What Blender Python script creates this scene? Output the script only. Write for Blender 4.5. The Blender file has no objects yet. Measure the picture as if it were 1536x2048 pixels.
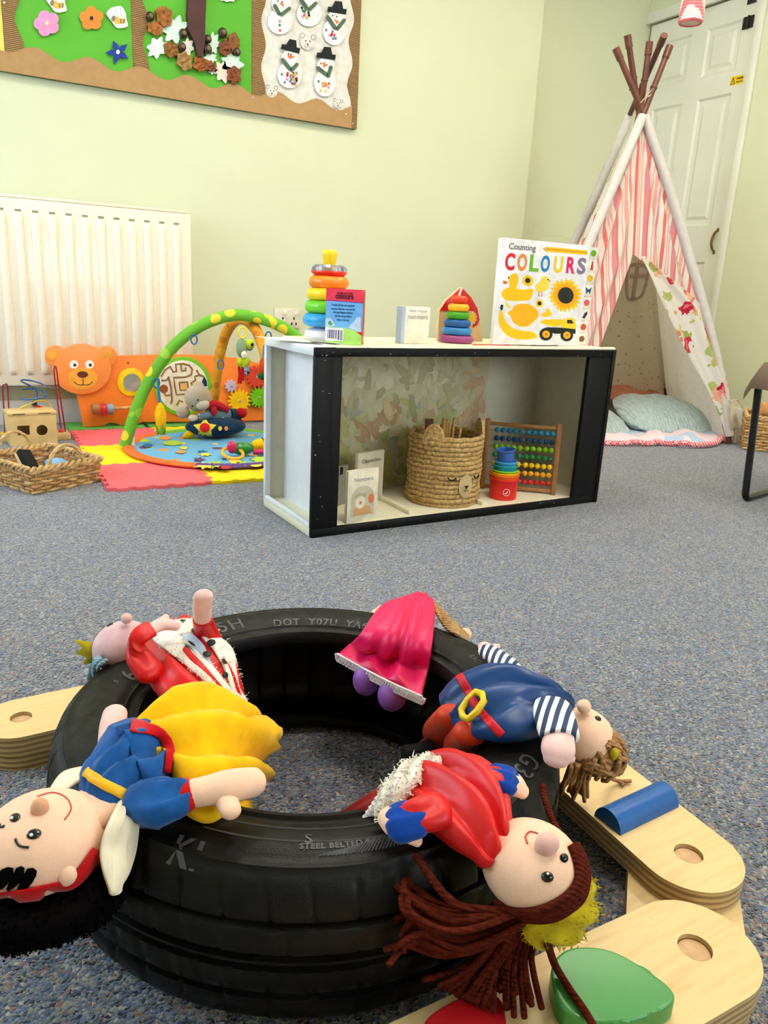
import bpy, bmesh, math, random
from mathutils import Vector, Matrix, Euler, noise
from mathutils.bvhtree import BVHTree
random.seed(7)
PI = math.pi
V = Vector
S = bpy.context.scene
C = S.collection

# ------------------------------------------------------------------ camera
CAMZ = 0.66
FPX = 1538.0
RM = Matrix(((0.86903347, -0.0957099, 0.48540751),
             (-0.49216708, -0.26742077, 0.82840672),
             (0.05052132, -0.95881476, -0.27950286)))      # camera (right, down, forward) -> world
cd = bpy.data.cameras.new('camera')
cam = bpy.data.objects.new('camera', cd)
C.objects.link(cam)
cd.sensor_fit = 'VERTICAL'
cd.sensor_height = 36.0
cd.lens = FPX / 2048 * 36.0
cd.clip_start = 0.02
r_, d_, f_ = RM.col[0], RM.col[1], RM.col[2]
m3 = Matrix((r_, -d_, -f_)).transposed()
cam.matrix_world = Matrix.Translation((0, 0, CAMZ)) @ m3.to_4x4()
S.camera = cam

# ------------------------------------------------------------------ world, lights, exposure
wd = bpy.data.worlds.new('world'); S.world = wd
wd.use_nodes = True
bg = wd.node_tree.nodes['Background']
bg.inputs[0].default_value = (0.75, 0.86, 1.0, 1)
bg.inputs[1].default_value = 1.5
S.view_settings.view_transform = 'Standard'
S.view_settings.look = 'None'
S.view_settings.gamma = 1.0
S.view_settings.use_curve_mapping = False
S.view_settings.exposure = 0.42
S.cycles.use_denoising = True
S.cycles.max_bounces = 8
S.cycles.diffuse_bounces = 5
S.cycles.sample_clamp_indirect = 8.0
LAMP_POWER = 20.0
SKY_POWER = 62.0
SKY2_POWER = 66.0

def area(name, loc, aim, sx, sy, power, col):
    l = bpy.data.lights.new(name, 'AREA'); l.shape = 'RECTANGLE'; l.size = sx; l.size_y = sy
    l.energy = power; l.color = col
    o = bpy.data.objects.new(name, l); C.objects.link(o); o.location = loc
    o.rotation_euler = (V(aim) - V(loc)).to_track_quat('-Z', 'Y').to_euler()
    return o
# room limits
XL, XR, YF, YB, YA, XC, ZC = -1.70, 3.92, -2.6, 3.72, 3.85, 3.009, 2.75
area('window_daylight', (XL - 0.25, 2.35, 1.55), (XL + 1.0, 2.4, 1.45), 2.1, 1.3, SKY_POWER, (0.66, 0.82, 1.0))
area('window_daylight', (2.2, YF - 0.25, 1.50), (2.1, YF + 1.0, 1.35), 2.3, 1.3, SKY2_POWER, (0.86, 0.93, 1.0))

# ------------------------------------------------------------------ pixel rays (1536 x 2048 frame)
def ray(x, y):
    return (RM @ V((x - 768.0, y - 1024.0, FPX)))
CP = V((0, 0, CAMZ))
def at(x, y, z=0.0):
    d = ray(x, y); return CP + d * ((z - CAMZ) / d.z)
def aY(x, y, Y):
    d = ray(x, y); return CP + d * (Y / d.y)
def aX(x, y, X):
    d = ray(x, y); return CP + d * (X / d.x)
def depth(p):
    return (V(p) - CP).dot(f_)
def mpp(p):
    return depth(p) / FPX

# ------------------------------------------------------------------ materials
def lin(c):
    c = c / 255.0
    return c / 12.92 if c <= 0.04045 else ((c + 0.055) / 1.055) ** 2.4
def L3(c):
    return (lin(c[0]), lin(c[1]), lin(c[2]), 1.0)
MATS = {}
def M(name, rgb, rough=0.55, var=0.10, vscale=35.0, bump=0.0, bscale=300.0, sheen=0.0, metal=0.0, spec=0.4, coat=0.0, rgb2=None):
    if name in MATS: return MATS[name]
    m = bpy.data.materials.new(name); m.use_nodes = True
    nt = m.node_tree; N = nt.nodes; b = N['Principled BSDF']
    b.inputs['Roughness'].default_value = rough
    b.inputs['Metallic'].default_value = metal
    b.inputs['Specular IOR Level'].default_value = spec
    b.inputs['Coat Weight'].default_value = coat
    if sheen:
        b.inputs['Sheen Weight'].default_value = sheen
        b.inputs['Sheen Roughness'].default_value = 0.4
    tc = N.new('ShaderNodeTexCoord')
    nz = N.new('ShaderNodeTexNoise'); nz.inputs['Scale'].default_value = vscale; nz.inputs['Detail'].default_value = 4
    nt.links.new(tc.outputs['Object'], nz.inputs['Vector'])
    mx = N.new('ShaderNodeMix'); mx.data_type = 'RGBA'
    c = L3(rgb)
    c2 = L3(rgb2) if rgb2 else tuple(x * (1 - 2 * var) for x in c[:3]) + (1,)
    mx.inputs['A'].default_value = c; mx.inputs['B'].default_value = c2
    rp = N.new('ShaderNodeMapRange'); rp.inputs[1].default_value = 0.35; rp.inputs[2].default_value = 0.7
    nt.links.new(nz.outputs[0], rp.inputs[0]); nt.links.new(rp.outputs[0], mx.inputs['Factor'])
    nt.links.new(mx.outputs['Result'], b.inputs['Base Color'])
    if bump:
        n2 = N.new('ShaderNodeTexNoise'); n2.inputs['Scale'].default_value = bscale; n2.inputs['Detail'].default_value = 3
        nt.links.new(tc.outputs['Object'], n2.inputs['Vector'])
        bp = N.new('ShaderNodeBump'); bp.inputs['Strength'].default_value = bump; bp.inputs['Distance'].default_value = 0.004
        nt.links.new(n2.outputs[0], bp.inputs['Height']); nt.links.new(bp.outputs[0], b.inputs['Normal'])
    MATS[name] = m
    return m
def nodes(m):
    nt = m.node_tree
    return nt, nt.nodes, nt.nodes['Principled BSDF']
def new(nt, t, **kw):
    n = nt.nodes.new(t)
    for k, v in kw.items(): setattr(n, k, v)
    return n
def ramp(nt, stops, interp='LINEAR'):
    r = nt.nodes.new('ShaderNodeValToRGB'); r.color_ramp.interpolation = interp
    e = r.color_ramp.elements
    while len(e) < len(stops): e.new(0.5)
    for i, (p, c) in enumerate(stops): e[i].position = p; e[i].color = L3(c)
    return r

# ------------------------------------------------------------------ mesh builder
DEFANG = 40
class MB:
    def __init__(s): s.v = []; s.f = []; s.c = None
    def add(s, vs, fs, mt=None):
        o = len(s.v)
        s.v += [(mt @ V(p)) if mt else V(p) for p in vs]
        s.f += [tuple(i + o for i in f) for f in fs]
        return s
    def bm(s, bm, mt=None):
        bm.verts.ensure_lookup_table(); bm.verts.index_update()
        s.add([v.co.copy() for v in bm.verts], [[v.index for v in f.verts] for f in bm.faces], mt); bm.free(); return s
    def box(s, lo, hi, bev=0.0, mt=None, seg=2):
        b = bmesh.new(); bmesh.ops.create_cube(b, size=1)
        lo, hi = V(lo), V(hi)
        for v in b.verts: v.co = V(((lo[i] + hi[i]) / 2 + v.co[i] * (hi[i] - lo[i])) for i in range(3))
        if bev: bmesh.ops.bevel(b, geom=b.edges[:], offset=bev, segments=seg, affect='EDGES', profile=0.5)
        return s.bm(b, mt)
    def prism(s, pts, th, fr, bev=0.0, seg=2):
        """outline (2-D) extruded by th along the frame's normal; fr = (origin, u, v, n)"""
        o, u, v, n = fr
        a = sum(pts[i][0] * pts[(i + 1) % len(pts)][1] - pts[(i + 1) % len(pts)][0] * pts[i][1] for i in range(len(pts)))
        if a < 0: pts = pts[::-1]
        b = bmesh.new()
        vs = [b.verts.new((p[0], p[1], 0)) for p in pts]
        f = b.faces.new(vs)
        ex = bmesh.ops.extrude_face_region(b, geom=[f])
        top = [g for g in ex['geom'] if isinstance(g, bmesh.types.BMVert)]
        for t in top: t.co.z += th
        f.normal_flip()
        tf = [g for g in ex['geom'] if isinstance(g, bmesh.types.BMFace)]
        if bev and tf:
            bmesh.ops.bevel(b, geom=list(tf[0].edges), offset=bev, segments=seg, affect='EDGES', profile=0.5)
        bmesh.ops.recalc_face_normals(b, faces=b.faces)
        mt = Matrix((V(u), V(v), V(n))).transposed().to_4x4(); mt.translation = V(o)
        return s.bm(b, mt)
    def rings(s, R, closed=False, cap0=True, cap1=True):
        n = len(R[0]); o = len(s.v)
        for r in R: s.v += [V(p) for p in r]
        k = len(R)
        for i in range(k if closed else k - 1):
            j = (i + 1) % k
            for q in range(n):
                w = (q + 1) % n
                s.f.append((o + i * n + q, o + i * n + w, o + j * n + w, o + j * n + q))
        if not closed:
            if cap0: s.f.append(tuple(o + q for q in range(n))[::-1])
            if cap1: s.f.append(tuple(o + (k - 1) * n + q for q in range(n)))
        return s
    def tube(s, path, r, n=8, closed=False, caps=True):
        P = [V(p) for p in path]; k = len(P); R = []
        up = V((0, 0, 1)); prev = None
        for i in range(k):
            if closed: t = P[(i + 1) % k] - P[i - 1]
            else: t = P[min(i + 1, k - 1)] - P[max(i - 1, 0)]
            if t.length < 1e-9: t = V((0, 0, 1))
            t.normalize()
            if prev is None:
                a = up if abs(t.z) < 0.95 else V((1, 0, 0))
                x = t.cross(a).normalized()
            else:
                x = prev - t * prev.dot(t)
                x = x.normalized() if x.length > 1e-6 else t.cross(up).normalized()
            prev = x; y = t.cross(x)
            rr = r(i / (k - 1)) if callable(r) else (r[i] if isinstance(r, (list, tuple)) else r)
            R.append([P[i] + x * (rr * math.cos(2 * PI * q / n)) + y * (rr * math.sin(2 * PI * q / n)) for q in range(n)])
        return s.rings(R, closed, caps, caps)
    def lathe(s, prof, n=32, c=(0, 0, 0), mt=None, closed=False):
        R = [[V((c[0] + p[0] * math.cos(2 * PI * q / n), c[1] + p[0] * math.sin(2 * PI * q / n), c[2] + p[1])) for q in range(n)] for p in prof]
        o = MB(); o.rings(R, closed, not closed, not closed)
        return s.add(o.v, o.f, mt)
    def ball(s, c, r, n=16, m=10, mt=None, rot=None):
        if not hasattr(r, '__len__'): r = (r, r, r)
        b = bmesh.new(); bmesh.ops.create_uvsphere(b, u_segments=n, v_segments=m, radius=1)
        q = Matrix.Translation(V(c)) @ (rot.to_4x4() if rot else Matrix()) @ Matrix.Diagonal((r[0], r[1], r[2], 1))
        return s.bm(b, (mt @ q) if mt else q)
    def torus(s, c, R, r, n=32, m=10, mt=None, rz=None):
        rz = rz or r; T = []
        for i in range(n):
            a = 2 * PI * i / n
            T.append([V((c[0] + (R + r * math.cos(2 * PI * q / m)) * math.cos(a), c[1] + (R + r * math.cos(2 * PI * q / m)) * math.sin(a), c[2] + rz * math.sin(2 * PI * q / m))) for q in range(m)])
        o = MB(); o.rings(T, True)
        return s.add(o.v, o.f, mt)
    def bvh(s):
        return BVHTree.FromPolygons([tuple(p) for p in s.v], s.f)
    def build(s, name, mat, parent=None, world=False, tag=None, kind=None, ang=None, flat=False):
        ang = DEFANG if ang is None else ang
        vs = s.v
        loc = None
        if parent is None and (tag or kind):
            xs = [p.x for p in vs]; ys = [p.y for p in vs]; zs = [p.z for p in vs]
            loc = V(((min(xs) + max(xs)) / 2, (min(ys) + max(ys)) / 2, min(zs)))
            vs = [p - loc for p in vs]
        elif parent is not None and world:
            inv = wm(parent).inverted(); vs = [inv @ p for p in vs]
        me = bpy.data.meshes.new(name)
        me.from_pydata([tuple(p) for p in vs], [], s.f); me.validate(); me.update()
        bmm = bmesh.new(); bmm.from_mesh(me); bmesh.ops.recalc_face_normals(bmm, faces=bmm.faces); bmm.to_mesh(me); bmm.free()
        if mat: me.materials.append(mat)
        if not flat:
            me.shade_smooth(); me.set_sharp_from_angle(angle=math.radians(ang))
        if s.c:
            at_ = me.color_attributes.new('Col', 'FLOAT_COLOR', 'POINT')
            for i, c in enumerate(s.c): at_.data[i].color = c
        o = bpy.data.objects.new(name, me); C.objects.link(o)
        if parent is not None: o.parent = parent
        if loc is not None: o.location = loc
        if kind: o['kind'] = kind
        if tag: setp(o, *tag)
        return o
def wm(o):
    m = Matrix.Translation(o.location) @ o.rotation_euler.to_matrix().to_4x4() @ Matrix.Diagonal((*o.scale, 1))
    return wm(o.parent) @ m if o.parent else m
def setp(o, label, cat, group=None):
    o['label'] = label; o['category'] = cat
    if group: o['group'] = group
def T(name, label, cat, loc=(0, 0, 0), rot=(0, 0, 0), group=None):
    o = bpy.data.objects.new(name, None); C.objects.link(o); o.empty_display_size = 0.05
    o.location = loc
    o.rotation_euler = rot if hasattr(rot, '__len__') else (0, 0, rot)
    setp(o, label, cat, group); return o
def box(name, lo, hi, mat, parent=None, bev=0.003, **k):
    return MB().box(lo, hi, bev).build(name, mat, parent, **k)
def cr(P, k=6, closed=False):
    """Catmull-Rom through tuples or vectors"""
    P = [V(p) for p in P]; n = len(P); out = []
    for i in range(n if closed else n - 1):
        a = P[(i - 1) % n] if closed else P[max(i - 1, 0)]
        b = P[i]; c = P[(i + 1) % n]; d = P[(i + 2) % n] if closed else P[min(i + 2, n - 1)]
        for q in range(k):
            t = q / k
            out.append(0.5 * ((2 * b) + (c - a) * t + (2 * a - 5 * b + 4 * c - d) * t * t + (3 * b - a - 3 * c + d) * t ** 3))
    if not closed: out.append(P[-1].copy())
    return out
def loft(mb, secs, n=20, k=6, fold=None, rnd=(True, True), pw=1.0):
    """secs: list of (left point, right point, half thickness); elliptical sections joined smoothly.
    fold(u, across, side) -> metres of displacement along the thickness direction"""
    Ls = cr([s[0] for s in secs], k); Rs = cr([s[1] for s in secs], k)
    ts = [p.x for p in cr([(s[2], 0, 0) for s in secs], k)]
    m = len(Ls); rg = []
    cen = [(Ls[i] + Rs[i]) / 2 for i in range(m)]
    flip = -1 if sum((Rs[i] - Ls[i]).cross(cen[i + 1] - cen[i]).z for i in range(m - 1)) < 0 else 1
    def sec(i, off, sc):
        t = (cen[min(i + 1, m - 1)] - cen[max(i - 1, 0)])
        t = t.normalized() if t.length > 1e-7 else V((0, 0, 1))
        a = (Rs[i] - Ls[i]) / 2
        nn = a.cross(t)
        nn = nn.normalized() * flip if nn.length > 1e-9 else V((0, 0, 1))
        ring = []
        for q in range(n):
            th = 2 * PI * q / n
            ca, sa = math.cos(th), math.sin(th)
            x = math.copysign(abs(ca) ** pw, ca); y = math.copysign(abs(sa) ** pw, sa)
            p = cen[i] + t * off + a * (x * sc) + nn * (ts[i] * y * sc)
            if fold: p = p + nn * (fold(i / (m - 1), ca, sa) * sc)
            ring.append(p)
        return ring
    if rnd[0]:
        h = min((Rs[0] - Ls[0]).length / 2, ts[0])
        for b in (80, 60, 40, 20):
            rg.append(sec(0, -h * math.sin(math.radians(b)), math.cos(math.radians(b))))
    for i in range(m): rg.append(sec(i, 0, 1))
    if rnd[1]:
        h = min((Rs[-1] - Ls[-1]).length / 2, ts[-1])
        for b in (20, 40, 60, 80):
            rg.append(sec(m - 1, h * math.sin(math.radians(b)), math.cos(math.radians(b))))
    return mb.rings(rg)
def text2d(s, size=1.0, bold=0.0, align='CENTER', shear=0.0, spacing=1.0):
    cu = bpy.data.curves.new('t', 'FONT'); cu.body = s; cu.size = size; cu.align_x = align; cu.offset = bold; cu.shear = shear
    cu.space_character = spacing
    cu.resolution_u = 3
    o = bpy.data.objects.new('t', cu); C.objects.link(o)
    dg = bpy.context.evaluated_depsgraph_get()
    me = bpy.data.meshes.new_from_object(o.evaluated_get(dg))
    vs = [v.co.copy() for v in me.vertices]; fs = [tuple(p.vertices) for p in me.polygons]
    bpy.data.objects.remove(o); bpy.data.curves.remove(cu); bpy.data.meshes.remove(me)
    return vs, fs
def lettering(name, s, size, fr, mat, parent, bold=0.0, lift=0.0006, align='CENTER', width=None, shear=0.0, world=False):
    """flat print: text laid in frame (origin, u, v, n)"""
    vs, fs = text2d(s, size, bold, align, shear)
    if not vs: return None
    o, u, v, n = [V(x) for x in fr]
    k = 1.0
    if width:
        w = max(p.x for p in vs) - min(p.x for p in vs); k = width / w
    mb = MB(); mb.add([o + u * (p.x * k) + v * p.y + n * lift for p in vs], fs)
    return mb.build(name, mat, parent, world=world, flat=True)
def ngon(cx, cy, r, n=24, a0=0.0, ry=None):
    return [(cx + r * math.cos(a0 + 2 * PI * i / n), cy + (ry or r) * math.sin(a0 + 2 * PI * i / n)) for i in range(n)]
def wave(p0, p1, n, amp, ph=0.0, k=8):
    p0, p1 = V(p0), V(p1); d = p1 - p0; nn = V((-d.y, d.x)).normalized(); out = []
    for i in range(n * k):
        t = i / (n * k); out.append(tuple(p0 + d * t + nn * (amp * math.sin(2 * PI * n * t + ph))))
    return out
FXZ = lambda Y: (V((0, Y, 0)), V((1, 0, 0)), V((0, 0, 1)), V((0, -1, 0)))   # upright plane facing -Y
def pxY(pts, Y):
    """pixel outline -> (x, z) on the upright plane at depth Y"""
    r = []
    for x, y in pts:
        p = aY(x, y, Y); r.append((p.x, p.z))
    return r
# ------------------------------------------------------------------ structure
def carpet():
    m = M('carpet', (140, 140, 146), rough=0.95, spec=0.1, sheen=0.55)
    nt, N, b = nodes(m)
    tc = new(nt, 'ShaderNodeTexCoord')
    nz = new(nt, 'ShaderNodeTexNoise'); nz.inputs['Scale'].default_value = 90; nz.inputs['Detail'].default_value = 2
    nt.links.new(tc.outputs['Object'], nz.inputs['Vector'])
    ad = new(nt, 'ShaderNodeVectorMath', operation='MULTIPLY_ADD')
    nt.links.new(nz.outputs['Color'], ad.inputs[0]); ad.inputs[1].default_value = (0.006,) * 3
    nt.links.new(tc.outputs['Object'], ad.inputs[2])
    vo = new(nt, 'ShaderNodeTexVoronoi'); vo.inputs['Scale'].default_value = 270
    nt.links.new(ad.outputs[0], vo.inputs['Vector'])
    sp = new(nt, 'ShaderNodeSeparateColor'); nt.links.new(vo.outputs['Color'], sp.inputs[0])
    r = ramp(nt, [(0.0, (54, 56, 66)), (0.16, (78, 90, 116)), (0.34, (106, 114, 130)), (0.52, (130, 130, 132)), (0.68, (158, 152, 142)), (0.80, (100, 118, 152)), (0.90, (146, 108, 92)), (0.96, (182, 178, 172))], 'CONSTANT')
    nt.links.new(sp.outputs[0], r.inputs[0]); nt.links.new(r.outputs[0], b.inputs['Base Color'])
    n3 = new(nt, 'ShaderNodeTexNoise'); n3.inputs['Scale'].default_value = 420; nt.links.new(tc.outputs['Object'], n3.inputs['Vector'])
    mul = new(nt, 'ShaderNodeMath', operation='MULTIPLY_ADD'); nt.links.new(n3.outputs[0], mul.inputs[0]); mul.inputs[1].default_value = 0.6
    inv = new(nt, 'ShaderNodeMath', operation='MULTIPLY'); nt.links.new(vo.outputs['Distance'], inv.inputs[0]); inv.inputs[1].default_value = -1.0
    nt.links.new(inv.outputs[0], mul.inputs[2])
    bp = new(nt, 'ShaderNodeBump'); bp.inputs['Strength'].default_value = 0.9; bp.inputs['Distance'].default_value = 0.004
    nt.links.new(mul.outputs[0], bp.inputs['Height']); nt.links.new(bp.outputs[0], b.inputs['Normal'])
    return m
WALL = M('wall_paint', (214, 217, 184), rough=0.6, var=0.02, vscale=2.5, bump=0.08, bscale=60)
WHITE = M('white_gloss_paint', (236, 234, 226), rough=0.35, var=0.03, vscale=8)
CEIL = M('ceiling_paint', (238, 238, 232), rough=0.8, var=0.02)
fl = MB().box((XL - 0.15, YF - 0.15, -0.1), (XR + 0.15, YA + 0.15, 0)); fl.build('floor', carpet(), kind='structure')
MB().box((XL - 0.15, YB, 0), (XC, YA + 0.15, ZC)).build('wall_back', WALL, kind='structure')
MB().box((XC, YA, 0), (XR + 0.15, YA + 0.15, ZC)).build('wall_alcove', WALL, kind='structure')
DY0, DY1, DZ = 3.080, 3.832, 2.256
w = MB()
w.box((XR, YF, 0), (XR + 0.15, DY0 - 0.01, ZC)); w.box((XR, DY0 - 0.01, DZ + 0.01), (XR + 0.15, YA, ZC)); w.box((XR + 0.06, DY0 - 0.01, 0), (XR + 0.15, YA, DZ + 0.01))
w.build('wall_right', WALL, kind='structure')
w = MB()
WY0, WY1, WZ0, WZ1 = 1.25, 3.45, 0.85, 2.25
w.box((XL - 0.15, YF, 0), (XL, WY0, ZC)); w.box((XL - 0.15, WY1, 0), (XL, YB, ZC)); w.box((XL - 0.15, WY0, 0), (XL, WY1, WZ0)); w.box((XL - 0.15, WY0, WZ1), (XL, WY1, ZC))
w.build('wall_left', WALL, kind='structure')
w = MB(); VX0, VX1 = 1.0, 3.4
w.box((XL - 0.15, YF - 0.15, 0), (VX0, YF, ZC)); w.box((VX1, YF - 0.15, 0), (XR + 0.15, YF, ZC)); w.box((VX0, YF - 0.15, 0), (VX1, YF, WZ0)); w.box((VX0, YF - 0.15, WZ1), (VX1, YF, ZC))
w.build('wall_front', WALL, kind='structure')
MB().box((XL - 0.15, YF - 0.15, ZC), (XR + 0.15, YA + 0.15, ZC + 0.1)).build('ceiling', CEIL, kind='structure')
# window in the left wall
wi = MB()
for a, b_ in ((WY0, WY0 + 0.06), (WY1 - 0.06, WY1), (2.32, 2.38)): wi.box((XL - 0.11, a, WZ0), (XL - 0.05, b_, WZ1), 0.004)
for a, b_ in ((WZ0, WZ0 + 0.06), (WZ1 - 0.06, WZ1)): wi.box((XL - 0.11, WY0 + 0.06, a), (XL - 0.05, WY1 - 0.06, b_), 0.004)
win = wi.build('window_1', WHITE, kind='structure')
g = bpy.data.materials.new('window_glass'); g.use_nodes = True
b = g.node_tree.nodes['Principled BSDF']; b.inputs['Transmission Weight'].default_value = 1; b.inputs['Roughness'].default_value = 0.0; b.inputs['IOR'].default_value = 1.0
for a, b_ in ((WY0 + 0.06, 2.32), (2.38, WY1 - 0.06)):
    MB().box((XL - 0.082, a, WZ0 + 0.06), (XL - 0.078, b_, WZ1 - 0.06)).build('pane', g, win, world=True)
MB().box((XL - 0.05, WY0 - 0.05, WZ0 - 0.03), (XL + 0.12, WY1 + 0.05, WZ0), 0.006).build('window_sill', WHITE, win, world=True)
wi = MB()
for a, b_ in ((VX0, VX0 + 0.06), (VX1 - 0.06, VX1), (2.17, 2.23)): wi.box((a, YF - 0.11, WZ0), (b_, YF - 0.05, WZ1), 0.004)
for a, b_ in ((WZ0, WZ0 + 0.06), (WZ1 - 0.06, WZ1)): wi.box((VX0 + 0.06, YF - 0.11, a), (VX1 - 0.06, YF - 0.05, b_), 0.004)
win2 = wi.build('window_2', WHITE, kind='structure')
for a, b_ in ((VX0 + 0.06, 2.17), (2.23, VX1 - 0.06)): MB().box((a, YF - 0.082, WZ0 + 0.06), (b_, YF - 0.078, WZ1 - 0.06)).build('pane', g, win2, world=True)
# skirting boards
MB().box((XL, YB - 0.018, 0), (XC + 0.0, YB, 0.11), 0.004).build('baseboard_back', WHITE, kind='structure')
MB().box((XC + 0.0, YA - 0.018, 0), (XR, YA, 0.11), 0.004).build('baseboard_alcove', WHITE, kind='structure')
MB().box((XR - 0.018, YF, 0), (XR, 3.03, 0.11), 0.004).build('baseboard_right', WHITE, kind='structure')
# door: six panels, frame, hinges, handle, warning sticker
DOORP = M('door_paint', (226, 224, 210), rough=0.4, var=0.03, vscale=6)
tr = MB()
tr.box((XR - 0.022, 3.030, 0), (XR, 3.072, DZ + 0.062), 0.006); tr.box((XR - 0.022, 3.072, DZ + 0.004), (XR, YA, DZ + 0.062), 0.006)
tr.build('trim_1', DOORP, kind='structure')
leaf = MB()
XD = XR + 0.018
cols = ((3.182, 3.408), (3.516, 3.742)); rows = ((0.22, 0.90), (1.10, 1.787), (1.90, 2.145))
ys = [DY0, 3.182, 3.408, 3.516, 3.742, DY1]; zs = [0.006, 0.22, 0.90, 1.10, 1.787, 1.90, 2.145, DZ]
for i in range(5):
    for j in range(7):
        if i in (1, 3) and j in (1, 3, 5): continue
        leaf.box((XD, ys[i], zs[j]), (XD + 0.04, ys[i + 1], zs[j + 1]))
door = leaf.build('door_1', DOORP, kind='structure')
for c in cols:
    for r in rows:
        p = MB()
        def ring(y0, y1, z0, z1, x): return [V((x, y0, z0)), V((x, y1, z0)), V((x, y1, z1)), V((x, y0, z1))]
        a = [(0, XD), (0.012, XD + 0.011), (0.034, XD + 0.011), (0.052, XD + 0.003)]
        p.rings([ring(c[0] + q, c[1] - q, r[0] + q, r[1] - q, x) for q, x in a], cap0=False)
        p.build('panel', DOORP, door, world=True, ang=15)
BLACK = M('black_metal', (22, 22, 24), rough=0.4)
for hz in (2.118, 1.72 - 0.7, 0.25):
    h = MB(); h.box((XD - 0.006, 3.112, hz - 0.03), (XD, 3.14, hz + 0.03), 0.002); h.box((XD - 0.006, 3.148, hz - 0.03), (XD, 3.178, hz + 0.03), 0.002)
    h.tube([(XD - 0.006, 3.144, hz - 0.032), (XD - 0.006, 3.144, hz + 0.032)], 0.006)
    if hz > 2: h.build('hinge', BLACK, door, world=True)
h = MB(); h.box((XD - 0.006, 3.115, 2.205), (XD, 3.17, 2.25), 0.002); h.build('bolt', BLACK, door, world=True)
h = MB()
h.tube(cr([(XD, 3.125, 1.07), (XD - 0.02, 3.125, 1.06), (XD - 0.034, 3.127, 1.03), (XD - 0.036, 3.128, 1.0), (XD - 0.022, 3.128, 0.968), (XD, 3.128, 0.955)]), lambda t: 0.0045 + 0.003 * math.sin(PI * t))
h.ball((XD - 0.002, 3.125, 1.073), (0.004, 0.009, 0.012)); h.ball((XD - 0.002, 3.128, 0.952), (0.004, 0.009, 0.012))
h.build('handle', M('aged_brass', (128, 104, 58), rough=0.35, metal=0.8), door, world=True)
h = MB().box((XD - 0.0012, 3.118, 1.823), (XD, 3.200, 1.866))
st = h.build('warning_sticker', M('sticker_yellow', (250, 205, 20), rough=0.4), door, world=True)
FD = lambda y, z: (V((XD - 0.0012, y, z)), V((0, -1, 0)), V((0, 0, 1)), V((-1, 0, 0)))
INK = M('black_ink', (20, 20, 22), rough=0.5)
lettering('lettering', 'DANGER', 0.013, FD(3.142, 1.848), INK, st, bold=0.0006, width=0.042, world=True)
lettering('lettering', 'Electric', 0.010, FD(3.142, 1.832), INK, st, bold=0.0004, width=0.038, world=True)
t = MB(); o = FD(3.184, 1.829)
for a, b_ in (((-0.014, 0), (0.014, 0)), ((0.014, 0), (0, 0.031)), ((0, 0.031), (-0.014, 0))):
    t.tube([o[0] + o[1] * a[0] + o[2] * a[1] + o[3] * 0.0005, o[0] + o[1] * b_[0] + o[2] * b_[1] + o[3] * 0.0005], 0.0016, 4)
t.tube([o[0] + o[1] * x + o[2] * z for x, z in ((0.002, 0.023), (-0.003, 0.013), (0.003, 0.013), (-0.001, 0.004))], 0.0014, 4)
t.build('warning_symbol', INK, st, world=True)
# ceiling light panels
DIFF = bpy.data.materials.new('lit_diffuser'); DIFF.use_nodes = True
nt = DIFF.node_tree; nt.nodes.remove(nt.nodes['Principled BSDF'])
em = nt.nodes.new('ShaderNodeEmission'); em.inputs[0].default_value = (1.0, 0.90, 0.74, 1); em.inputs[1].default_value = LAMP_POWER
nt.links.new(em.outputs[0], nt.nodes['Material Output'].inputs[0])
for i, (x, y) in enumerate(((0.9, 2.2), (2.6, 2.2), (0.9, 0.6), (2.6, 0.6))):
    t = T('ceiling_light', ['square ceiling light panel above the low cabinet', 'square ceiling light panel above the play tent', 'square ceiling light panel above the tyre', 'square ceiling light panel by the right wall'][i], 'ceiling light', (x, y, ZC - 0.03), group='ceiling lights')
    fr = MB()
    for s in (-1, 1):
        fr.box((s * 0.30 - 0.015, -0.315, 0), (s * 0.30 + 0.015, 0.315, 0.03), 0.003); fr.box((-0.285, s * 0.30 - 0.015, 0), (0.285, s * 0.30 + 0.015, 0.03), 0.003)
    fr.build('frame', WHITE, t)
    MB().box((-0.285, -0.285, 0.008), (0.285, 0.285, 0.022)).build('diffuser', DIFF, t)
# ------------------------------------------------------------------ radiator
ENAM = M('cream_enamel', (238, 228, 208), rough=0.3, var=0.02, coat=0.3)
YR = 3.60
x1 = aY(382, 428, YR).x; x0 = -0.35; zt = aY(382, 428, YR).z; zb = aY(50, 772, YR).z
rd = T('radiator', 'cream panel radiator with vertical flutes under the display board', 'radiator', ((x0 + x1) / 2, YR, 0))
MB().box((x0, YR, zb), (x1, YR + 0.055, zt), 0.008).build('panel', ENAM, rd, world=True)
MB().box((x0 + 0.01, YR + 0.004, zt), (x1 - 0.01, YR + 0.07, zt + 0.012), 0.004).build('top_grille', ENAM, rd, world=True)
pitch = aY(353, 470, YR).x - aY(324, 466, YR).x
x = aY(353, 470, YR).x
SHAD = M('slot_dark', (150, 142, 126), rough=0.7)
while x > x0 + 0.05:
    p = MB(); hw = pitch * 0.30
    p.rings([[V((x + hw * q * math.cos(a), YR - 0.013 * q2 * math.sin(a), z)) for a in [PI * i / 8 for i in range(9)]] for z, q, q2 in ((zb + 0.045, 0.8, 0.02), (zb + 0.06, 1, 0.8), (zb + 0.075, 1, 1), (zt - 0.085, 1, 1), (zt - 0.07, 1, 0.8), (zt - 0.055, 0.8, 0.02))])
    p.build('flute', ENAM, rd, world=True, ang=60)
    MB().box((x - hw * 0.6, YR - 0.002, zt - 0.05), (x + hw * 0.6, YR + 0.001, zt - 0.042), 0.0008).build('slot', SHAD, rd, world=True)
    x -= pitch
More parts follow.
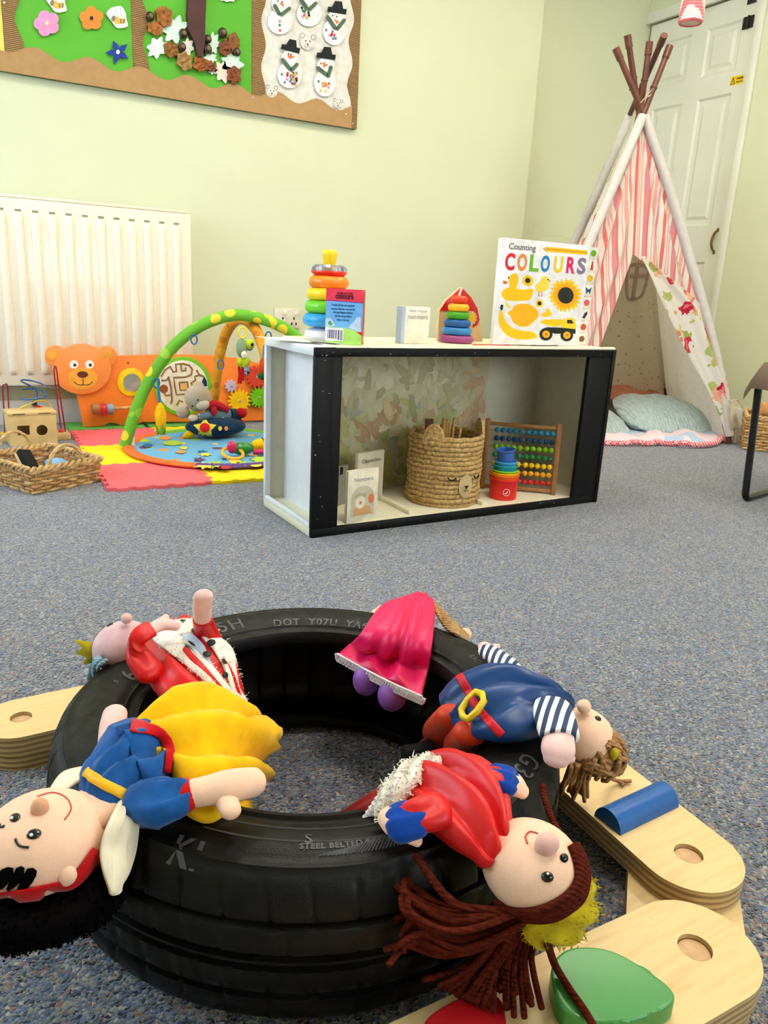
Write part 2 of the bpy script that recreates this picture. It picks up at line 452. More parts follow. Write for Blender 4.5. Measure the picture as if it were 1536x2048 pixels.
for q in (x0 + 0.1, x1 - 0.12): MB().box((q, YR + 0.055, zb + 0.1), (q + 0.04, YB - 0.002, zt - 0.1)).build('bracket', WHITE, rd, world=True)
MB().tube([(x1 - 0.06, YR + 0.03, zb + 0.02), (x1 - 0.06, YR + 0.03, 0)], 0.009).build('pipe', WHITE, rd, world=True)
# ------------------------------------------------------------------ wall socket
sx = aY(565, 640, YB).x; sz = 0.43
so = T('wall_socket', 'cream double wall socket beside the ring stacker', 'socket', (1.49, YB, 0.44))
MB().box((1.49 - 0.01, YB - 0.014, 0.44), (1.62, YB, 0.535), 0.004).build('plate', M('cream_plastic', (230, 222, 200), rough=0.35), so, world=True)
for q in (1.535, 1.595): MB().box((q - 0.009, YB - 0.020, 0.505), (q + 0.009, YB - 0.012, 0.525), 0.002).build('switch', ENAM, so, world=True)
for q in (1.525, 1.585):
    for a, b_ in ((0, 0.488), (-0.012, 0.462), (0.012, 0.462)): MB().box((q + a - 0.004, YB - 0.0146, b_ - 0.006), (q + a + 0.004, YB - 0.013, b_ + 0.006)).build('pin_hole', INK, so, world=True)
# ------------------------------------------------------------------ low cabinet
CL, CDp, CH = 1.064, 0.345, 0.507
cab = T('cabinet', 'low black and white open cabinet with a leaf-print back', 'cabinet', (0.831, 1.801, 0), math.radians(0.8))
CM = wm(cab)
BLK = M('black_paint', (13, 14, 16), rough=0.5, var=0.2, vscale=60, spec=0.22)
WPT = M('white_paint', (232, 234, 236), rough=0.45, var=0.04, vscale=14)
CRM = M('cream_melamine', (236, 228, 200), rough=0.4, var=0.03)
GRY = M('grey_cream_melamine', (206, 200, 178), rough=0.45, var=0.03)
box('bottom_board', (0, 0.014, 0), (CL, CDp, 0.024), CRM, cab)
box('bottom_rail', (0, 0, 0), (CL, 0.014, 0.024), BLK, cab, 0.002)
box('side_rail', (0.0, 0.014, 0.0241), (0.012, CDp, 0.036), WPT, cab, 0.002)
box('top_board', (0, 0.014, 0.484), (CL, CDp, CH), WPT, cab)
box('top_rail', (0, 0, 0.484), (CL, 0.014, CH), BLK, cab, 0.002)
box('stile', (0, 0, 0.024), (0.052, 0.016, 0.484), BLK, cab, 0.002)
box('stile_trim', (0.052, 0.003, 0.024), (0.080, 0.030, 0.484), BLK, cab, 0.002)
box('stile', (0.952, 0, 0.024), (1.050, 0.016, 0.484), BLK, cab, 0.002)
box('stile_trim', (1.050, -0.003, 0.0), (CL, 0.02, CH), BLK, cab, 0.002)
box('partition', (0.062, 0.030, 0.024), (0.076, CDp - 0.012, 0.484), WPT, cab, 0.001)
box('side_panel', (CL - 0.016, 0.020, 0.024), (CL, CDp, 0.484), GRY, cab, 0.001)
box('side_panel', (0.0, CDp - 0.016, 0.024), (0.016, CDp, 0.484), WPT, cab, 0.001)
box('back_panel', (0.016, CDp - 0.012, 0.024), (CL - 0.016, CDp, 0.484), GRY, cab, 0.001)
for a in (0.33, 0.60): box('floor_batten', (a, 0.03, 0.0241), (a + 0.018, CDp - 0.02, 0.036), CRM, cab, 0.002)
sc = MB()
for i in range(26):
    x = random.choice([random.uniform(0.0, 0.052), random.uniform(0.06, 1.05)]); z = random.uniform(0.003, 0.021) if x > 0.052 else random.uniform(0.02, 0.48)
    if random.random() < 0.4: z = 0.486 + random.random() * 0.01
    sc.ball((x, -0.0002, z), (random.uniform(0.0008, 0.003), 0.0006, random.uniform(0.0006, 0.0016)), 6, 4)
sc.build('paint_chip', WPT, cab)['kind'] = 'stuff'
# leaf-print sheet on the back
vc = bpy.data.materials.new('leaf_print'); vc.use_nodes = True
nt, N, b = nodes(vc); a = new(nt, 'ShaderNodeVertexColor', layer_name='Col'); nt.links.new(a.outputs[0], b.inputs['Base Color'])
b.inputs['Roughness'].default_value = 0.22; b.inputs['Specular IOR Level'].default_value = 0.5
PX0, PX1 = 0.082, 0.815
sheet = box('print_sheet', (PX0, CDp - 0.0165, 0.028), (PX1, CDp - 0.0125, 0.480), M('print_ground', (196, 190, 152), rough=0.25, var=0.16, vscale=9, rgb2=(206, 196, 166)), cab, 0.0005)
lf = MB(); lf.c = []
pal_top = [(222, 216, 184), (204, 198, 162), (230, 224, 200), (190, 186, 146)]
pal_pink = [(208, 164, 134), (218, 176, 146), (200, 152, 124), (224, 198, 160)]
pal_low = [(172, 182, 120), (196, 196, 122), (164, 172, 160), (190, 176, 112), (214, 204, 140)]
k = 0
for i in range(520):
    x = random.uniform(PX0 + 0.02, PX1 - 0.02); z = random.uniform(0.045, 0.462)
    pn = noise.noise(V((x * 7, z * 9, 3.1))); h = z / 0.5
    if h > 0.62: pal = pal_pink if pn > 0.28 else pal_top
    elif h > 0.33: pal = pal_pink if (pn > 0.12 or x < 0.20) else (pal_low if pn < -0.1 else pal_top)
    else: pal = pal_low if pn < 0.25 else pal_top
    c = list(L3(random.choice(pal))); j = random.uniform(0.85, 1.1); gd = L3((190, 178, 132)); c = [(c[q] * .66 + gd[q] * .34) * j for q in range(3)] + [1]
    ln = random.uniform(0.020, 0.044); wd_ = ln * random.uniform(0.3, 0.5); an = random.gauss(PI / 2, 0.8)
    u = V((math.cos(an), 0, math.sin(an))); v_ = V((-math.sin(an), 0, math.cos(an)))
    y = CDp - 0.0166 - 0.000004 * i
    n0 = len(lf.v)
    vs = [V((x, y, z)) + u * (ln * math.cos(t)) + v_ * (wd_ * math.sin(t) * (1 - 0.25 * math.cos(t))) for t in [2 * PI * q / 12 for q in range(12)]]
    vs = [V((min(max(p.x, PX0 + 0.001), PX1 - 0.001), p.y, min(max(p.z, 0.029), 0.479))) for p in vs]
    lf.add(vs + [V((x, y, z))], [(q, (q + 1) % 12, 12) for q in range(12)])
    rim = [cc * 0.88 for cc in c[:3]] + [1]
    for q in range(12): lf.c.append(rim)
    lf.c.append(c)
o = lf.build('leaf_print', vc, cab, flat=True); o['kind'] = 'stuff'
# vinyl cover on top
COV = M('vinyl_cover', (240, 232, 200), rough=0.3, var=0.03)
nt, N, b = nodes(COV)
tc = new(nt, 'ShaderNodeTexCoord'); vo = new(nt, 'ShaderNodeTexVoronoi'); vo.inputs['Scale'].default_value = 22; nt.links.new(tc.outputs['Object'], vo.inputs[0])
lt = new(nt, 'ShaderNodeMath', operation='LESS_THAN'); lt.inputs[1].default_value = 0.11; nt.links.new(vo.outputs['Distance'], lt.inputs[0])
old = b.inputs['Base Color'].links[0].from_socket
mx = new(nt, 'ShaderNodeMix', data_type='RGBA'); nt.links.new(lt.outputs[0], mx.inputs['Factor']); nt.links.new(old, mx.inputs['A']); mx.inputs['B'].default_value = L3((120, 100, 70))
nt.links.new(mx.outputs['Result'], b.inputs['Base Color'])
cv = MB()
rg = []
for i in range(13):
    t = i / 12; x = 0.058 + t * 0.985
    lift = 0.0035 + 0.010 * max(0, t - 0.35) ** 1.3
    rg.append([V((x, -0.010 - 0.004 * t, CH)), V((x, -0.012 - 0.006 * t, CH + lift * 0.5)), V((x, -0.006, CH + lift)), V((x, 0.03, CH + 0.004)), V((x, CDp, CH + 0.004)), V((x, CDp, CH))])
cv.rings(rg)
cv.build('top_cover', COV, cab)
TOPZ = CH + 0.0045
# ------------------------------------------------------------------ tyre
TC = V((0.357, 0.757, 0)); TW = 0.180
def rubber():
    m = M('rubber', (13, 13, 14), rough=0.42, var=0.2, vscale=30, bump=0.15, bscale=500, spec=0.24)
    nt, N, b = nodes(m)
    tc = new(nt, 'ShaderNodeTexCoord'); n = new(nt, 'ShaderNodeTexNoise'); n.inputs['Scale'].default_value = 60; n.inputs['Detail'].default_value = 8
    nt.links.new(tc.outputs['Object'], n.inputs['Vector'])
    r = new(nt, 'ShaderNodeMapRange'); r.inputs[1].default_value = 0.3; r.inputs[2].default_value = 0.75; r.inputs[3].default_value = 0.36; r.inputs[4].default_value = 0.62
    nt.links.new(n.outputs[0], r.inputs[0]); nt.links.new(r.outputs[0], b.inputs['Roughness'])
    return m
RUB = rubber()
tyre = T('tyre', 'black rubber car tyre lying flat on the carpet under the dolls', 'tyre', TC)
half = [(0.2050, 0.1400), (0.2035, 0.1500), (0.2065, 0.1575), (0.2120, 0.1585), (0.2150, 0.1555), (0.2200, 0.1560), (0.2230, 0.1600), (0.2260, 0.1600), (0.2290, 0.1625), (0.2400, 0.1660), (0.2520, 0.1678), (0.2640, 0.1672), (0.2740, 0.1645), (0.2790, 0.1615), (0.2815, 0.1622), (0.2850, 0.1618), (0.2870, 0.1575), (0.2905, 0.1560), (0.2960, 0.1500), (0.3005, 0.1400), (0.3030, 0.1290), (0.3040, 0.1215), (0.3038, 0.1205), (0.2975, 0.1195), (0.2975, 0.1135), (0.3042, 0.1125), (0.3055, 0.1110), (0.3062, 0.1020), (0.3064, 0.0935), (0.2990, 0.0925), (0.2990, 0.0865), (0.3065, 0.0855), (0.3065, 0.0840)]
half = [(r * 0.985, z + 0.012 if z > 0.1 else z + 0.006) for r, z in half]
prof = half + [(r, TW - z) for r, z in half[::-1]]
inner = [(0.2080, 0.0270), (0.2200, 0.0230), (0.2550, 0.0130), (0.2800, 0.0200), (0.2920, 0.0400), (0.2950, 0.0840)]
prof += inner + [(r * 1.0, TW - z) for r, z in inner[::-1]][1:]
n = 540
def sipe(r, z, a):
    if r < 0.2865: return 0
    zz = abs(z - TW / 2)
    if zz > 0.0290:
        ph = (a * 46 / (2 * PI) + (zz - 0.04) * 3.0 + (0.012 / max(0.004, 0.085 - zz)) * 0.06) % 1.0
        return -0.0036 if abs(ph - 0.5) < 0.05 and zz < 0.076 and zz > 0.033 else 0
    ph = (a * 60 / (2 * PI) + (z - TW / 2) * 14) % 1.0
    return -0.0022 if abs(ph - 0.5) < 0.06 and 0.006 < zz < 0.024 else 0
R = []
for i in range(n):
    a = 2 * PI * i / n
    R.append([V(((r + sipe(r, z, a)) * math.cos(a), (r + sipe(r, z, a)) * math.sin(a), z)) for r, z in prof])
mb = MB(); mb.rings(R, True)
mb.build('carcass', RUB, tyre, ang=50)
LET = M('raised_rubber', (74, 74, 78), rough=0.4)
def topz(r):
    for (r0, z0), (r1, z1) in zip(half, half[1:]):
        if r0 <= r <= r1: return z0 + (z1 - z0) * (r - r0) / (r1 - r0)
    return 0.172
def tyre_text(s, px, py, size, inward=False, bold=0.0003, spacing=1.15):
    p = at(px, py, 0.178) - TC; r0 = math.hypot(p.x, p.y); a0 = math.atan2(p.y, p.x)
    vs, fs = text2d(s, size, bold, spacing=spacing); sg = 1 if inward else -1
    yc = size * 0.35
    out = []
    for q in vs:
        r = r0 + ((yc - q.y) if inward else (q.y - yc)); a = a0 + sg * q.x / r0
        out.append(V((r * math.cos(a), r * math.sin(a), topz(r) + 0.0009)))
    MB().add(out, fs).build('lettering', LET, tyre, flat=True)
tyre_text('DOT  Y07U  YA6L', 648, 1240, 0.017)
tyre_text('195/55 R16', 240, 1378, 0.034) if False else tyre_text('16', 252, 1358, 0.034)
tyre_text('85H', 448, 1253, 0.032)
tyre_text('KI', 372, 1692, 0.030, True, 0.001)
tyre_text('S', 617, 1681, 0.016, True)
tyre_text('RADIAL TUBELESS', 980, 1345, 0.011)
tyre_text('STEEL BELTED RADIAL', 700, 1690, 0.008, True)
tyre_text('G3', 1055, 1530, 0.030)
for i in range(34):       # hatched wedge moulded on the near side wall
    t = i / 33; p = at(640 + 290 * t, 1738 + 22 * math.sin(PI * t) - 26 * t, 0.178) - TC
    a = math.atan2(p.y, p.x); h = 0.003 + 0.010 * min(1, t * 2.2)
    rr = [0.270 - h * q for q in (0, 0.5, 1)]
    MB().tube([(r * math.cos(a + 0.02 * k), r * math.sin(a + 0.02 * k), topz(r) + 0.0004) for k, r in enumerate(rr)], 0.0008, 5).build('moulded_rib', LET, tyre)
for r0, r1, sg in ((0.234, 0.242, 1), (0.253, 0.260, 1)):
    pts = []
    for i in range(30):
        a = -2.4 + 1.2 * i / 29; pts.append(((r0 + (r1 - r0) * i / 29) * math.cos(a), (r0 + (r1 - r0) * i / 29) * math.sin(a), topz(r0 + (r1 - r0) * i / 29) + 0.0002))
    MB().tube(pts, 0.0009, 5).build('moulded_rib', LET, tyre)
def cyl(px, py, rad):
    """where the ray meets the far side of an upright cylinder about the tyre's axis"""
    d = ray(px, py); o = CP - TC
    A = d.x ** 2 + d.y ** 2; B = o.x * d.x + o.y * d.y; Cc = o.x ** 2 + o.y ** 2 - rad ** 2
    D = max(0, B * B - A * Cc); t = (-B + math.sqrt(D)) / A
    return CP + d * t
# ------------------------------------------------------------------ wooden track planks
def plywood():
    m = M('birch_plywood', (232, 208, 160), rough=0.4, var=0.05, vscale=6)
    nt, N, b = nodes(m)
    tc = new(nt, 'ShaderNodeTexCoord'); ge = new(nt, 'ShaderNodeNewGeometry')
    mp = new(nt, 'ShaderNodeMapping'); mp.inputs['Scale'].default_value = (6, 60, 6); nt.links.new(tc.outputs['Object'], mp.inputs[0])
    gn = new(nt, 'ShaderNodeTexNoise'); gn.inputs['Scale'].default_value = 1.5; gn.inputs['Detail'].default_value = 6; nt.links.new(mp.outputs[0], gn.inputs['Vector'])
    face = ramp(nt, [(0.3, (212, 178, 122)), (0.5, (226, 196, 142)), (0.7, (218, 186, 130))]); nt.links.new(gn.outputs[0], face.inputs[0])
    sx = new(nt, 'ShaderNodeSeparateXYZ'); nt.links.new(tc.outputs['Object'], sx.inputs[0])
    ml = new(nt, 'ShaderNodeMath', operation='MULTIPLY'); ml.inputs[1].default_value = 1 / 0.0080; nt.links.new(sx.outputs[2], ml.inputs[0])
    ad = new(nt, 'ShaderNodeMath', operation='MULTIPLY_ADD'); nt.links.new(gn.outputs[0], ad.inputs[0]); ad.inputs[1].default_value = 0.35; nt.links.new(ml.outputs[0], ad.inputs[2])
    fr = new(nt, 'ShaderNodeMath', operation='FRACT'); nt.links.new(ad.outputs[0], fr.inputs[0])
    side = ramp(nt, [(0.0, (206, 178, 128)), (0.45, (196, 164, 112)), (0.55, (150, 116, 74)), (0.9, (158, 124, 82)), (1.0, (206, 178, 128))]); nt.links.new(fr.outputs[0], side.inputs[0])
    sn = new(nt, 'ShaderNodeSeparateXYZ'); nt.links.new(ge.outputs['Normal'], sn.inputs[0])
    ab = new(nt, 'ShaderNodeMath', operation='ABSOLUTE'); nt.links.new(sn.outputs[2], ab.inputs[0])
    gt = new(nt, 'ShaderNodeMath', operation='GREATER_THAN'); gt.inputs[1].default_value = 0.8; nt.links.new(ab.outputs[0], gt.inputs[0])
    mx = new(nt, 'ShaderNodeMix', data_type='RGBA'); nt.links.new(gt.outputs[0], mx.inputs['Factor']); nt.links.new(side.outputs[0], mx.inputs['A']); nt.links.new(face.outputs[0], mx.inputs['B'])
    nt.links.new(mx.outputs['Result'], b.inputs['Base Color'])
    return m
PLY = plywood()
PEG = M('beech_peg', (214, 172, 128), rough=0.5, var=0.12, vscale=90)
def plank(label, c, dr, length, rad, z0, z1, holes=(0,), group='wooden track planks'):
    c = V((c[0], c[1], 0)); u = V((dr[0], dr[1], 0)).normalized(); v_ = V((-u.y, u.x, 0))
    t = T('wooden_plank', label, 'plank', (c.x, c.y, z0), group=group)
    out = [(rad * math.cos(a), rad * math.sin(a)) for a in [PI / 2 + PI * i / 24 for i in range(25)]]
    out += [(length + rad * math.cos(a), rad * math.sin(a)) for a in [-PI / 2 + PI * i / 24 for i in range(25)]]
    hr = rad * 0.27
    hole = [(hr * math.cos(a), hr * math.sin(a)) for a in [PI - 2 * PI * i / 32 for i in range(33)]]
    k = 12
    poly = out[:k + 1] + [(p[0], p[1]) for p in hole] + out[k:]
    mb = MB(); mb.prism(poly, z1 - z0, (V((c.x, c.y, z0)), u, v_, V((0, 0, 1))))
    mb.build('board', PLY, t, world=True)
    p = MB(); p.lathe([(hr * 0.97, 0), (hr * 0.97, (z1 - z0) - 0.006), (hr * 0.93, (z1 - z0) - 0.005)], 24, (c.x, c.y, z0)); p.build('peg', PEG, t, world=True)
    return t
pT = 0.027
cA = at(1377, 1707, 2 * pT); cC = at(1390, 1895, 2 * pT)
PR = 0.060
dA = at(1120, 1600, 2 * pT) - at(1270, 1738, 2 * pT)
plank('wooden plank with the blue half cylinder, running under the tyre edge', cA, dA, 0.30, PR, pT, 2 * pT)
dC = at(1080, 1920, 2 * pT) - at(1290, 1822, 2 * pT)
plank('wooden plank with the green egg shape at the bottom edge', cC, dC, 0.42, PR * 1.02, pT, 2 * pT)
plank('lower wooden plank linking the two planks at the right corner', (cA.x - 0.004, cA.y), cC - cA, (cC - cA).length, PR, 0.0, pT - 0.0005)
cL = at(42, 1434, 2 * pT)
dL = at(180, 1365, 2 * pT) - at(30, 1396, 2 * pT)
plank('upper wooden plank with a round peg hole left of the tyre', cL, dL, 0.16, 0.054, pT, 2 * pT)
plank('lower wooden plank of the pair left of the tyre', cL + V((0.004, 0.004, 0)), dL, 0.10, 0.054, 0.0, pT - 0.0005)
# blue half cylinder
e0 = at(1214, 1651, 2 * pT); e1 = at(1330, 1596, 2 * pT); ax = (e1 - e0).normalized(); sd = V((-ax.y, ax.x, 0))
hb = MB(); rr = 0.0205
hb.rings([[e + sd * (rr * math.cos(a)) + V((0, 0, 1)) * (rr * 1.05 * math.sin(a)) for a in [PI * i / 20 for i in range(21)]] for e in (e0 + ax * 0, e0 + ax * 0.001, e1 - ax * 0.001, e1)])
hb.build('wooden_half_cylinder', M('blue_wood_stain', (24, 92, 168), rough=0.35, var=0.1, vscale=20), tag=('blue wooden half cylinder lying across the plank', 'block'), ang=50)
# green egg and red piece
def flatpiece(name, px, z0, z1, mat, tag):
    P = cr([(x, y, 0) for x, y in px], 5, closed=True)
    pts = [at(p.x, p.y, z1) for p in P]
    mb = MB(); mb.prism([(p.x, p.y) for p in pts], z1 - z0, (V((0, 0, z0)), V((1, 0, 0)), V((0, 1, 0)), V((0, 0, 1))), 0.003, 3)
    return mb.build(name, mat, tag=tag, ang=10)
flatpiece('wooden_egg', [(1102, 1940), (1128, 1900), (1180, 1892), (1235, 1904), (1300, 1942), (1342, 1975), (1348, 2000), (1315, 2022), (1260, 2040), (1180, 2042), (1122, 2010)], 2 * pT + 0.0005, 2 * pT + 0.020, M('green_wood_stain', (66, 148, 72), rough=0.3, var=0.06, vscale=15), ('green egg-shaped wooden piece lying on the lower plank', 'block'))
flatpiece('wooden_disc', [(850, 2040), (905, 2000), (960, 1984), (1000, 1994), (1012, 2040), (1000, 2100), (920, 2130), (860, 2090)], 2 * pT + 0.0005, 2 * pT + 0.016, M('red_wood_stain', (176, 20, 28), rough=0.35, var=0.06), ('red wooden piece under the brown yarn hair', 'block'))
DEFANG = 180
# ------------------------------------------------------------------ dolls
def ad(x, y, z=0.0): return at(x, y, z + 0.011 if z > 0.095 else z)
def satin(name, rgb, rough=0.42):
    return M(name, rgb, rough=rough, var=0.12, vscale=14, bump=0.10, bscale=45, sheen=0.04, spec=0.42)
def plush(name, rgb, var=0.08):
    return M(name, rgb, rough=0.85, var=var, vscale=60, bump=0.16, bscale=900, sheen=0.18, spec=0.12)
SKIN = plush('doll_skin', (244, 200, 172), 0.04)
SKINL = plush('doll_skin_pale', (236, 196, 190), 0.05)
EYE = M('eye_black', (10, 10, 12), rough=0.12, spec=0.6)
SHINE = M('eye_glint', (245, 245, 245), rough=0.3)
MOUTH = M('mouth_thread', (206, 92, 88), rough=0.7)
RED = satin('red_satin', (214, 10, 16)); PINK = satin('pink_satin', (228, 10, 92)); NAVY = satin('navy_satin', (14, 62, 122), 0.36)
DRED = satin('dark_red_satin', (150, 14, 26), 0.45)
FURW = plush('white_fur', (240, 234, 222))
YEL = plush('yellow_felt', (246, 190, 12), 0.10)
BLUEV = plush('blue_velour', (30, 88, 158), 0.18)
CUFF = plush('blue_felt', (18, 68, 160)); REDF = plush('red_felt', (196, 16, 24))
HAIRK = M('black_plush', (7, 6, 7), rough=.9, var=.2, spec=.05); GOLDF = plush('yellow_fur', (208, 186, 30), 0.2)
ORG = satin('orange_red_satin', (222, 62, 22), 0.5)
WSAT = satin('cream_satin', (238, 226, 198), 0.4)
LACE = M('white_lace', (232, 222, 226), rough=0.8)
def yarn(name, rgb):
    m = M(name, rgb, rough=0.95, var=0.2, vscale=180, spec=0.05)
    nt, N, b = nodes(m); tc = new(nt, 'ShaderNodeTexCoord'); wv = new(nt, 'ShaderNodeTexWave', bands_direction='DIAGONAL'); wv.inputs['Scale'].default_value = 90; wv.inputs['Distortion'].default_value = 1
    nt.links.new(tc.outputs['Object'], wv.inputs[0]); bp = new(nt, 'ShaderNodeBump'); bp.inputs['Strength'].default_value = 0.55; bp.inputs['Distance'].default_value = 0.002
    nt.links.new(wv.outputs['Fac'], bp.inputs['Height']); nt.links.new(bp.outputs[0], b.inputs['Normal']); return m
YBR = yarn('brown_yarn', (92, 34, 22)); YTAN = yarn('tan_yarn', (184, 138, 96)); YBLU = yarn('blue_grey_yarn', (150, 182, 200)); YBLN = yarn('light_brown_yarn', (196, 156, 108))
def stripes(name, c1, c2, scale, rot=(0, 0, 0)):
    m = M(name, c1, rough=0.7); nt, N, b = nodes(m)
    tc = new(nt, 'ShaderNodeTexCoord'); mp = new(nt, 'ShaderNodeMapping'); mp.inputs['Rotation'].default_value = rot; nt.links.new(tc.outputs['Object'], mp.inputs[0])
    wv = new(nt, 'ShaderNodeTexWave', wave_profile='SIN'); wv.inputs['Scale'].default_value = scale; wv.inputs['Distortion'].default_value = 0.4; wv.inputs['Detail'].default_value = 0; nt.links.new(mp.outputs[0], wv.inputs[0])
    r = ramp(nt, [(0.0, c1), (0.5, c2)], 'CONSTANT'); nt.links.new(wv.outputs['Fac'], r.inputs[0]); nt.links.new(r.outputs[0], b.inputs['Base Color']); return m
ZUP = V((0, 0, 1))
def sec(l, r, t): return (ad(*l), ad(*r), t)
def limb(mb, P, flat=0.8, n=16, k=5, fold=None, rnd=(True, True)):
    pts = [ad(x, y, z) if not isinstance(z, V) else z for x, y, z, _ in P]
    ss = []
    for i, p in enumerate(pts):
        t = pts[min(i + 1, len(pts) - 1)] - pts[max(i - 1, 0)]
        s = t.cross(ZUP)
        if s.length < 0.3 * t.length: s = t.cross(f_)
        s.normalize(); r = P[i][3] * mpp(p)
        ss.append((p - s * r, p + s * r, r * flat))
    return loft(mb, ss, n, k, fold, rnd)
def hit(bvh, x, y):
    d = ray(x, y).normalized(); h = bvh.ray_cast(CP, d)
    if h[0] is None:
        # nearest point of the surface to the ray
        best = None
        for q in range(40):
            p = CP + d * (0.4 + q * 0.05); nn = bvh.find_nearest(p)
            if nn[0] is not None and (best is None or nn[3] < best[3]): best = nn
        return best[0], best[1]
    n = h[1] if h[1].dot(d) < 0 else -h[1]
    return h[0], n
def dot(bvh, x, y, rpx, th=0.35, asp=1.0, seg=12, lift=0.0):
    p, n = hit(bvh, x, y); r = rpx * mpp(p)
    rot = n.to_track_quat('Z', 'Y').to_matrix()
    return MB().ball(p + n * lift, (r, r * asp, r * th), seg, 8, rot=rot)
def ribbon(bvh, px, wpx, th=0.0015, lift=0.001, k=4, n=10):
    P = cr([(x, y, 0) for x, y in px], k); ss = []
    for i, p in enumerate(P):
        t = (P[min(i + 1, len(P) - 1)] - P[max(i - 1, 0)]).normalized(); s = V((-t.y, t.x, 0)) * (wpx(i / (len(P) - 1)) if callable(wpx) else wpx) / 2
        a, na = hit(bvh, p.x - s.x, p.y - s.y); b, nb = hit(bvh, p.x + s.x, p.y + s.y)
        ss.append((a + na * lift, b + nb * lift, th))
    mb = MB(); loft(mb, ss, n, 1, rnd=(False, False)); return mb
def thread(bvh, px, r, lift=0.0005, k=6):
    return MB().tube([(lambda h: h[0] + h[1] * lift)(hit(bvh, p.x, p.y)) for p in cr([(x, y, 0) for x, y in px], k)], r, 6)
def patch(bvh, px, lift=0.0008, k=4):
    P = cr([(x, y, 0) for x, y in px], k, closed=True); c = sum(P, V((0, 0, 0))) / len(P)
    mb = MB(); R = []
    for s in (1.0, 0.66, 0.33):
        R.append([(lambda h: h[0] + h[1] * lift)(hit(bvh, c.x + (p.x - c.x) * s, c.y + (p.y - c.y) * s)) for p in P])
    mb.rings(R, cap0=False); return mb
def strands(P, n, r, spread, jit=0.004, seg=5, k=6):
    """bundle of yarn: P list of world points"""
    mb = MB()
    for i in range(n):
        o = V((random.uniform(-1, 1), random.uniform(-1, 1), random.uniform(-0.6, 0.6))) * spread
        pts = [p + o * (0.5 + 0.5 * j / max(1, len(P) - 1)) + V((random.uniform(-1, 1), random.uniform(-1, 1), random.uniform(-1, 1))) * jit * (j > 0) for j, p in enumerate(P)]
        mb.tube(cr(pts, k), r * random.uniform(0.85, 1.1), seg)
    return mb
def folds(k, amp, ph=0.0, top=True):
    def f(u, ca, sa):
        w_ = max(0.0, sa) if top else abs(sa)
        return w_ * (amp * math.sin(k * ca + ph + 2.2 * u) + 0.5 * amp * math.sin(1.9 * k * ca + 4.1 * u + ph * 2)) * min(1, 3 * u + 0.15)
    return f
def crease(amp, ku=1.3, ka=2.2, seed=0.0, extra=None):
    def f(u, ca, sa):
        r = max(0.0, 1 - 2.4 * abs(noise.noise(V((ca * ka + 0.4 * u, u * ku, seed))))) ** 1.6
        r2 = noise.noise(V((ca * ka * 2.1, u * ku * 2.5, seed + 7.7)))
        w_ = sa if sa > 0 else 0.25 * sa
        return w_ * amp * (r - 0.45 + 0.5 * r2) + (extra(u, ca, sa) if extra else 0)
    return f
def lines(*L_):
    """folds drawn by hand: (u0, across0, u1, across1, width, height)"""
    def f(u, ca, sa):
        if sa <= 0: return 0
        d = 0
        for u0, c0, u1, c1, w_, am in L_:
            t = min(1, max(0, (u - u0) / (u1 - u0))); c = c0 + (c1 - c0) * t; du = max(0, u0 - u, u - u1)
            d += am * math.exp(-((ca - c) / w_) ** 2 - (du / .18) ** 2)
        return d * min(1, sa * 2)
    return f
def fur(src, n, length, r=0.0009, mat=None):
    """short tapered tufts standing on a surface"""
    mb = MB(); fs = src.f
    for i in range(n):
        f = random.choice(fs); p = sum((src.v[q] for q in f), V((0, 0, 0))) / len(f)
        nn = (src.v[f[1]] - src.v[f[0]]).cross(src.v[f[2]] - src.v[f[0]])
        if nn.length < 1e-12: continue
        nn.normalize(); yield_dir = (nn + V((random.gauss(0, .5), random.gauss(0, .5), random.gauss(0, .4)))).normalized()
        a = yield_dir.orthogonal().normalized() * r; b = yield_dir.cross(a)
        p = p + V((random.gauss(0, .002), random.gauss(0, .002), 0)) - nn * 0.001
        mb.add([p + a, p - a * .5 + b * .8, p - a * .5 - b * .8, p + yield_dir * length * random.uniform(.6, 1.2)], [(0, 1, 3), (1, 2, 3), (2, 0, 3)])
    return mb

# ---- doll in blue top and yellow skirt
d = T('rag_doll', 'black-haired rag doll in blue top and yellow skirt lying over the tyre', 'doll', ad(230, 1600, 0.17), group='rag dolls')
skirt = MB()
loft(skirt, [sec((262, 1452, .190), (345, 1560, .188), .020), sec((320, 1402, .194), (375, 1622, .184), .026), sec((395, 1380, .190), (430, 1640, .176), .028), sec((465, 1415, .162), (480, 1605, .157), .024), sec((505, 1440, .13), (500, 1600, .12), .018)], 64, 10, crease(.010, 1.3, 1.7, 2.3, lines((.0, -.55, .8, -.8, .14, .010), (.05, -.2, .9, -.45, .10, -.012), (.1, .05, 1, -.05, .16, .014), (.1, .38, .95, .3, .09, -.013), (.2, .6, 1, .65, .15, .010))))
skirt.build('skirt', YEL, d, world=True)
k = MB(); limb(k, [(470, 1470, .16, 36), (505, 1468, .145, 40), (530, 1462, .125, 38)], 0.7, fold=folds(5, 0.004), rnd=(True, False)); k.build('skirt_hem', YEL, d, world=True)
k = MB(); loft(k, [sec((400, 1600, .165), (350, 1620, .165), .008), sec((480, 1600, .15), (440, 1648, .16), .008), sec((500, 1600, .11), (485, 1650, .13), .006)], 16, 6); k.build('skirt_hem', YEL, d, world=True)
bod = MB()
loft(bod, [sec((172, 1530, .196), (252, 1612, .190), .028), sec((205, 1474, .194), (290, 1636, .180), .034), sec((240, 1455, .195), (325, 1645, .178), .034), sec((268, 1450, .193), (338, 1618, .178), .028)], 60, 10, crease(.006, 1.0, 2.2, 5.1, lines((.0, -.5, 1, -.35, .10, -.007), (0, -.2, 1, -.1, .12, .007), (.0, .1, .9, .2, .08, -.008), (0, .4, 1, .45, .12, .007), (.2, .7, 1, .72, .08, -.006))))
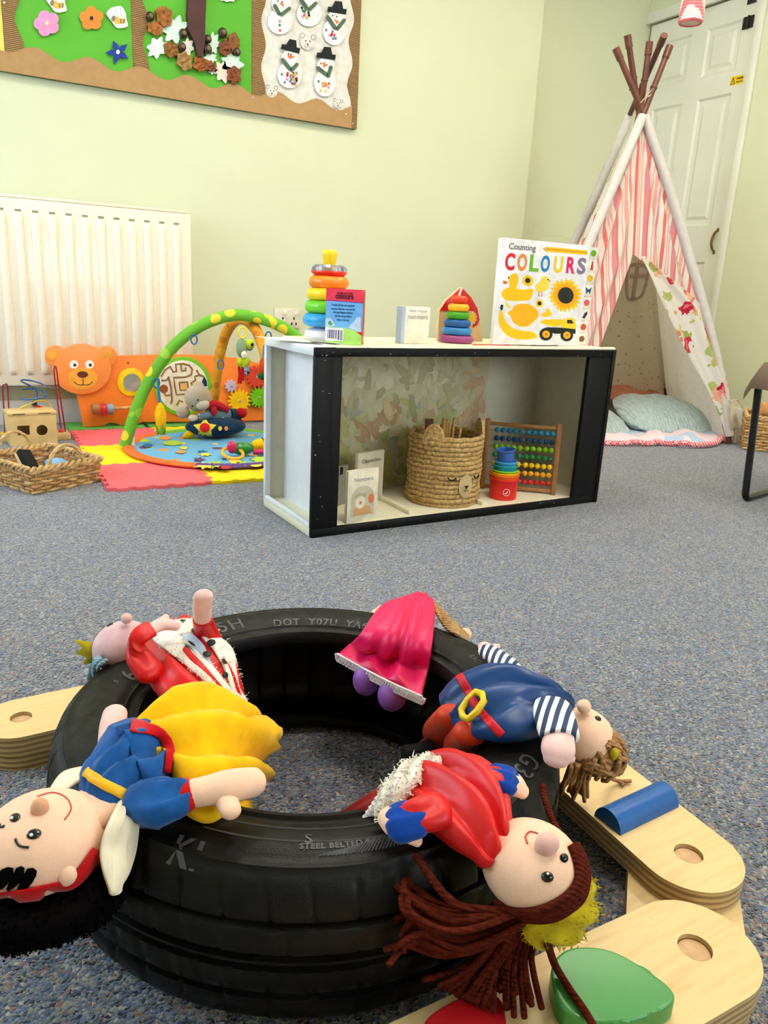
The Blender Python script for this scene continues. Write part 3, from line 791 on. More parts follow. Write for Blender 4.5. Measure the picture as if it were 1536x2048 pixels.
ob = bod.build('bodice', BLUEV, d, world=True)
bs = MB(); bs.v = bod.v + skirt.v; bs.f = bod.f + [tuple(i + len(bod.v) for i in f) for f in skirt.f]; bv = bs.bvh()
ribbon(bv, [(262, 1452), (310, 1462), (338, 1492), (334, 1545)], lambda t: 26 - 6 * t, 0.002, 0.0015).build('waist_band', REDF, d, world=True)
ribbon(bod.bvh(), [(172, 1545), (205, 1566), (255, 1594)], 22, 0.002, 0.0015).build('neck_band', M('yellow_ribbon', (250, 190, 16), rough=0.5), d, world=True)
nk = MB(); limb(nk, [(150, 1640, .185, 62), (205, 1605, .190, 56), (225, 1590, .188, 50)], 0.55); nk.build('neck', SKIN, d, world=True)
head = MB(); hc = ad(84, 1682, .178)
u = (ad(205, 1625, .178) - ad(-30, 1735, .178)).normalized(); vv_ = u.cross(ZUP).normalized(); rot = Matrix((u, vv_, u.cross(vv_))).transposed()
mp_ = mpp(hc); head.ball(hc, (122 * mp_, 112 * mp_, 92 * mp_), 40, 28, rot=rot)
ohd = head.build('head', SKIN, d, world=True); hv = head.bvh()
for x, y, rx in ((30, 1635, 13), (68, 1668, 14)):
    e = dot(hv, x, y, rx, 0.3, 0.78).build('eye', EYE, ohd, world=True)
    dot(hv, x - 5, y + 3, 3.5, 0.5, lift=0.0018).build('eye_glint', SHINE, ohd, world=True)
p, n_ = hit(hv, 80, 1618); MB().ball(p + n_ * 0.001, (0.0075, 0.0075, 0.0095), 16, 10, rot=n_.to_track_quat('Z', 'Y').to_matrix()).build('nose', plush('nose_tan', (226, 166, 132)), ohd, world=True)
thread(hv, [(74, 1594), (105, 1586), (132, 1596), (142, 1618), (129, 1640)], 0.0007).build('mouth', MOUTH, ohd, world=True)
for pp in ([(-2, 1646), (2, 1654), (10, 1652)], [(31, 1678), (40, 1692), (58, 1695)]): thread(hv, pp, 0.0011).build('eyebrow', EYE, ohd, world=True)
for a in ([(4, 1738), (28, 1735), (24, 1755), (8, 1775), (-8, 1775)], [(34, 1735), (50, 1735), (44, 1758), (26, 1776), (14, 1776)], [(55, 1736), (74, 1740), (66, 1762), (48, 1780), (34, 1778)]): patch(hv, a, 0.0015, 2).build('fringe', HAIRK, ohd, world=True)
p, n_ = hit(hv, 134, 1752); MB().ball(p, (0.008, 0.006, 0.009), 14, 10).build('ear', SKIN, ohd, world=True)
hr = MB(); loft(hr, [sec((-70, 1795, .13), (-70, 1915, .10), .040), sec((30, 1790, .135), (30, 1905, .10), .044), sec((120, 1775, .14), (130, 1885, .105), .044), sec((190, 1725, .145), (205, 1850, .11), .036)], 28, 6); 
hr.build('hair', HAIRK, d, world=True)
ft = fur(hr, 2200, 0.004, 0.0012).build('hair_pile', HAIRK, d, world=True, flat=True); ft['kind'] = 'stuff'
ah = MB(); ah.v = head.v + hr.v; ah.f = head.f + [tuple(i + len(head.v) for i in f) for f in hr.f]; av = ah.bvh()
ribbon(av, [(-20, 1796), (40, 1786), (110, 1776), (150, 1764), (196, 1706)], lambda t: 18 + 22 * t, 0.002, 0.003).build('hair_ribbon', REDF, d, world=True)
cl = MB(); loft(cl, [sec((236, 1606, .20), (262, 1598, .19), .004), sec((216, 1650, .20), (275, 1640, .178), .007), sec((202, 1700, .185), (272, 1695, .160), .008), sec((208, 1745, .17), (258, 1745, .15), .007), sec((222, 1782, .155), (236, 1780, .145), .004)], 32, 8, crease(.008, .8, 2.5, 1.1)); cl.build('collar', WSAT, d, world=True)
cl = MB(); loft(cl, [sec((180, 1552, .20), (172, 1534, .19), .004), sec((140, 1572, .20), (128, 1545, .19), .005), sec((112, 1592, .195), (106, 1572, .185), .004)], 16, 6); cl.build('collar', WSAT, d, world=True)
sl = MB(); limb(sl, [(285, 1600, .195, 50), (325, 1605, .200, 56), (352, 1598, .200, 46)], 0.75, 30, 6, folds(7, 0.004)); sl.build('sleeve', BLUEV, d, world=True)
sl = MB(); limb(sl, [(350, 1594, .200, 42), (368, 1591, .200, 41)], 0.75, rnd=(True, True)); sl.build('cuff', REDF, d, world=True)
ar = MB(); limb(ar, [(366, 1590, .200, 30), (410, 1582, .203, 32), (460, 1572, .205, 36), (505, 1564, .203, 32)], 0.85); limb(ar, [(448, 1590, .20, 24), (462, 1622, .198, 21)], 0.8); ar.build('arm', SKIN, d, world=True)
ar = MB(); limb(ar, [(224, 1480, .195, 27), (226, 1450, .20, 26), (230, 1428, .203, 24)], 0.8); ar.build('arm', SKINL, d, world=True)

# ---- doll in red robe with spotted trim
d = T('rag_doll', 'grey-haired rag doll in red robe with black-spotted white trim', 'doll', ad(370, 1320, 0.17), group='rag dolls')
rb = MB(); loft(rb, [sec((285, 1282, .195), (398, 1242, .200), .016), sec((292, 1350, .194), (432, 1266, .200), .026), sec((335, 1402, .190), (458, 1305, .195), .026), sec((405, 1428, .162), (474, 1365, .168), .020), sec((462, 1436, .125), (486, 1420, .128), .010)], 60, 10, crease(.007, 1.5, 1.8, 9.2, lines((.2, -.3, .9, -.5, .10, -.010), (.1, -.55, .8, -.75, .12, .008))))
rb.build('robe', RED, d, world=True); v1 = rb.bvh()
for i, pts in enumerate(([(352, 1250), (400, 1250), (436, 1282), (460, 1330), (474, 1375), (483, 1420)], [(318, 1258), (350, 1292), (390, 1325), (430, 1362), (478, 1424)])):
    tr_ = ribbon(v1, pts, lambda t: 46 - 22 * t, 0.004, 0.002, 5, 14); tr_.build('fur_trim', FURW, d, world=True)
    q = fur(tr_, 500, 0.005, 0.0007).build('trim_pile', FURW, d, world=True, flat=True); q['kind'] = 'stuff'
patch(v1, [(346, 1272), (376, 1266), (404, 1290), (420, 1322), (436, 1352), (400, 1318), (372, 1292)], 0.002).build('shirt', satin('pale_blue_satin', (176, 200, 224)), d, world=True)
for x, y, r in ((364, 1250, 6), (392, 1267, 8), (346, 1278, 8), (377, 1295, 9), (424, 1292, 9), (413, 1315, 8.5), (441, 1329, 7), (445, 1352, 7)):
    p, n_ = hit(v1, x, y); r *= mpp(p); MB().ball(p + n_ * 0.0062, (r, r, 0.0012), 14, 6, rot=n_.to_track_quat('Z', 'Y').to_matrix()).build('spot', INK, d, world=True)
s1 = MB(); limb(s1, [(420, 1290, .205, 30), (412, 1262, .225, 25), (405, 1238, .25, 20)], 0.75, 24, 6, folds(4, .002), rnd=(True, False)); s1.build('sleeve', RED, d, world=True)
s1 = MB(); limb(s1, [(405, 1238, .25, 17), (404, 1215, .27, 19), (407, 1192, .29, 19)], 0.75); limb(s1, [(398, 1205, .275, 9), (391, 1196, .28, 7)]); s1.build('arm', SKINL, d, world=True)
s1 = MB(); limb(s1, [(300, 1345, .210, 30), (276, 1308, .226, 26), (276, 1276, .245, 22), (303, 1260, .25, 19)], 0.7, 24, 7, folds(4, .003), rnd=(True, False)); s1.build('sleeve', RED, d, world=True)
s1 = MB(); limb(s1, [(302, 1260, .25, 14), (325, 1248, .252, 18), (352, 1252, .25, 13)], 0.7); limb(s1, [(320, 1244, .255, 9), (332, 1234, .258, 7)]); s1.build('arm', SKINL, d, world=True)
hd = MB(); c = ad(247, 1292, .172); m_ = mpp(c); u = (ad(310, 1270, .17) - ad(190, 1310, .17)).normalized(); w_ = u.cross(ZUP); rot = Matrix((u, w_, u.cross(w_))).transposed()
hd.ball(c, (62 * m_, 50 * m_, 50 * m_), 32, 22, rot=rot); oh = hd.build('head', plush('doll_skin_lilac', (226, 186, 192)), d, world=True); hv = hd.bvh()
MB().ball(ad(253, 1237, .215), (11 * m_,) * 3, 16, 12).build('nose', SKINL, oh, world=True)
dot(hv, 220, 1250, 7, .5).build('eye', EYE, oh, world=True)
c0 = ad(205, 1300, .175)
hh = MB()
for i in range(14):
    a = random.uniform(-1, 1); p0 = ad(208 + 6 * a, 1285 + 34 * (i / 13), .175); p1 = ad(192 + 4 * a, 1300 + 36 * (i / 13), .165); p2 = ad(178 + 22 * (i / 13) + random.uniform(-6, 6), 1352 + random.uniform(-8, 26), .115)
    hh.tube(cr([p0, p1, p2], 5), 0.0028, 6)
hh.build('hair', YBLU, d, world=True)
cw = MB(); cw.prism([(-0.014, 0), (0.014, 0), (0.018, 0.02), (0.008, 0.012), (0.002, 0.024), (-0.006, 0.012), (-0.016, 0.02)], 0.004, (ad(188, 1305, .17), V((0.2, -0.3, -0.9)).normalized(), V((-0.9, 0.3, 0.1)).normalized(), V((0.3, 0.9, -0.2)).normalized())); cw.build('crown', GOLDF, d, world=True)
k = MB(); limb(k, [(470, 1420, .13, 16), (482, 1440, .11, 14)], 0.7); k.build('trousers', NAVY, d, world=True)

# ---- doll in pink dress at the far side
d = T('rag_doll', 'rag doll in bright pink lace-hemmed dress hanging into the tyre', 'doll', ad(810, 1250, 0.17), group='rag dolls')
h4l, h4r = cyl(672, 1312, .165), cyl(842, 1398, .150)
h3l, h3r = cyl(700, 1288, .195), cyl(855, 1345, .190)
dr = MB(); loft(dr, [(ad(815, 1194, .185), ad(868, 1202, .182), .010), (ad(762, 1214, .186), ad(870, 1232, .184), .016), (ad(722, 1266, .184), ad(864, 1290, .180), .016), (h3l, h3r, .015), (h4l, h4r, .012)], 72, 10, crease(.006, 1.0, 1.8, 4.4, lines((.05, -.1, 1, -.5, .14, -.005), (.05, .0, 1, -.2, .18, .005), (.05, .15, 1, .2, .13, -.006), (.05, .3, 1, .5, .18, .005), (.1, .5, 1, .75, .12, -.004))), rnd=(True, False))
dr.build('dress', PINK, d, world=True)
lc = MB(); N_ = 30
hem = cr([(h4l * (1 - t) + h4r * t) + V((0, -0.013 * math.sin(PI * t), 0.0)) for t in [i / 8 for i in range(9)]], 4)
up3 = (h3l - h4l).normalized()
for i, p in enumerate(hem[:-1]):
    mid = (p + hem[i + 1]) / 2
    sg_ = (hem[i + 1] - p).normalized(); lc.tube([mid + V((0, -0.003, 0.004)) + sg_ * (.0052 * math.cos(a)) - ZUP * (.0105 * math.sin(a)) for a in [PI * j / 8 for j in range(9)]], .0014, 5)
    lc.ball(mid + V((0, -0.003, -.0005)), (0.0026, 0.0012, 0.0032), 6, 4)
lc.tube([p + V((0, -0.003, 0.005)) for p in hem], 0.0016, 6)
lc.build('lace', LACE, d, world=True)
PUR = satin('purple_satin', (150, 92, 188), 0.45)
for x, y, r in ((740, 1362, 30), (792, 1392, 32)):
    p = cyl(x, y + 4, .140); k = MB(); m_ = mpp(p) * r; k.ball(p + V((0, .01, 0)), (m_ * .95, m_ * .9, m_ * 1.1), 20, 14); k.build('foot', PUR, d, world=True)
hd = MB(); c = TC + V((0.262, 0.262, 0.105)); hd.ball(c, (0.042, 0.042, 0.046), 24, 16); oh = hd.build('head', SKIN, d, world=True)
MB().ball(ad(931, 1268, .125), (0.010,) * 3, 12, 10).build('nose', SKIN, oh, world=True)
k = MB()
for i in range(7):
    y = i * 3.2; k.tube(cr([ad(868 + i, 1206 + y, .182), ad(893, 1232 + y * 1.2, .182 - .002 * i), ad(915, 1252 + y * .9, .165), ad(934, 1272 + y * .5, .135)], 5), 0.0034, 6)
k.build('hair', YBLN, d, world=True)

# ---- doll in navy tunic with belt
d = T('rag_doll', 'brown-haired rag doll in navy tunic with red belt and striped sleeves', 'doll', ad(1010, 1420, 0.17), group='rag dolls')
tu = MB(); loft(tu, [sec((886, 1386, .168), (945, 1476, .168), .014), sec((922, 1356, .184), (985, 1478, .182), .022), sec((985, 1340, .192), (1040, 1474, .188), .028), sec((1050, 1362, .192), (1082, 1462, .188), .026), sec((1112, 1400, .188), (1124, 1438, .184), .018)], 60, 10, crease(.007, 1.2, 1.8, 6.6, lines((.1, -.4, .9, -.2, .12, .008), (.2, -.1, .95, .05, .10, -.010), (.1, .2, 1, .2, .14, .008), (.3, .55, 1, .4, .10, -.009))))
tu.build('tunic', NAVY, d, world=True); v1 = tu.bvh()
bl = ribbon(v1, [(919, 1352), (934, 1378), (958, 1418), (982, 1446), (1004, 1470)], 17, .0016, .0016, 6); ob = bl.build('belt', M('red_ribbon', (204, 16, 40), rough=0.45), d, world=True)
p, n_ = hit(v1, 948, 1412); u = (hit(v1, 965, 1432)[0] - hit(v1, 932, 1392)[0]).normalized(); v_ = n_.cross(u).normalized()
bk = MB()
q = [(.017, .012), (.017, -.012), (-.017, -.012), (-.017, .012)]
bk.tube(cr([p + n_ * .005 + u * a + v_ * b_ for a, b_ in [(.010, .0135), (.010, -.0135), (-.010, -.0135), (-.010, .0135)]], 2, closed=True), 0.0042, 8, closed=True)
bk.build('buckle', M('yellow_plastic', (240, 206, 40), rough=0.35), d, world=True)
STR = stripes('navy_white_stripe', (238, 236, 230), (40, 56, 92), 30, (0, 0, 0.9))
k = MB(); limb(k, [(1045, 1360, .195, 20), (1010, 1328, .19, 24), (975, 1302, .185, 20)], .7); k.build('sleeve', STR, d, world=True)
k = MB(); limb(k, [(985, 1306, .185, 13), (968, 1293, .187, 14)], .7); limb(k, [(978, 1296, .188, 8), (995, 1293, .19, 7)]); k.build('arm', SKINL, d, world=True)
k = MB(); limb(k, [(1104, 1416, .205, 40), (1112, 1446, .205, 42), (1120, 1476, .20, 40)], .6, 24, rnd=(True, False)); k.build('sleeve', STR, d, world=True)
k = MB(); limb(k, [(1118, 1470, .20, 30), (1116, 1500, .195, 34), (1112, 1520, .188, 26)], .6); limb(k, [(1130, 1505, .19, 16), (1140, 1518, .188, 12)], .7); k.build('arm', SKINL, d, world=True)
l1 = MB()
for a, b_, e in (((905, 1432, .165), (878, 1466, None), (862, 1500, None)), ((940, 1465, .168), (920, 1494, None), (900, 1530, None))):
    k = MB(); limb(k, [(a[0], a[1], ad(*a), 34), (0, 0, cyl(b_[0], b_[1], .196), 34), (0, 0, cyl(e[0], e[1], .180), 30)], .8, 20, 6, folds(3, .003)); k.build('leg', ORG, d, world=True)
k = MB(); k.tube(cr([cyl(862, 1500, .17), cyl(835, 1506, .15), cyl(805, 1506, .13)], 5), lambda t: .016 - .006 * t, 12); k.build('boot', M('black_felt', (14, 14, 18), rough=.8), d, world=True)
hd = MB(); c = ad(1168, 1472, .165); m_ = mpp(c); u = (ad(1215, 1510, .16) - ad(1120, 1430, .16)).normalized(); w_ = u.cross(ZUP); rot = Matrix((u, w_, u.cross(w_))).transposed()
hd.ball(c, (64 * m_, 56 * m_, 54 * m_), 32, 22, rot=rot); oh = hd.build('head', SKIN, d, world=True); hv = hd.bvh()
MB().ball(ad(1168, 1413, .205), (14 * m_, 14 * m_, 14 * m_), 16, 12).build('nose', SKIN, oh, world=True)
dot(hv, 1196, 1437, 7, .6).build('eye', EYE, oh, world=True)
hr = MB(); c2 = ad(1198, 1508, .150)
hr.ball(c2, (46 * m_, 44 * m_, 46 * m_), 24, 16)
for i in range(70):
    a = random.uniform(0, 2 * PI); e = random.uniform(-.3, 1.2); dv = V((math.cos(a) * math.cos(e), math.sin(a) * math.cos(e), math.sin(e)))
    tg = dv.cross(V((random.gauss(0, 1), random.gauss(0, 1), random.gauss(0, 1)))).normalized(); rr = 45 * m_
    hr.tube([c2 + (dv + tg * s).normalized() * (rr + .002 + random.uniform(0, .003)) for s in (-.7, -.45, -.2, 0, .2, .45, .7)], .0028, 6)
hr.build('hair', YTAN, d, world=True)
k = MB()
for i in range(16):
    x = random.uniform(1128, 1175); p0 = ad(x + 12, 1530 + random.uniform(-10, 6), .15); p1 = ad(x, 1560, .105); p2 = ad(x - 8 + random.uniform(-12, 12), 1588 + random.uniform(-14, 16), .068)
    k.tube(cr([p0, p1, p2], 6), .0026, 6)
for x, y in ((1262, 1562), (1248, 1570)):
    k.tube(cr([ad(1215, 1535, .12), ad(1222, 1555, .075), ad(1236, 1562, .060), ad(x, y, .0585)], 6), .0026, 6)
k.build('hair_strands', YTAN, d, world=True)
cw = MB(); cw.ball(ad(1229, 1508, .165), (9 * m_, 8 * m_, 13 * m_), 12, 8); cw.build('crown', GOLDF, d, world=True)

# ---- doll in red dress with blue cuffs
d = T('rag_doll', 'crowned rag doll in red dress with blue cuffs and white fur hem', 'doll', ad(930, 1620, 0.17), group='rag dolls')
dr = MB()
def vfold(u, ca, sa):
    return max(0, sa) * (0.006 * math.sin(4.5 * ca + 1.2 + 1.2 * u) - 0.012 * math.exp(-((ca + 0.45 - 0.5 * u) / 0.14) ** 2) * min(1, 2.2 * u + .1))
loft(dr, [sec((780, 1608, .182), (893, 1530, .186), .020), sec((838, 1636, .190), (950, 1524, .192), .026), sec((900, 1682, .192), (1006, 1562, .193), .026), sec((950, 1712, .187), (1020, 1645, .185), .020)], 72, 11, crease(.004, 1.0, 1.6, 3.3, lines((.18, .12, 1, -.12, .11, -.016), (.1, -.16, 1, -.42, .2, .006), (.1, .42, 1, .16, .2, .006), (.3, -.55, 1, -.75, .12, -.008), (.0, .70, .8, .55, .12, -.007))))
dr.build('dress', RED, d, world=True); v1 = dr.bvh()
fu = MB(); limb(fu, [(893, 1527, .198, 24), (862, 1527, .205, 21), (830, 1540, .208, 25), (800, 1568, .205, 26), (782, 1600, .195, 26), (772, 1626, .185, 20)], .8, 20, 6, lambda u, ca, sa: .0025 * math.sin(23 * u + 5 * ca))
fu.build('fur_hem', FURW, d, world=True)
q = fur(fu, 1600, .009, .0008).build('fur_pile', FURW, d, world=True, flat=True); q['kind'] = 'stuff'
sk = MB(); loft(sk, [sec((790, 1565, .180), (785, 1625, .178), .010), sec((740, 1588, .155), (745, 1655, .150), .009), sec((680, 1625, .105), (690, 1690, .10), .008), sec((612, 1664, .055), (625, 1712, .05), .005)], 24, 8, folds(4, .004)); sk.build('underskirt', DRED, d, world=True)
k = MB()
v2 = sk.bvh()
for i in range(8):
    x = 778 - i * 6; k.ball(hit(v2, x, 1575 + i * 9)[0] + V((0, 0, .002)), (.006, .006, .002), 8, 6)
k.build('lace', LACE, d, world=True)
def scallop(path, r0, name='cuff'):
    mb = MB(); limb(mb, path, .75, 28, 6, rnd=(False, False)); 
    mb.build(name, CUFF, d, world=True)
k = MB(); limb(k, [(870, 1622, .205, 46), (838, 1630, .205, 42), (815, 1634, .202, 40)], .7, 24, 6, folds(4, .003)); k.build('sleeve', RED, d, world=True)
k = MB(); limb(k, [(830, 1638, .203, 42), (812, 1642, .202, 44), (800, 1646, .200, 45)], .7, 28, 6, lambda u, ca, sa: .002 * math.sin(9 * ca), rnd=(True, True)); k.build('cuff', CUFF, d, world=True)
k = MB(); limb(k, [(815, 1646, .198, 36), (792, 1642, .198, 36), (780, 1634, .196, 28)], .75); limb(k, [(815, 1670, .192, 18), (835, 1682, .188, 14)], .7); k.build('arm', SKIN, d, world=True)
k = MB(); limb(k, [(965, 1560, .205, 36), (992, 1560, .205, 34)], .7, 24); k.build('sleeve', RED, d, world=True)
k = MB(); limb(k, [(990, 1556, .205, 35), (1008, 1562, .204, 38), (1014, 1565, .203, 38)], .65, 28, 6, lambda u, ca, sa: .002 * math.sin(9 * ca)); k.build('cuff', CUFF, d, world=True)
k = MB(); limb(k, [(1010, 1562, .203, 28), (1030, 1570, .20, 29), (1046, 1584, .195, 18)], .65); k.build('arm', SKIN, d, world=True)
hd = MB(); c = ad(1064, 1732, .170); m_ = mpp(c); u = (ad(1150, 1790, .17) - ad(985, 1680, .17)).normalized(); w_ = u.cross(ZUP); rot = Matrix((u, w_, u.cross(w_))).transposed()
hd.ball(c, (104 * m_, 96 * m_, 84 * m_), 40, 28, rot=rot); oh = hd.build('head', SKIN, d, world=True); hv = hd.bvh()
for x, y, r in ((1095, 1754, 13), (1128, 1716, 11)):
    dot(hv, x, y, r, .6, .8).build('eye', EYE, oh, world=True); dot(hv, x - 2, y - 7, 2.6, .6, lift=.0042).build('eye_glint', SHINE, oh, world=True)
p, n_ = hit(hv, 1092, 1694); MB().ball(p + n_ * .004, (.0105, .009, .012), 18, 12, rot=n_.to_track_quat('Z', 'Y').to_matrix()).build('nose', plush('nose_pink', (236, 186, 176)), oh, world=True)
thread(hv, [(1076, 1668), (1060, 1664), (1051, 1674), (1055, 1688)], .0008).build('mouth', MOUTH, oh, world=True)
# hair: a band round the brow and loose yarn
hr = MB()
for o in range(6):
    e = .88 + .05 * o; hr.tube(cr([(lambda h: h[0] + h[1] * .0025)(hit(hv, 1064 + (x - 1064) * e, 1732 + (y - 1732) * e)) for x, y in ((1148, 1690), (1160, 1722), (1163, 1758), (1145, 1792), (1105, 1818), (1060, 1830), (1015, 1826), (985, 1810))], 8), .0034, 6)
hr.build('hair_band', YBR, d, world=True)
hr = MB()
def st(pts, r=.0029): hr.tube(cr([ad(*p) for p in pts], 7), r, 6)
random.seed(11)
st([(1155, 1735, .19), (1140, 1700, .185), (1110, 1650, .17), (1090, 1600, .165), (1086, 1570, .17)], .0035)
st([(1020, 1822, .15), (930, 1815, .15), (890, 1790, .158), (855, 1745, .165), (832, 1708, .172)], .0036)
for i in range(16):
    a = random.uniform(-10, 10); b_ = random.uniform(-16, 16); z0 = random.uniform(-.012, .012)
    st([(1030 + a, 1822 + b_ * .5, .145 + z0 * .4), (950, 1838 + b_ * 1.2, .135 + z0), (890 + a, 1835 + b_ * 1.6, .13 + z0), (830 + a * 2, 1800 + b_ * 1.6, .14 + z0), (790 + a + random.uniform(-12, 40), 1768 + b_ * 1.2 + random.uniform(-8, 14), .145 + z0)])
for i in range(16):
    a = random.uniform(-14, 14); b_ = random.uniform(-22, 22); z0 = random.uniform(-.012, .012)
    st([(1050 + a, 1832 + b_ * .4, .135 + z0 * .4), (980, 1870 + b_, .11 + z0), (900 + a, 1885 + b_ * 1.3, .10 + z0), (830 + a, 1850 + b_ * 2, .11 + z0), (782 + a + random.uniform(-10, 60), 1870 + b_ * 2 + random.uniform(-20, 30), .105 + z0)])
for i in range(14):
    a = random.uniform(-30, 30); z0 = random.uniform(-.01, .01)
    st([(1010 + a, 1850, .125), (985 + a, 1900, .09 + z0), (950 + a * 1.4, 1940, .078 + z0), (900 + a * 2.2, 1985 + a, .076)])
for i in range(14):
    a = random.uniform(-35, 35)
    st([(1050 + a, 1865, .12), (1035 + a, 1905, .09), (1030 + a * 1.3, 1945, .076), (1035 + a * 1.7, 1990 + random.uniform(-20, 50), .0765)])
st([(1095, 1885, .12), (1110, 1930, .085), (1140, 1980, .0785), (1165, 2015, .0785), (1192, 2060, .0785)], .0036)
hr.build('hair', YBR, d, world=True)
cw = MB(); loft(cw, [sec((1158, 1752, .165), (1172, 1772, .145), .008), sec((1150, 1786, .155), (1180, 1822, .125), .012), sec((1110, 1818, .145), (1150, 1872, .110), .013), sec((1055, 1838, .135), (1085, 1890, .105), .010)], 24, 7, lambda u, ca, sa: .003 * math.sin(17 * u + 3 * ca))
cw.build('crown', GOLDF, d, world=True); q = fur(cw, 700, .005, .0008).build('crown_pile', GOLDF, d, world=True, flat=True); q['kind'] = 'stuff'
k = MB(); k.tube(cr([ad(1158, 1752, .172), ad(1154, 1786, .165), ad(1110, 1818, .153), ad(1055, 1836, .142)], 8), .0045, 8); k.build('crown_band', M('gold_braid', (216, 190, 110), rough=.4), d, world=True)
DEFANG = 40
# ------------------------------------------------------------------ toys and books on the cabinet
def cz(ox, oy, s): return lambda x, y: (ox + x / s, oy + y / s)
PL = lambda n, rgb, rough=.28: M(n, rgb, rough=rough, var=.03, spec=.5)
PAPER = M('white_paper', (240, 238, 234), rough=.5, var=.02)
def ringprof(R, h, hole): 
    return [(hole, h * .5 - .002)] + [(R - h / 2 * .9 + h / 2 * .9 * math.cos(a), h / 2 * math.sin(a)) for a in [PI / 2 * .95 - i * (PI * .95) / 10 for i in range(11)]] + [(hole, -h * .5 + .002)]
Y0 = 2.0; P0 = aY(654, 690, Y0); m_ = mpp(P0)
t = T('ring_stacker', 'large plastic ring stacker with a yellow knob on the cabinet', 'toy', (P0.x, Y0, TOPZ))
b0 = MB(); b0.lathe([(.0, 0), (.056, 0), (.064, .010), (.062, .026), (.03, .036), (.016, .04)], 36); b0.build('base', PL('white_plastic', (232, 234, 240)), t)
z = .036
for nm, R, h, c in (('blue', 50, 25.5, (40, 158, 222)), ('green', 46, 24.5, (110, 208, 40)), ('yellow', 43, 23.5, (252, 212, 24)), ('orange', 39.5, 23, (252, 140, 30))):
    h *= m_; k = MB(); k.lathe(ringprof(R * m_, h, .016), 40, (0, 0, z + h / 2), closed=True); k.build('ring', PL('ring_' + nm, c), t); z += h
k = MB(); h = 20 * m_; k.lathe([(.016, z), (.040, z), (.0495, z + .009), (.049, z + .0125), (.016, z + .0125)], 40, closed=True); k.build('ring', PL('ring_red', (236, 40, 36)), t)
cg = M('clear_plastic', (236, 236, 240), rough=.08); nodes(cg)[2].inputs['Transmission Weight'].default_value = .85
k = MB(); k.lathe([(.017, z + .013), (.049, z + .013), (.048, z + .022), (.040, z + .029), (.017, z + .029)], 40, closed=True); rc = k.build('clear_cover', cg, t)
for i in range(7):
    a = i * .9; MB().ball((.034 * math.cos(a), .034 * math.sin(a), z + .017), .0045, 10, 8).build('rattle_bead', PL('bead%d' % (i % 3), [(40, 90, 220), (240, 240, 240), (250, 190, 30)][i % 3]), rc)
k = MB(); k.lathe([(.0, z), (.016, z), (.0165, z + .029), (.0175, z + .034), (.0205, z + .055), (.0205, z + .062), (.016, z + .068), (0, z + .069)], 28); k.build('knob', PL('ring_yellow', (252, 212, 24)), t)

Y1 = 1.965; P1 = aY(912, 684, Y1); m_ = mpp(P1)
t = T('ring_stacker', 'small wooden rainbow ring stacker in front of the rocket', 'toy', (P1.x, Y1, TOPZ))
z = 0; q = 1 / 3.657 * m_
for nm, w_, c in (('purple', 255, (158, 62, 128)), ('sky', 225, (50, 128, 192)), ('navy', 200, (24, 84, 152)), ('leaf', 175, (64, 152, 24)), ('amber', 155, (244, 172, 16)), ('scarlet', 122, (224, 62, 20))):
    h = 55 * q; k = MB(); k.lathe(ringprof(w_ / 2 * q, h, .004), 32, (0, 0, z + h / 2), closed=True); k.build('ring', M('wood_ring_' + nm, c, rough=.35, var=.1, vscale=50), t); z += h
MB().lathe([(.0045, 0), (.0045, z + .002), (.003, z + .004)], 12).build('post', PEG, t)

# rocket board
Y2 = 2.05; c2 = cz(560, 480, 3.657)
rk = T('wooden_rocket', 'wooden rocket with a red nose behind the small stacker', 'toy', V((aY(917, 680, Y2).x, Y2, TOPZ)))
def pz(pts, Y): return pxY([c2(*p) for p in pts], Y)
body = pz([(1140, 745), (1142, 640), (1152, 510), (1200, 440), (1310, 345), (1380, 420), (1425, 500), (1448, 600), (1466, 745)], Y2)
body = [(x, max(z, TOPZ)) for x, z in body]
MB().prism(body, .012, FXZ(Y2), .001).build('body', M('pale_wood', (224, 190, 140), rough=.5, var=.08), rk, world=True)
MB().prism(pz([(1150, 515), (1200, 440), (1310, 345), (1380, 420), (1425, 500), (1440, 580), (1425, 620), (1395, 640), (1370, 530)], Y2), .003, FXZ(Y2 - .0122), .001).build('nose_panel', M('red_gloss', (216, 32, 40), rough=.3), rk, world=True)
cx_ = pz([(1375, 570)], Y2)[0]
for r, c, l in ((.022, (236, 226, 206), .0154), (.017, (246, 196, 40), .0162)): MB().prism(ngon(cx_[0], cx_[1], r), .001, FXZ(Y2 - l)).build('porthole', M('port%d' % int(r * 1000), c), rk, world=True)
for i in range(12):
    a = i * PI / 6; MB().ball((cx_[0] + .0195 * math.cos(a), Y2 - .0165, cx_[1] + .0195 * math.sin(a)), .0018, 6, 4).build('rivet', INK, rk, world=True)
MB().tube([(pz([(1310, 350)], Y2)[0][0], Y2 - .0155, pz([(1310, 350)], Y2)[0][1]), (pz([(1284, 410)], Y2)[0][0], Y2 - .0155, pz([(1284, 410)], Y2)[0][1])], .003, 8).build('stripe', PAPER, rk, world=True)

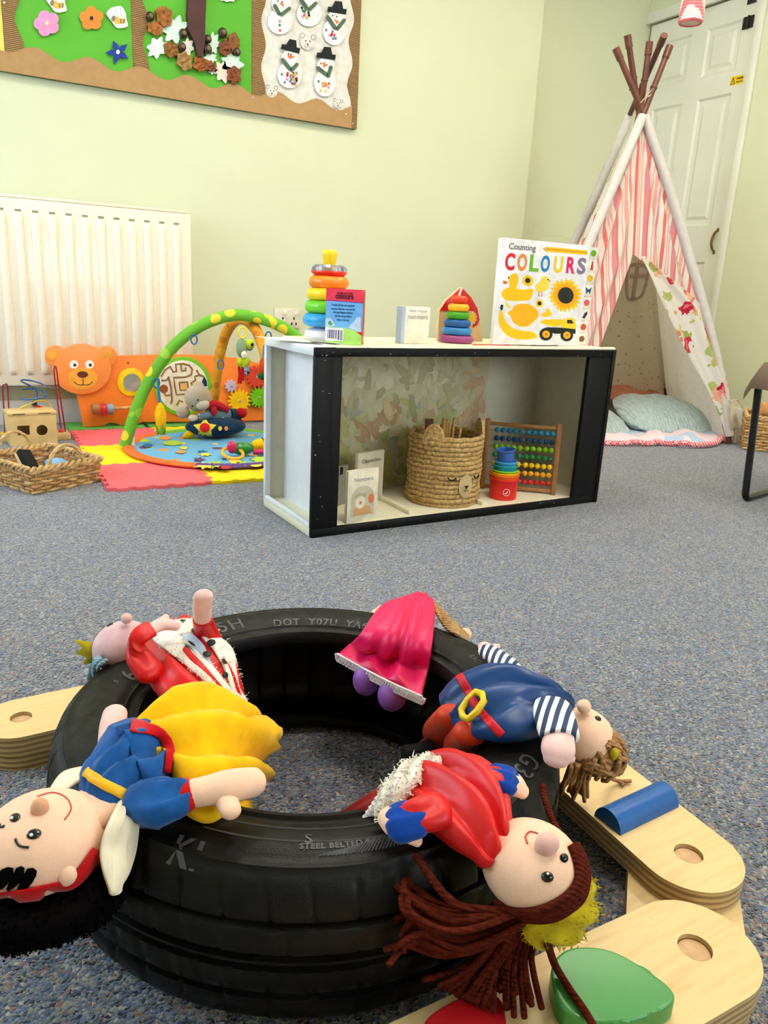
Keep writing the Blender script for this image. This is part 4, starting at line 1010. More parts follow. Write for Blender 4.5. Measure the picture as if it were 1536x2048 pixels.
# ---- generic board book: box with print laid on its front; local frame: x right, z up, front face at y = 0
def bookbox(name, label, loc, yaw, w_, h, th, cover, pages=PAPER, pitch=0.0, group=None):
    t = T(name, label, 'book', loc, (pitch, 0, yaw), group)
    MB().box((0, 0, 0), (w_, .003, h), .0008).build('front_cover', cover, t)
    MB().box((.001, .003, .002), (w_ - .002, th - .003, h - .002), .0008).build('pages', pages, t)
    MB().box((0, th - .003, 0), (w_, th, h), .0008).build('back_cover', cover, t)
    return t
FL = lambda x, z, l=0: (V((x, -l, z)), V((1, 0, 0)), V((0, 0, 1)), V((0, -1, 0)))
def pr(t, pts, mat, l, name='print'):
    MB().prism(pts, .0003, FL(0, 0, l)).build(name, mat, t, flat=True)
rect = lambda a, b_, c, e: [(a, b_), (c, b_), (c, e), (a, e)]
# colours touch book
p = aY(649, 692, 1.88); m_ = mpp(p); w_ = 74 * m_; h = 106 * m_
t = bookbox('board_book', 'small red and blue colours book with a barcode beside the ring stacker', (p.x, p.y, TOPZ), math.radians(-34), w_, h, .05, M('red_card', (226, 44, 40), rough=.3))
f1 = lambda x, y: ((x - 170) / 1130 * w_, (1700 - y) / 1630 * h)
pr(t, [f1(180, 70), f1(1300, 70), f1(1300, 440), f1(180, 440)], M('coral_print', (246, 66, 96), rough=.25), .0001)
pr(t, [f1(180, 440), f1(1300, 440), f1(1300, 1300), f1(180, 1300)], M('sky_print', (116, 184, 244), rough=.25), .0001)
pr(t, [f1(180, 1200), f1(760, 1200), f1(1060, 1260), f1(1300, 1420), f1(1300, 1700), f1(180, 1700)], M('lime_print', (176, 226, 112), rough=.25), .0004)
pr(t, [f1(180, 1220), f1(740, 1220), f1(740, 1610), f1(180, 1610)], M('white_print', (238, 236, 244), rough=.25), .0008)
pr(t, [f1(900, 1200), f1(960, 1080), f1(1060, 1000), f1(1120, 880), f1(1240, 860), f1(1270, 1300), f1(1150, 1300), f1(1060, 1240)], M('pale_blue_print', (198, 214, 244), rough=.25), .0006)
pr(t, [f1(180, 960), f1(260, 930), f1(370, 960), f1(480, 1150), f1(360, 1190), f1(180, 1210)], M('pale_blue_print', (198, 214, 244)), .0006)
pr(t, [f1(260, 1060), f1(320, 1010), f1(400, 1100), f1(350, 1170), f1(270, 1130)], M('leaf_green_print', (70, 176, 96), rough=.3), .0010)
pr(t, [f1(180, 405), f1(1300, 440), f1(1300, 458), f1(180, 423)], M('violet_print', (96, 44, 150), rough=.3), .0005)
for a, b_ in ((260, 280), (305, 345), (370, 405), (425, 450), (470, 480), (500, 530), (570, 610), (640, 660), (680, 700)): pr(t, [f1(a, 1280), f1(b_, 1280), f1(b_, 1540 if a < 540 else 1570), f1(a, 1540 if a < 540 else 1570)], M('barcode_ink', (70, 72, 110)), .0011, 'barcode_bar')
MAR = M('maroon_ink', (96, 8, 36))
lettering('lettering', 'colours', .020, FL(*f1(735, 350), .0006), MAR, t, bold=.0009, width=.047)
lettering('lettering', 'touch and feel', .008, FL(*f1(735, 215), .0006), MAR, t, bold=.0002, width=.042)
NB = M('navy_ink', (18, 66, 128))
for i, (s, x, y) in enumerate((('Toddlers will share the wonderful', 700, 570), ('surprises while they touch and feel', 700, 680), ('the pop flapping feathers', 715, 780), ('and the orange slithery', 715, 890), ('scales of the bear', 715, 1000))): lettering('lettering', s, .0072, FL(*f1(x, y), .0006), NB, t, bold=.0002, width=(.060, .062, .052, .045, .034)[i])
MB().box((w_ - .0005, .004, .004), (w_ + .0006, .046, h - .004)).build('spine', M('dark_red_card', (186, 30, 22), rough=.3), t)

# small cream numbers book (its cover figure is left out)
p = aY(801, 686, 1.905); m_ = mpp(p)
t = bookbox('board_book', 'small cream numbers book with a blue patterned spine', (p.x, p.y, TOPZ), math.radians(-6), 62 * m_, 72 * m_, .034, M('cream_card', (240, 234, 218), rough=.35))
w_, h = 62 * m_, 72 * m_
CHK = stripes('blue_check', (120, 150, 190), (206, 218, 232), 120, (0, .8, 0))
MB().box((-.0012, 0.0005, 0.0005), (0, .0335, h - .0005)).build('spine', CHK, t)
pr(t, rect(0, 0, .010, h), CHK, .0002)
GT = M('grey_lettering', (158, 164, 172))
lettering('lettering', 'Peter Rabbit', .0105, FL(w_ * .56, h * .86, .0004), GT, t, width=.055)
lettering('lettering', 'numbers', .017, FL(w_ * .57, h * .68, .0004), M('tan_lettering', (190, 186, 172)), t, bold=.0003, width=.062)

# counting colours book: art measured in a crop (scale 5.486 from 960,460)
Y3 = 1.895; c3 = cz(960, 460, 5.486)
def w3(x, y): p = aY(*c3(x, y), Y3); return (p.x, p.z)
bx0, bz0 = w3(150, 1265); bx1 = w3(1090, 1265)[0]; bz1 = w3(700, 125)[1]; bx0 = (bx0 + w3(235, 110)[0]) / 2 - .002; bx1 = (bx1 + w3(1205, 140)[0]) / 2
t = T('board_book', 'large white counting colours book standing at the right of the cabinet', 'book', (bx0, Y3, TOPZ))
W3, H3 = bx1 - bx0, bz1 - TOPZ
WC = M('glossy_white_card', (238, 236, 240), rough=.18)
MB().box((0, 0, 0), (W3, .003, H3), .001).build('front_cover', WC, t)
MB().box((.001, .003, .002), (W3 - .001, .016, H3 - .002), .001).build('pages', PAPER, t)
# crop pixels to book coordinates: rectify with the book's own corners
def b3(x, y):
    v = (y - 118) / (1245 - 118)
    xl = 237 + (150 - 237) * v; xr = 1205 + (1092 - 1205) * v
    return ((x - xl) / (xr - xl) * W3, (1 - (y - 118 - 18 * ((x - xl) / (xr - xl))) / 1135) * H3)
def art(pts, rgb, l=1, smooth=0):
    P = [b3(*q) for q in pts]
    if smooth: P = [(q.x, q.y) for q in cr([(a, b_, 0) for a, b_ in P], smooth, closed=True)]
    pr(t, P, M('ink_%d_%d_%d' % rgb, rgb, rough=.2, var=.04), .0004 * l)
def disc(x, y, r, rgb, l=1, ry=None): art(ngon(x, y, r, 20, 0, ry), rgb, l)
YL, OR, DK = (250, 196, 8), (244, 150, 10), (26, 26, 30)
lettering('lettering', 'Counting', .024, FL(*b3(447, 232), .0005), M('grey_serif', (112, 108, 102)), t, bold=.0003, width=.102)
for ch, x, rgb in (('C', 315, (226, 24, 52)), ('O', 443, (240, 140, 66)), ('L', 565, (112, 182, 46)), ('O', 690, (30, 132, 194)), ('U', 836, (246, 206, 20)), ('R', 968, (228, 22, 104)), ('S', 1098, (140, 120, 154))):
    lettering('lettering', ch, .064, FL(*b3(x, 442), .0005), M('ink_%d_%d_%d' % rgb, rgb, rough=.25), t, bold=.0022, width=.036)
art([(705, 180), (1170, 188), (1168, 235), (705, 232)], YL, 1); art([(665, 205), (705, 180), (705, 232)], (222, 170, 120), 1); art([(705, 198), (1170, 204), (1170, 214), (705, 210)], (222, 150, 10), 2)
art([(235, 700), (270, 650), (320, 625), (310, 540), (340, 490), (390, 482), (415, 530), (400, 600), (395, 640), (470, 648), (570, 640), (560, 710), (520, 760), (400, 772), (280, 765)], YL, 1, 3); art([(248, 560), (300, 570), (292, 592), (258, 600)], (232, 96, 40), 2); disc(308, 528, 8, DK, 2)
disc(512, 552, 58, YL, 1); disc(510, 550, 28, DK, 2); disc(640, 792, 42, YL, 1); disc(640, 792, 22, DK, 2)
art([(590, 600), (640, 555), (660, 515), (700, 495), (740, 515), (745, 560), (735, 620), (690, 660), (640, 670), (600, 645)], (248, 212, 70), 1, 3); disc(728, 530, 8, DK, 2); art([(742, 535), (765, 545), (742, 552)], (160, 100, 60), 2)
for x in (628, 660): art([(x, 668), (x + 5, 668), (x + 14, 715), (x - 18, 714), (x + 4, 708)], (214, 110, 110), 1)
cx3, cy3 = 930, 695
fl_ = []
for i in range(44):
    a = 2 * PI * i / 44; r = 190 if i % 2 else 150 + 14 * math.sin(i * 2.3); fl_.append((cx3 + r * math.cos(a), cy3 + r * 1.02 * math.sin(a)))
art(fl_, YL, 1)
fl_ = [(cx3 + (150 if i % 2 else 118) * math.cos(2 * PI * i / 36 + .05), cy3 + (152 if i % 2 else 118) * math.sin(2 * PI * i / 36 + .05)) for i in range(36)]
art(fl_, (246, 168, 10), 2); disc(cx3, cy3, 90, DK, 3, 92); disc(cx3, cy3, 42, (12, 12, 14), 4)
art([(300, 905), (345, 875), (370, 830), (440, 802), (530, 805), (600, 850), (632, 905), (628, 940), (590, 985), (520, 1045), (440, 1050), (370, 1015), (335, 940)], (250, 178, 14), 1, 3)
art([(235, 870), (250, 900), (262, 960), (310, 1030), (380, 1080), (480, 1100), (570, 1110), (618, 1150), (610, 1172), (540, 1190), (430, 1192), (320, 1160), (240, 1080), (208, 980), (215, 920)], (250, 190, 12), 2, 3); art([(222, 855), (232, 815), (256, 820), (250, 870), (236, 880)], DK, 3)
art([(660, 905), (690, 895), (715, 880), (710, 855), (735, 845), (750, 870), (775, 890), (765, 925), (720, 940), (670, 930)], YL, 1, 3); art([(280, 800), (300, 795), (325, 830), (325, 860), (300, 850)], (240, 210, 80), 1)
art([(640, 1000), (700, 970), (930, 962), (900, 1030), (820, 1050), (720, 1030)], YL, 1); art([(935, 965), (955, 945), (1030, 950), (1060, 1030), (1055, 1075), (880, 1060), (900, 1030)], (246, 206, 40), 2); art([(950, 970), (1000, 968), (1025, 1010), (950, 1010)], DK, 3)
art([(720, 1055), (900, 1060), (1050, 1075), (1050, 1130), (960, 1120), (830, 1130), (720, 1110)], DK, 2)
for x, y in ((715, 1135), (950, 1145)): disc(x, y, 72, DK, 3); disc(x, y, 42, (244, 170, 20), 4); disc(x, y, 14, (180, 110, 10), 5)
# picture tabs down the right side
tabc = [(110, 170, 30), (206, 40, 60), (246, 190, 20), (24, 72, 104), (226, 90, 100), (70, 30, 80), (206, 84, 34), (130, 90, 60)]
for i, (y, x) in enumerate(((208, 1280), (350, 1262), (505, 1245), (645, 1215), (785, 1190), (915, 1178), (1055, 1155), (1180, 1125))):
    zc = H3 * (1 - (i + .5) / 8.0) * .985 + .003; hh = H3 / 8 * .94
    tb = MB().box((W3 - .002, .004 + .001 * i, zc - hh / 2), (W3 + .040, .0055 + .001 * i, zc + hh / 2), .0006).build('picture_tab', M('tab_card', (232, 230, 216), rough=.4), t)
    pts = ngon(W3 + .0125, zc, .0085, 16, 0, .0075) if i not in (1, 3, 5) else ([(W3 + .009, zc - .01), (W3 + .017, zc - .01), (W3 + .015, zc + .011), (W3 + .012, zc + .011)] if i == 1 else ([(W3 + .004, zc + .008), (W3 + .0125, zc + .002), (W3 + .021, zc + .008), (W3 + .018, zc - .008), (W3 + .0125, zc - .002), (W3 + .007, zc - .008)] if i == 3 else [(W3 + .005, zc - .007), (W3 + .012, zc - .009), (W3 + .019, zc + .002), (W3 + .018, zc + .009), (W3 + .010, zc + .004)]))
    pts = [((x - W3 - .0125) * 1.45 + W3 + .021, (z - zc) * 1.3 + zc) for x, z in pts]
    MB().prism(pts, .0004, FL(0, 0, -(.004 + .001 * i)), 0).build('tab_picture', M('tab_ink%d' % i, tabc[i], rough=.3), tb, flat=True)
# paper and loose cords on the top
pp = MB(); rg = []
for i in range(8):
    u = i / 7; q = aY(556 + 130 * u, 684, 1.98 - .14 * u)
    rg.append([V((q.x - .03, q.y + .10, TOPZ + .0008 + .002 * u * (1 - u))), V((q.x, q.y - .02, TOPZ + .001 + .004 * math.sin(PI * u))), V((q.x, q.y - .02, TOPZ + .0016 + .004 * math.sin(PI * u))), V((q.x - .03, q.y + .10, TOPZ + .0014 + .002 * u * (1 - u)))])
pp.rings(rg); pp.build('paper_sheet', PAPER, tag=('white paper sheet lying under the ring stacker', 'paper'))
for i, (rgb, pts) in enumerate((((190, 30, 40), [(945, 684), (975, 686), (1005, 690), (1020, 688)]), ((80, 110, 40), [(1010, 686), (1030, 690), (1050, 691), (1070, 692)]), ((30, 30, 34), [(1035, 691), (1060, 693), (1090, 694), (1115, 693)]))):
    P = [V((aY(x, y, 1.845 + .004 * math.sin(k * 2 + i)).x, 1.842 + .006 * math.sin(k * 2.0 + i), TOPZ + .004)) for k, (x, y) in enumerate(pts)]
    MB().tube(cr(P, 6), .0016, 6).build('loose_cord', M('cord%d' % i, rgb, rough=.8), tag=(['thin red cord', 'thin olive cord', 'thin black cord'][i] + ' lying in front of the counting book', 'cord', 'loose cords'))

# ------------------------------------------------------------------ inside the cabinet
IZ = .0245
c4 = cz(780, 790, 3.339)
# bear basket
P = at(887, 1012, IZ); bc = V((P.x + .045, P.y + .095, IZ)); 
bc = V((aY(887, 950, 1.95).x, 1.95, IZ)); m_ = mpp(aY(887, 950, 1.95)); BR = 73.5 * m_
def straw():
    m = M('woven_straw', (216, 182, 120), rough=.75, var=.2, vscale=110, bump=1.0, bscale=240, rgb2=(158, 116, 62)); return m
STRW = straw()
t = T('straw_basket', 'round woven straw basket with bear ears and sleeping face', 'basket', bc)
nrow = 15; bh = aY(887, 880, 1.95 - BR).z - IZ; rh = bh / nrow
for i in range(nrow):
    zc = rh * (i + .5); R_ = BR * (1.0 + .015 * math.sin(i * 1.1)) * (.955 if i == 0 else 1)
    k = MB(); rings_ = []
    nseg = 72
    for s in range(nseg):
        a = 2 * PI * s / nseg; tw = 1 + .16 * math.sin(a * 30 + i * 2.1); 
        rings_.append([V(((R_ - .006 + .0075 * tw * math.cos(b_)) * math.cos(a), (R_ - .006 + .0075 * tw * math.cos(b_)) * math.sin(a), zc + rh * .56 * math.sin(b_) + .0012 * math.sin(a * 15 + i))) for b_ in [2 * PI * j / 8 for j in range(8)]])
    k.rings(rings_, True); k.build('woven_coil', STRW, t, ang=80)
k = MB(); k.lathe([(0, .002), (BR - .012, .002), (BR - .012, .006), (0, .006)], 32); k.build('bottom', STRW, t)
def ear(ang, w_, hh, name='ear'):
    e = MB(); c = V(((BR - .006) * math.cos(ang), (BR - .006) * math.sin(ang), bh - .012)); u = V((-math.sin(ang), math.cos(ang), 0)); n_ = V((math.cos(ang), math.sin(ang), 0))
    e.prism([(w_ * math.cos(a), hh * max(-.35, math.sin(a))) for a in [2 * PI * i / 28 for i in range(28)]], .010, (c - n_ * .005, u, V((0, 0, 1)), n_), .003)
    e.build(name, STRW, t)
d2c = math.atan2(-bc.y, -bc.x)
ear(d2c - .35, .034, .050); ear(d2c + 1.9, .034, .056)
fa = d2c + .62
def face(a, z): return V(((BR + .0035) * math.cos(a), (BR + .0035) * math.sin(a), z))
def fframe(a, z): return (face(a, z), V((-math.sin(a), math.cos(a), 0)), V((0, 0, 1)), V((math.cos(a), math.sin(a), 0)))
mz = MB(); fr = fframe(fa, bh * .33); rr = []
for s in (1.0, .66, .33):
    rr.append([face(fa + .024 * s * math.cos(a) / BR, bh * .33 + .036 * s * math.sin(a)) + V((math.cos(fa), math.sin(fa), 0)) * .004 * (1.2 - s) for a in [2 * PI * i / 24 for i in range(24)]])
mz.rings(rr, cap0=False); oz = mz.build('muzzle', M('tan_felt', (206, 180, 130), rough=.9), t)
k = MB(); f2 = (fr[0] + fr[3] * .004, fr[1], fr[2], fr[3]); k.prism([(-.0075, .002), (.0075, .002), (0, -.007)], .002, f2); k.build('nose', INK, oz, world=False)
k = MB(); k.tube([f2[0] + f2[1] * x + f2[2] * z + f2[3] * .001 for x, z in ((-.007, -.013), (-.004, -.016), (0, -.012), (.004, -.016), (.007, -.013))], .0008, 5); k.tube([f2[0] + f2[2] * z + f2[3] * .001 for z in (-.006, -.012)], .0008, 5); k.build('mouth', INK, oz)
for s in (-1, 1):
    k = MB(); k.tube([face(fa + s * .046 / BR + .012 / BR * math.cos(a), bh * .46 + .010 * math.sin(a)) for a in [PI + PI * i / 10 for i in range(11)]], .0020, 5); k.build('eyelid', INK, t)
# sticks in the basket
random.seed(5)
WST = M('bamboo', (206, 160, 92), rough=.5, var=.15, vscale=60); DST = M('dark_wood_stick', (96, 66, 40), rough=.6)
desc = ['short', 'slim', 'pale', 'flat', 'round', 'long', 'tilted', 'upright', 'thick', 'thin', 'bare', 'plain', 'worn', 'smooth']
for i in range(14):
    a = random.uniform(0, 2 * PI); rr = random.uniform(0, .055)
    b0_ = bc + V((rr * .55 * math.cos(a), rr * .55 * math.sin(a), .008)); e_ = bc + V((rr * 1.15 * math.cos(a), rr * 1.15 * math.sin(a), bh + random.uniform(.015, .042)))
    dark = i < 2
    if dark: e_ = bc + V((-.055 + .012 * i, .03, bh + .036)); b0_ = bc + V((-.04 + .012 * i, .02, .008))
    MB().tube([b0_, b0_.lerp(e_, .5), e_], .0085 if dark else random.choice((.0045, .006)), 8).build('wooden_stick', DST if dark else WST, tag=('dark brown flat stick at the back left in the straw basket' if dark else 'slim bamboo stick standing in the bear-faced straw basket', 'stick', 'dark sticks in the straw basket' if dark else 'bamboo sticks in the straw basket'))
# stacking cups
pc = V((aY(1009, 950, 1.90).x, 1.90, IZ)); m_ = mpp(aY(1009, 950, 1.90)) / 3.339
cups = [('red', (228, 34, 30), 198, 715, 578), ('orange', (246, 110, 24), 194, 600, 548), ('golden', (250, 176, 20), 176, 560, 536), ('lime', (140, 204, 40), 166, 545, 520), ('teal', (20, 150, 160), 158, 530, 488), ('sky blue', (60, 160, 214), 150, 500, 462), ('deep blue', (58, 104, 184), 122, 470, 385)]
for nm, c, w_, yb, yt in cups:
    R_ = w_ / 2 * m_; z0 = (715 - yb) * m_; h = (yb - yt) * m_ * 1.03
    tilt = (0, math.radians(-7), 0) if nm == 'deep blue' else (0, 0, 0)
    t = T('stacking_cup', nm + ' plastic cup of the stacked cup tower in the cabinet', 'cup', pc + V((0, 0, z0)), tilt, 'stacking cups')
    k = MB(); k.lathe([(0, .001), (R_ * .92, .001), (R_ * .95, h - .006), (R_ * 1.02, h - .005), (R_ * 1.03, h - .001), (R_ * .99, h), (R_ * .90, h - .002), (R_ * .86, .004), (0, .004)], 36); k.build('cup', PL('cup_' + nm.replace(' ', '_'), c), t)
    k = MB(); k.torus((0, 0, h - .003), R_ * 1.0, .0022, 36, 8); k.build('rim', PL('cup_' + nm.replace(' ', '_'), c), t)
    if nm == 'red':
        a = math.atan2(-pc.y, -pc.x) + .25; fr = (V((R_ * .955 * math.cos(a), R_ * .955 * math.sin(a), h * .42)), V((-math.sin(a), math.cos(a), 0)), V((0, 0, 1)), V((math.cos(a), math.sin(a), 0)))
        k = MB(); k.tube([fr[0] + fr[1] * (.011 * math.cos(q)) + fr[2] * (.011 * math.sin(q)) + fr[3] * .001 for q in [2 * PI * i / 20 for i in range(20)]], .0008, 5, closed=True); k.prism([(-.007, -.004), (0, -.001), (.006, .007), (.003, -.002), (-.001, -.006)], .0012, fr); k.build('emblem', PAPER, t)
# abacus, leaning back on the panel
A0 = at(963, 977, IZ); A1 = at(1106, 990, IZ)
up_ = V((A1 - A0)); ux = up_.normalized(); wA = up_.length
nb = V((-ux.y, ux.x, 0)); hA = .238; vz = (V((0, 0, 1)) * .975 + nb * .22).normalized()
t = T('abacus', 'wooden abacus with rainbow bead rows leaning in the cabinet', 'abacus', A0)
OAK = M('oak_stain', (168, 112, 58), rough=.45, var=.18, vscale=30)
mA = Matrix((ux, nb * .975 - V((0, 0, 1)) * .22, vz)).transposed().to_4x4(); mA.translation = A0
for x in (0, wA): k = MB(); k.box((x - .008, -.006, 0), (x + .008, .016, hA), .003, mA); k.build('post', OAK, t, world=True)
for z in (.012, hA - .016): k = MB(); k.box((.008, 0, z - .006), (wA - .008, .010, z + .006), .002, mA); k.build('rail', OAK, t, world=True)
rowc = [(210, 22, 34), (250, 176, 20), (250, 206, 10), (24, 126, 70), (130, 190, 20), (10, 60, 108), (40, 128, 168)]
for i, c in enumerate(rowc):
    z = .036 + i * (hA - .072) / 6
    rod = MB().tube([mA @ V((.008, .005, z)), mA @ V((wA - .008, .005, z))], .002, 6).build('rod', WST, t, world=True)
    me = None
    for j in range(10):
        p = mA @ V((wA - .020 - j * (wA - .046) / 9.6 - (.004 if j > 4 else 0), .005, z))
        if me is None:
            o = MB().ball((0, 0, 0), ((wA - .046) / 9.6 * .47,) * 3, 12, 8).build('bead', M('bead_%d' % i, c, rough=.3), t); me = o.data
        else:
            o = bpy.data.objects.new('bead', me); C.objects.link(o); o.parent = t
        o.location = p - A0
# books standing in the left of the cabinet
def rbook(label, bl, br, tl, cover, mk=None, th=.012):
    bl, br = V(bl), V(br); u = (br - bl); w_ = u.length; yaw = math.atan2(u.y, u.x); m_ = mpp(bl)
    t = bookbox('board_book', label, bl, yaw, w_, tl, th, cover); return t, w_, tl
q0 = at(693, 1048, IZ); q1 = at(753, 1037, IZ)
CC = M('ivory_card', (238, 228, 204), rough=.4)
t, w_, h = rbook('cream numbers book with an arched picture, front left in the cabinet', q0, q1, .150, CC)
ap = rect(w_ * .12, h * .12, w_ * .88, h * .5) ; ap = [(w_ * .12, h * .12), (w_ * .88, h * .12)] + [(w_ * .5 + w_ * .38 * math.cos(a), h * .45 + h * .24 * math.sin(a)) for a in [PI * i / 16 for i in range(17)]]
pr(t, ap, M('soft_grey_print', (206, 194, 168)), .0002)
pr(t, [(w_ * .2, h * .13), (w_ * .8, h * .13), (w_ * .75, h * .28), (w_ * .45, h * .34), (w_ * .22, h * .26)], M('tan_print', (214, 160, 110)), .0006)
pr(t, ngon(w_ * .42, h * .38, w_ * .17), M('ivory_print', (236, 226, 204)), .0010); pr(t, ngon(w_ * .42, h * .50, w_ * .18, 20, 0, h * .06), M('khaki_print', (186, 176, 130)), .0009)
pr(t, ngon(w_ * .78, h * .42, w_ * .10, 16, 0, h * .09), M('orange_print', (226, 124, 70)), .0008); pr(t, ngon(w_ * .42, h * .37, w_ * .045), M('orange_print', (226, 124, 70)), .0014)
lettering('lettering', 'Numbers', .018, FL(w_ * .5, h * .78, .0004), GT, t, width=w_ * .62)
q0 = at(712, 1010, IZ) ; q0 = V((q0.x, q0.y, IZ)); q1 = at(764, 998, IZ)
t, w_, h = rbook('cream opposites book standing just behind the numbers book', q0, q1, .158, M('stone_card', (214, 204, 178), rough=.4))
lettering('lettering', 'Opposites', .017, FL(w_ * .5, h * .80, .0004), INK, t, width=w_ * .7); pr(t, rect(w_ * .1, h * .08, w_ * .9, h * .66), M('soft_grey_print', (206, 194, 168)), .0002)
q0 = at(676, 1012, IZ); q1 = at(694, 1006, IZ)
t, w_, h = rbook('grey book standing against the left side inside the cabinet', q0, q1, .120, M('grey_card', (150, 144, 130), rough=.5))
MB().box((.004, -.0008, .125 - .03), (.018, 0, .118)).build('print', INK, t)
# ------------------------------------------------------------------ foam floor tiles
def ftile(color, label, i, j, group):
    s = .335; n_ = 5; am = .0125; th = .012
    def edge(p0, p1, sgn):
        d = (V(p1) - V(p0)); L_ = d.length; d.normalize(); nn = V((d.y, -d.x)); out = []
        st_ = L_ / (2 * n_ + 1)
        for q in range(2 * n_ + 1):
            o = am * sgn if q % 2 else 0; ex = .12 * st_ * (1 if q % 2 else -1) * (1 if sgn > 0 else 1)
            a = V(p0) + d * (q * st_) ; b_ = V(p0) + d * ((q + 1) * st_)
            sh = .14 * st_
            if q % 2: out += [a + nn * 0 , a - d * sh + nn * o, b_ + d * sh + nn * o, b_]
            else:
                out += [a] if q == 0 else []
        return [(p.x, p.y) for p in out]
    pts = edge((0, 0), (s, 0), 1) + edge((s, 0), (s, s), 1) + edge((s, s), (0, s), -1) + edge((0, s), (0, 0), -1)
    cl_ = [pts[0]]
    for p in pts[1:]:
        if (V(p) - V(cl_[-1])).length > 1e-4: cl_.append(p)
    t = MB(); a = math.radians(-2.0); u = V((math.cos(a), math.sin(a), 0)); v_ = V((-math.sin(a), math.cos(a), 0))
    o = V((.424, 2.452, .0005)) + u * (i * s) + v_ * (j * s)
    t.prism(cl_, th, (o, u, v_, V((0, 0, 1))), .0012, 1)
    return t.build('foam_tile', FOAM[color], tag=(label, 'foam tile', group), ang=30)
FOAM = {'pink': M('foam_pink', (246, 104, 112), rough=.75, var=.05, bump=.2, bscale=500), 'yellow': M('foam_yellow', (250, 222, 14), rough=.75, var=.05, bump=.2, bscale=500), 'green': M('foam_green', (96, 170, 70), rough=.75, var=.05, bump=.2, bscale=500)}
grid = {(0, 0): ('pink', 'pink foam tile at the front left corner beside the wicker basket'), (0, 1): ('yellow', 'yellow foam tile under the foot of the green arch'), (0, 2): ('pink', 'pink foam tile in front of the orange bear panel'),
        (1, 0): ('yellow', 'yellow foam tile at the front edge beside the cabinet'), (1, 1): ('pink', 'pink foam tile under the round blue play mat'), (1, 2): ('yellow', 'yellow foam tile under the plush toy end of the play mat'), (2, 0): ('yellow', 'yellow foam tile half behind the cabinet corner'), (2, 1): ('pink', 'pink foam tile behind the cabinet end')}
for (i, j), (c, l) in grid.items(): ftile(c, l, i, j, 'jigsaw foam tiles')
gt = MB(); a = math.radians(-2); u = V((math.cos(a), math.sin(a), 0)); v_ = V((-math.sin(a), math.cos(a), 0))
for i, l in ((0, 'green foam tile under the left foot of the bear panel'), (1, 'green foam tile under the right half of the bear panel')): ftile('green', l, i, 3, 'jigsaw foam tiles') if False else MB().prism([(0, .014), (.32, .014), (.32, .20), (0, .20)], .012, (V((.424, 2.452, .0005)) + u * (i * .335) + v_ * 1.005, u, v_, V((0, 0, 1))), .001, 1).build('foam_tile', FOAM['green'], tag=(l, 'foam tile', 'jigsaw foam tiles'))
FZ = .0130
# ------------------------------------------------------------------ bear activity panel
YP = 3.53; TH = .018
ORP = M('orange_paint', (248, 132, 44), rough=.35, var=.04); ORH = M('orange_paint_light', (250, 148, 72), rough=.35, var=.04)
bp_ = T('bear_panel', 'orange wooden bear activity panel in front of the radiator', 'toy', (1.05, YP, FZ))
def bz(pts, Y=YP, fl_=True):
    r = pxY(pts, Y); return [(x, max(z, FZ)) for x, z in r]
out = [(150, 780), (160, 822), (166, 858), (200, 860), (206, 850), (218, 844), (232, 846), (241, 856), (262, 858), (270, 850), (283, 843), (400, 842), (470, 840), (486, 840), (497, 850), (520, 852), (536, 846), (548, 838), (566, 780), (560, 752), (545, 738), (520, 727), (480, 716), (420, 710), (330, 708), (232, 711), (200, 720), (170, 745)]
MB().prism(bz(out), TH, FXZ(YP), .003).build('body', ORP, bp_, world=True)
hd_ = [(163 + 59 * math.cos(a), 737 + 50 * math.sin(a) * (1.0 if math.sin(a) < 0 else 1.02)) for a in [2 * PI * i / 48 for i in range(48)]]
def ear_(x, y, r): return [(x + r * math.cos(a), y + r * math.sin(a)) for a in [2 * PI * i / 24 for i in range(24)]]
YH = YP - TH - .002
for e in ((111, 712, 22), (212, 712, 21)): MB().prism(bz(ear_(*e), YH), .012, FXZ(YH - .001), .003).build('ear', ORH, bp_, world=True)
hh = MB().prism(bz(hd_, YH), .014, FXZ(YH), .004).build('head', ORH, bp_, world=True)
Yf = YH - .0142
def feat(name, pts, mat, l=0.0): return MB().prism(bz(pts, Yf), .0012, FXZ(Yf - l), .0003, 1).build(name, mat, hh, world=True)
el = lambda x, y, rx, ry, n=24: [(x + rx * math.cos(2 * PI * i / n), y + ry * math.sin(2 * PI * i / n)) for i in range(n)]
ELY = M('bear_yellow', (252, 176, 62), rough=.35)
feat('muzzle', el(166, 757, 29, 22), ELY); feat('ear_centre', el(105, 709, 10, 10), ELY); feat('ear_centre', el(214, 709, 9, 9), ELY)
for x in (148, 179): feat('eye', el(x, 729, 9, 8.5), PAPER); feat('pupil', el(x + 1.5, 730, 3.2, 3.2), M('brown_ink', (70, 40, 34)), .0013)
feat('nose', el(165, 749, 11, 6.5), M('brown_gloss', (104, 54, 36), rough=.25), .0013)
mth = MB(); mth.tube([V((p[0], Yf - .0016, p[1])) for p in bz([(148, 763), (153, 768), (160, 770), (166, 769), (173, 770), (180, 768), (185, 763)], Yf)], .0018, 5); mth.tube([V((p[0], Yf - .0016, p[1])) for p in bz([(166, 757), (166, 769)], Yf)], .0016, 5); mth.build('mouth', M('brown_ink', (70, 40, 34)), hh, world=True)
Yb = YP - TH
def pb(name, pts, mat, th=.008, l=0.0, bev=.002): return MB().prism(pxY(pts, Yb), th, FXZ(Yb - l), bev).build(name, mat, bp_, world=True)
YP_ = M('yellow_paint', (250, 210, 14), rough=.35)
pb('mirror_frame', el(262, 764, 28, 28), YP_, .008); MI = M('mirror', (226, 230, 232), rough=.08, metal=.9, var=.02); pb('mirror', el(263, 765, 18, 18.5), MI, .001, .0081, 0)
a_, b_ = aY(188, 819, Yb - .03), aY(288, 814, Yb - .03)
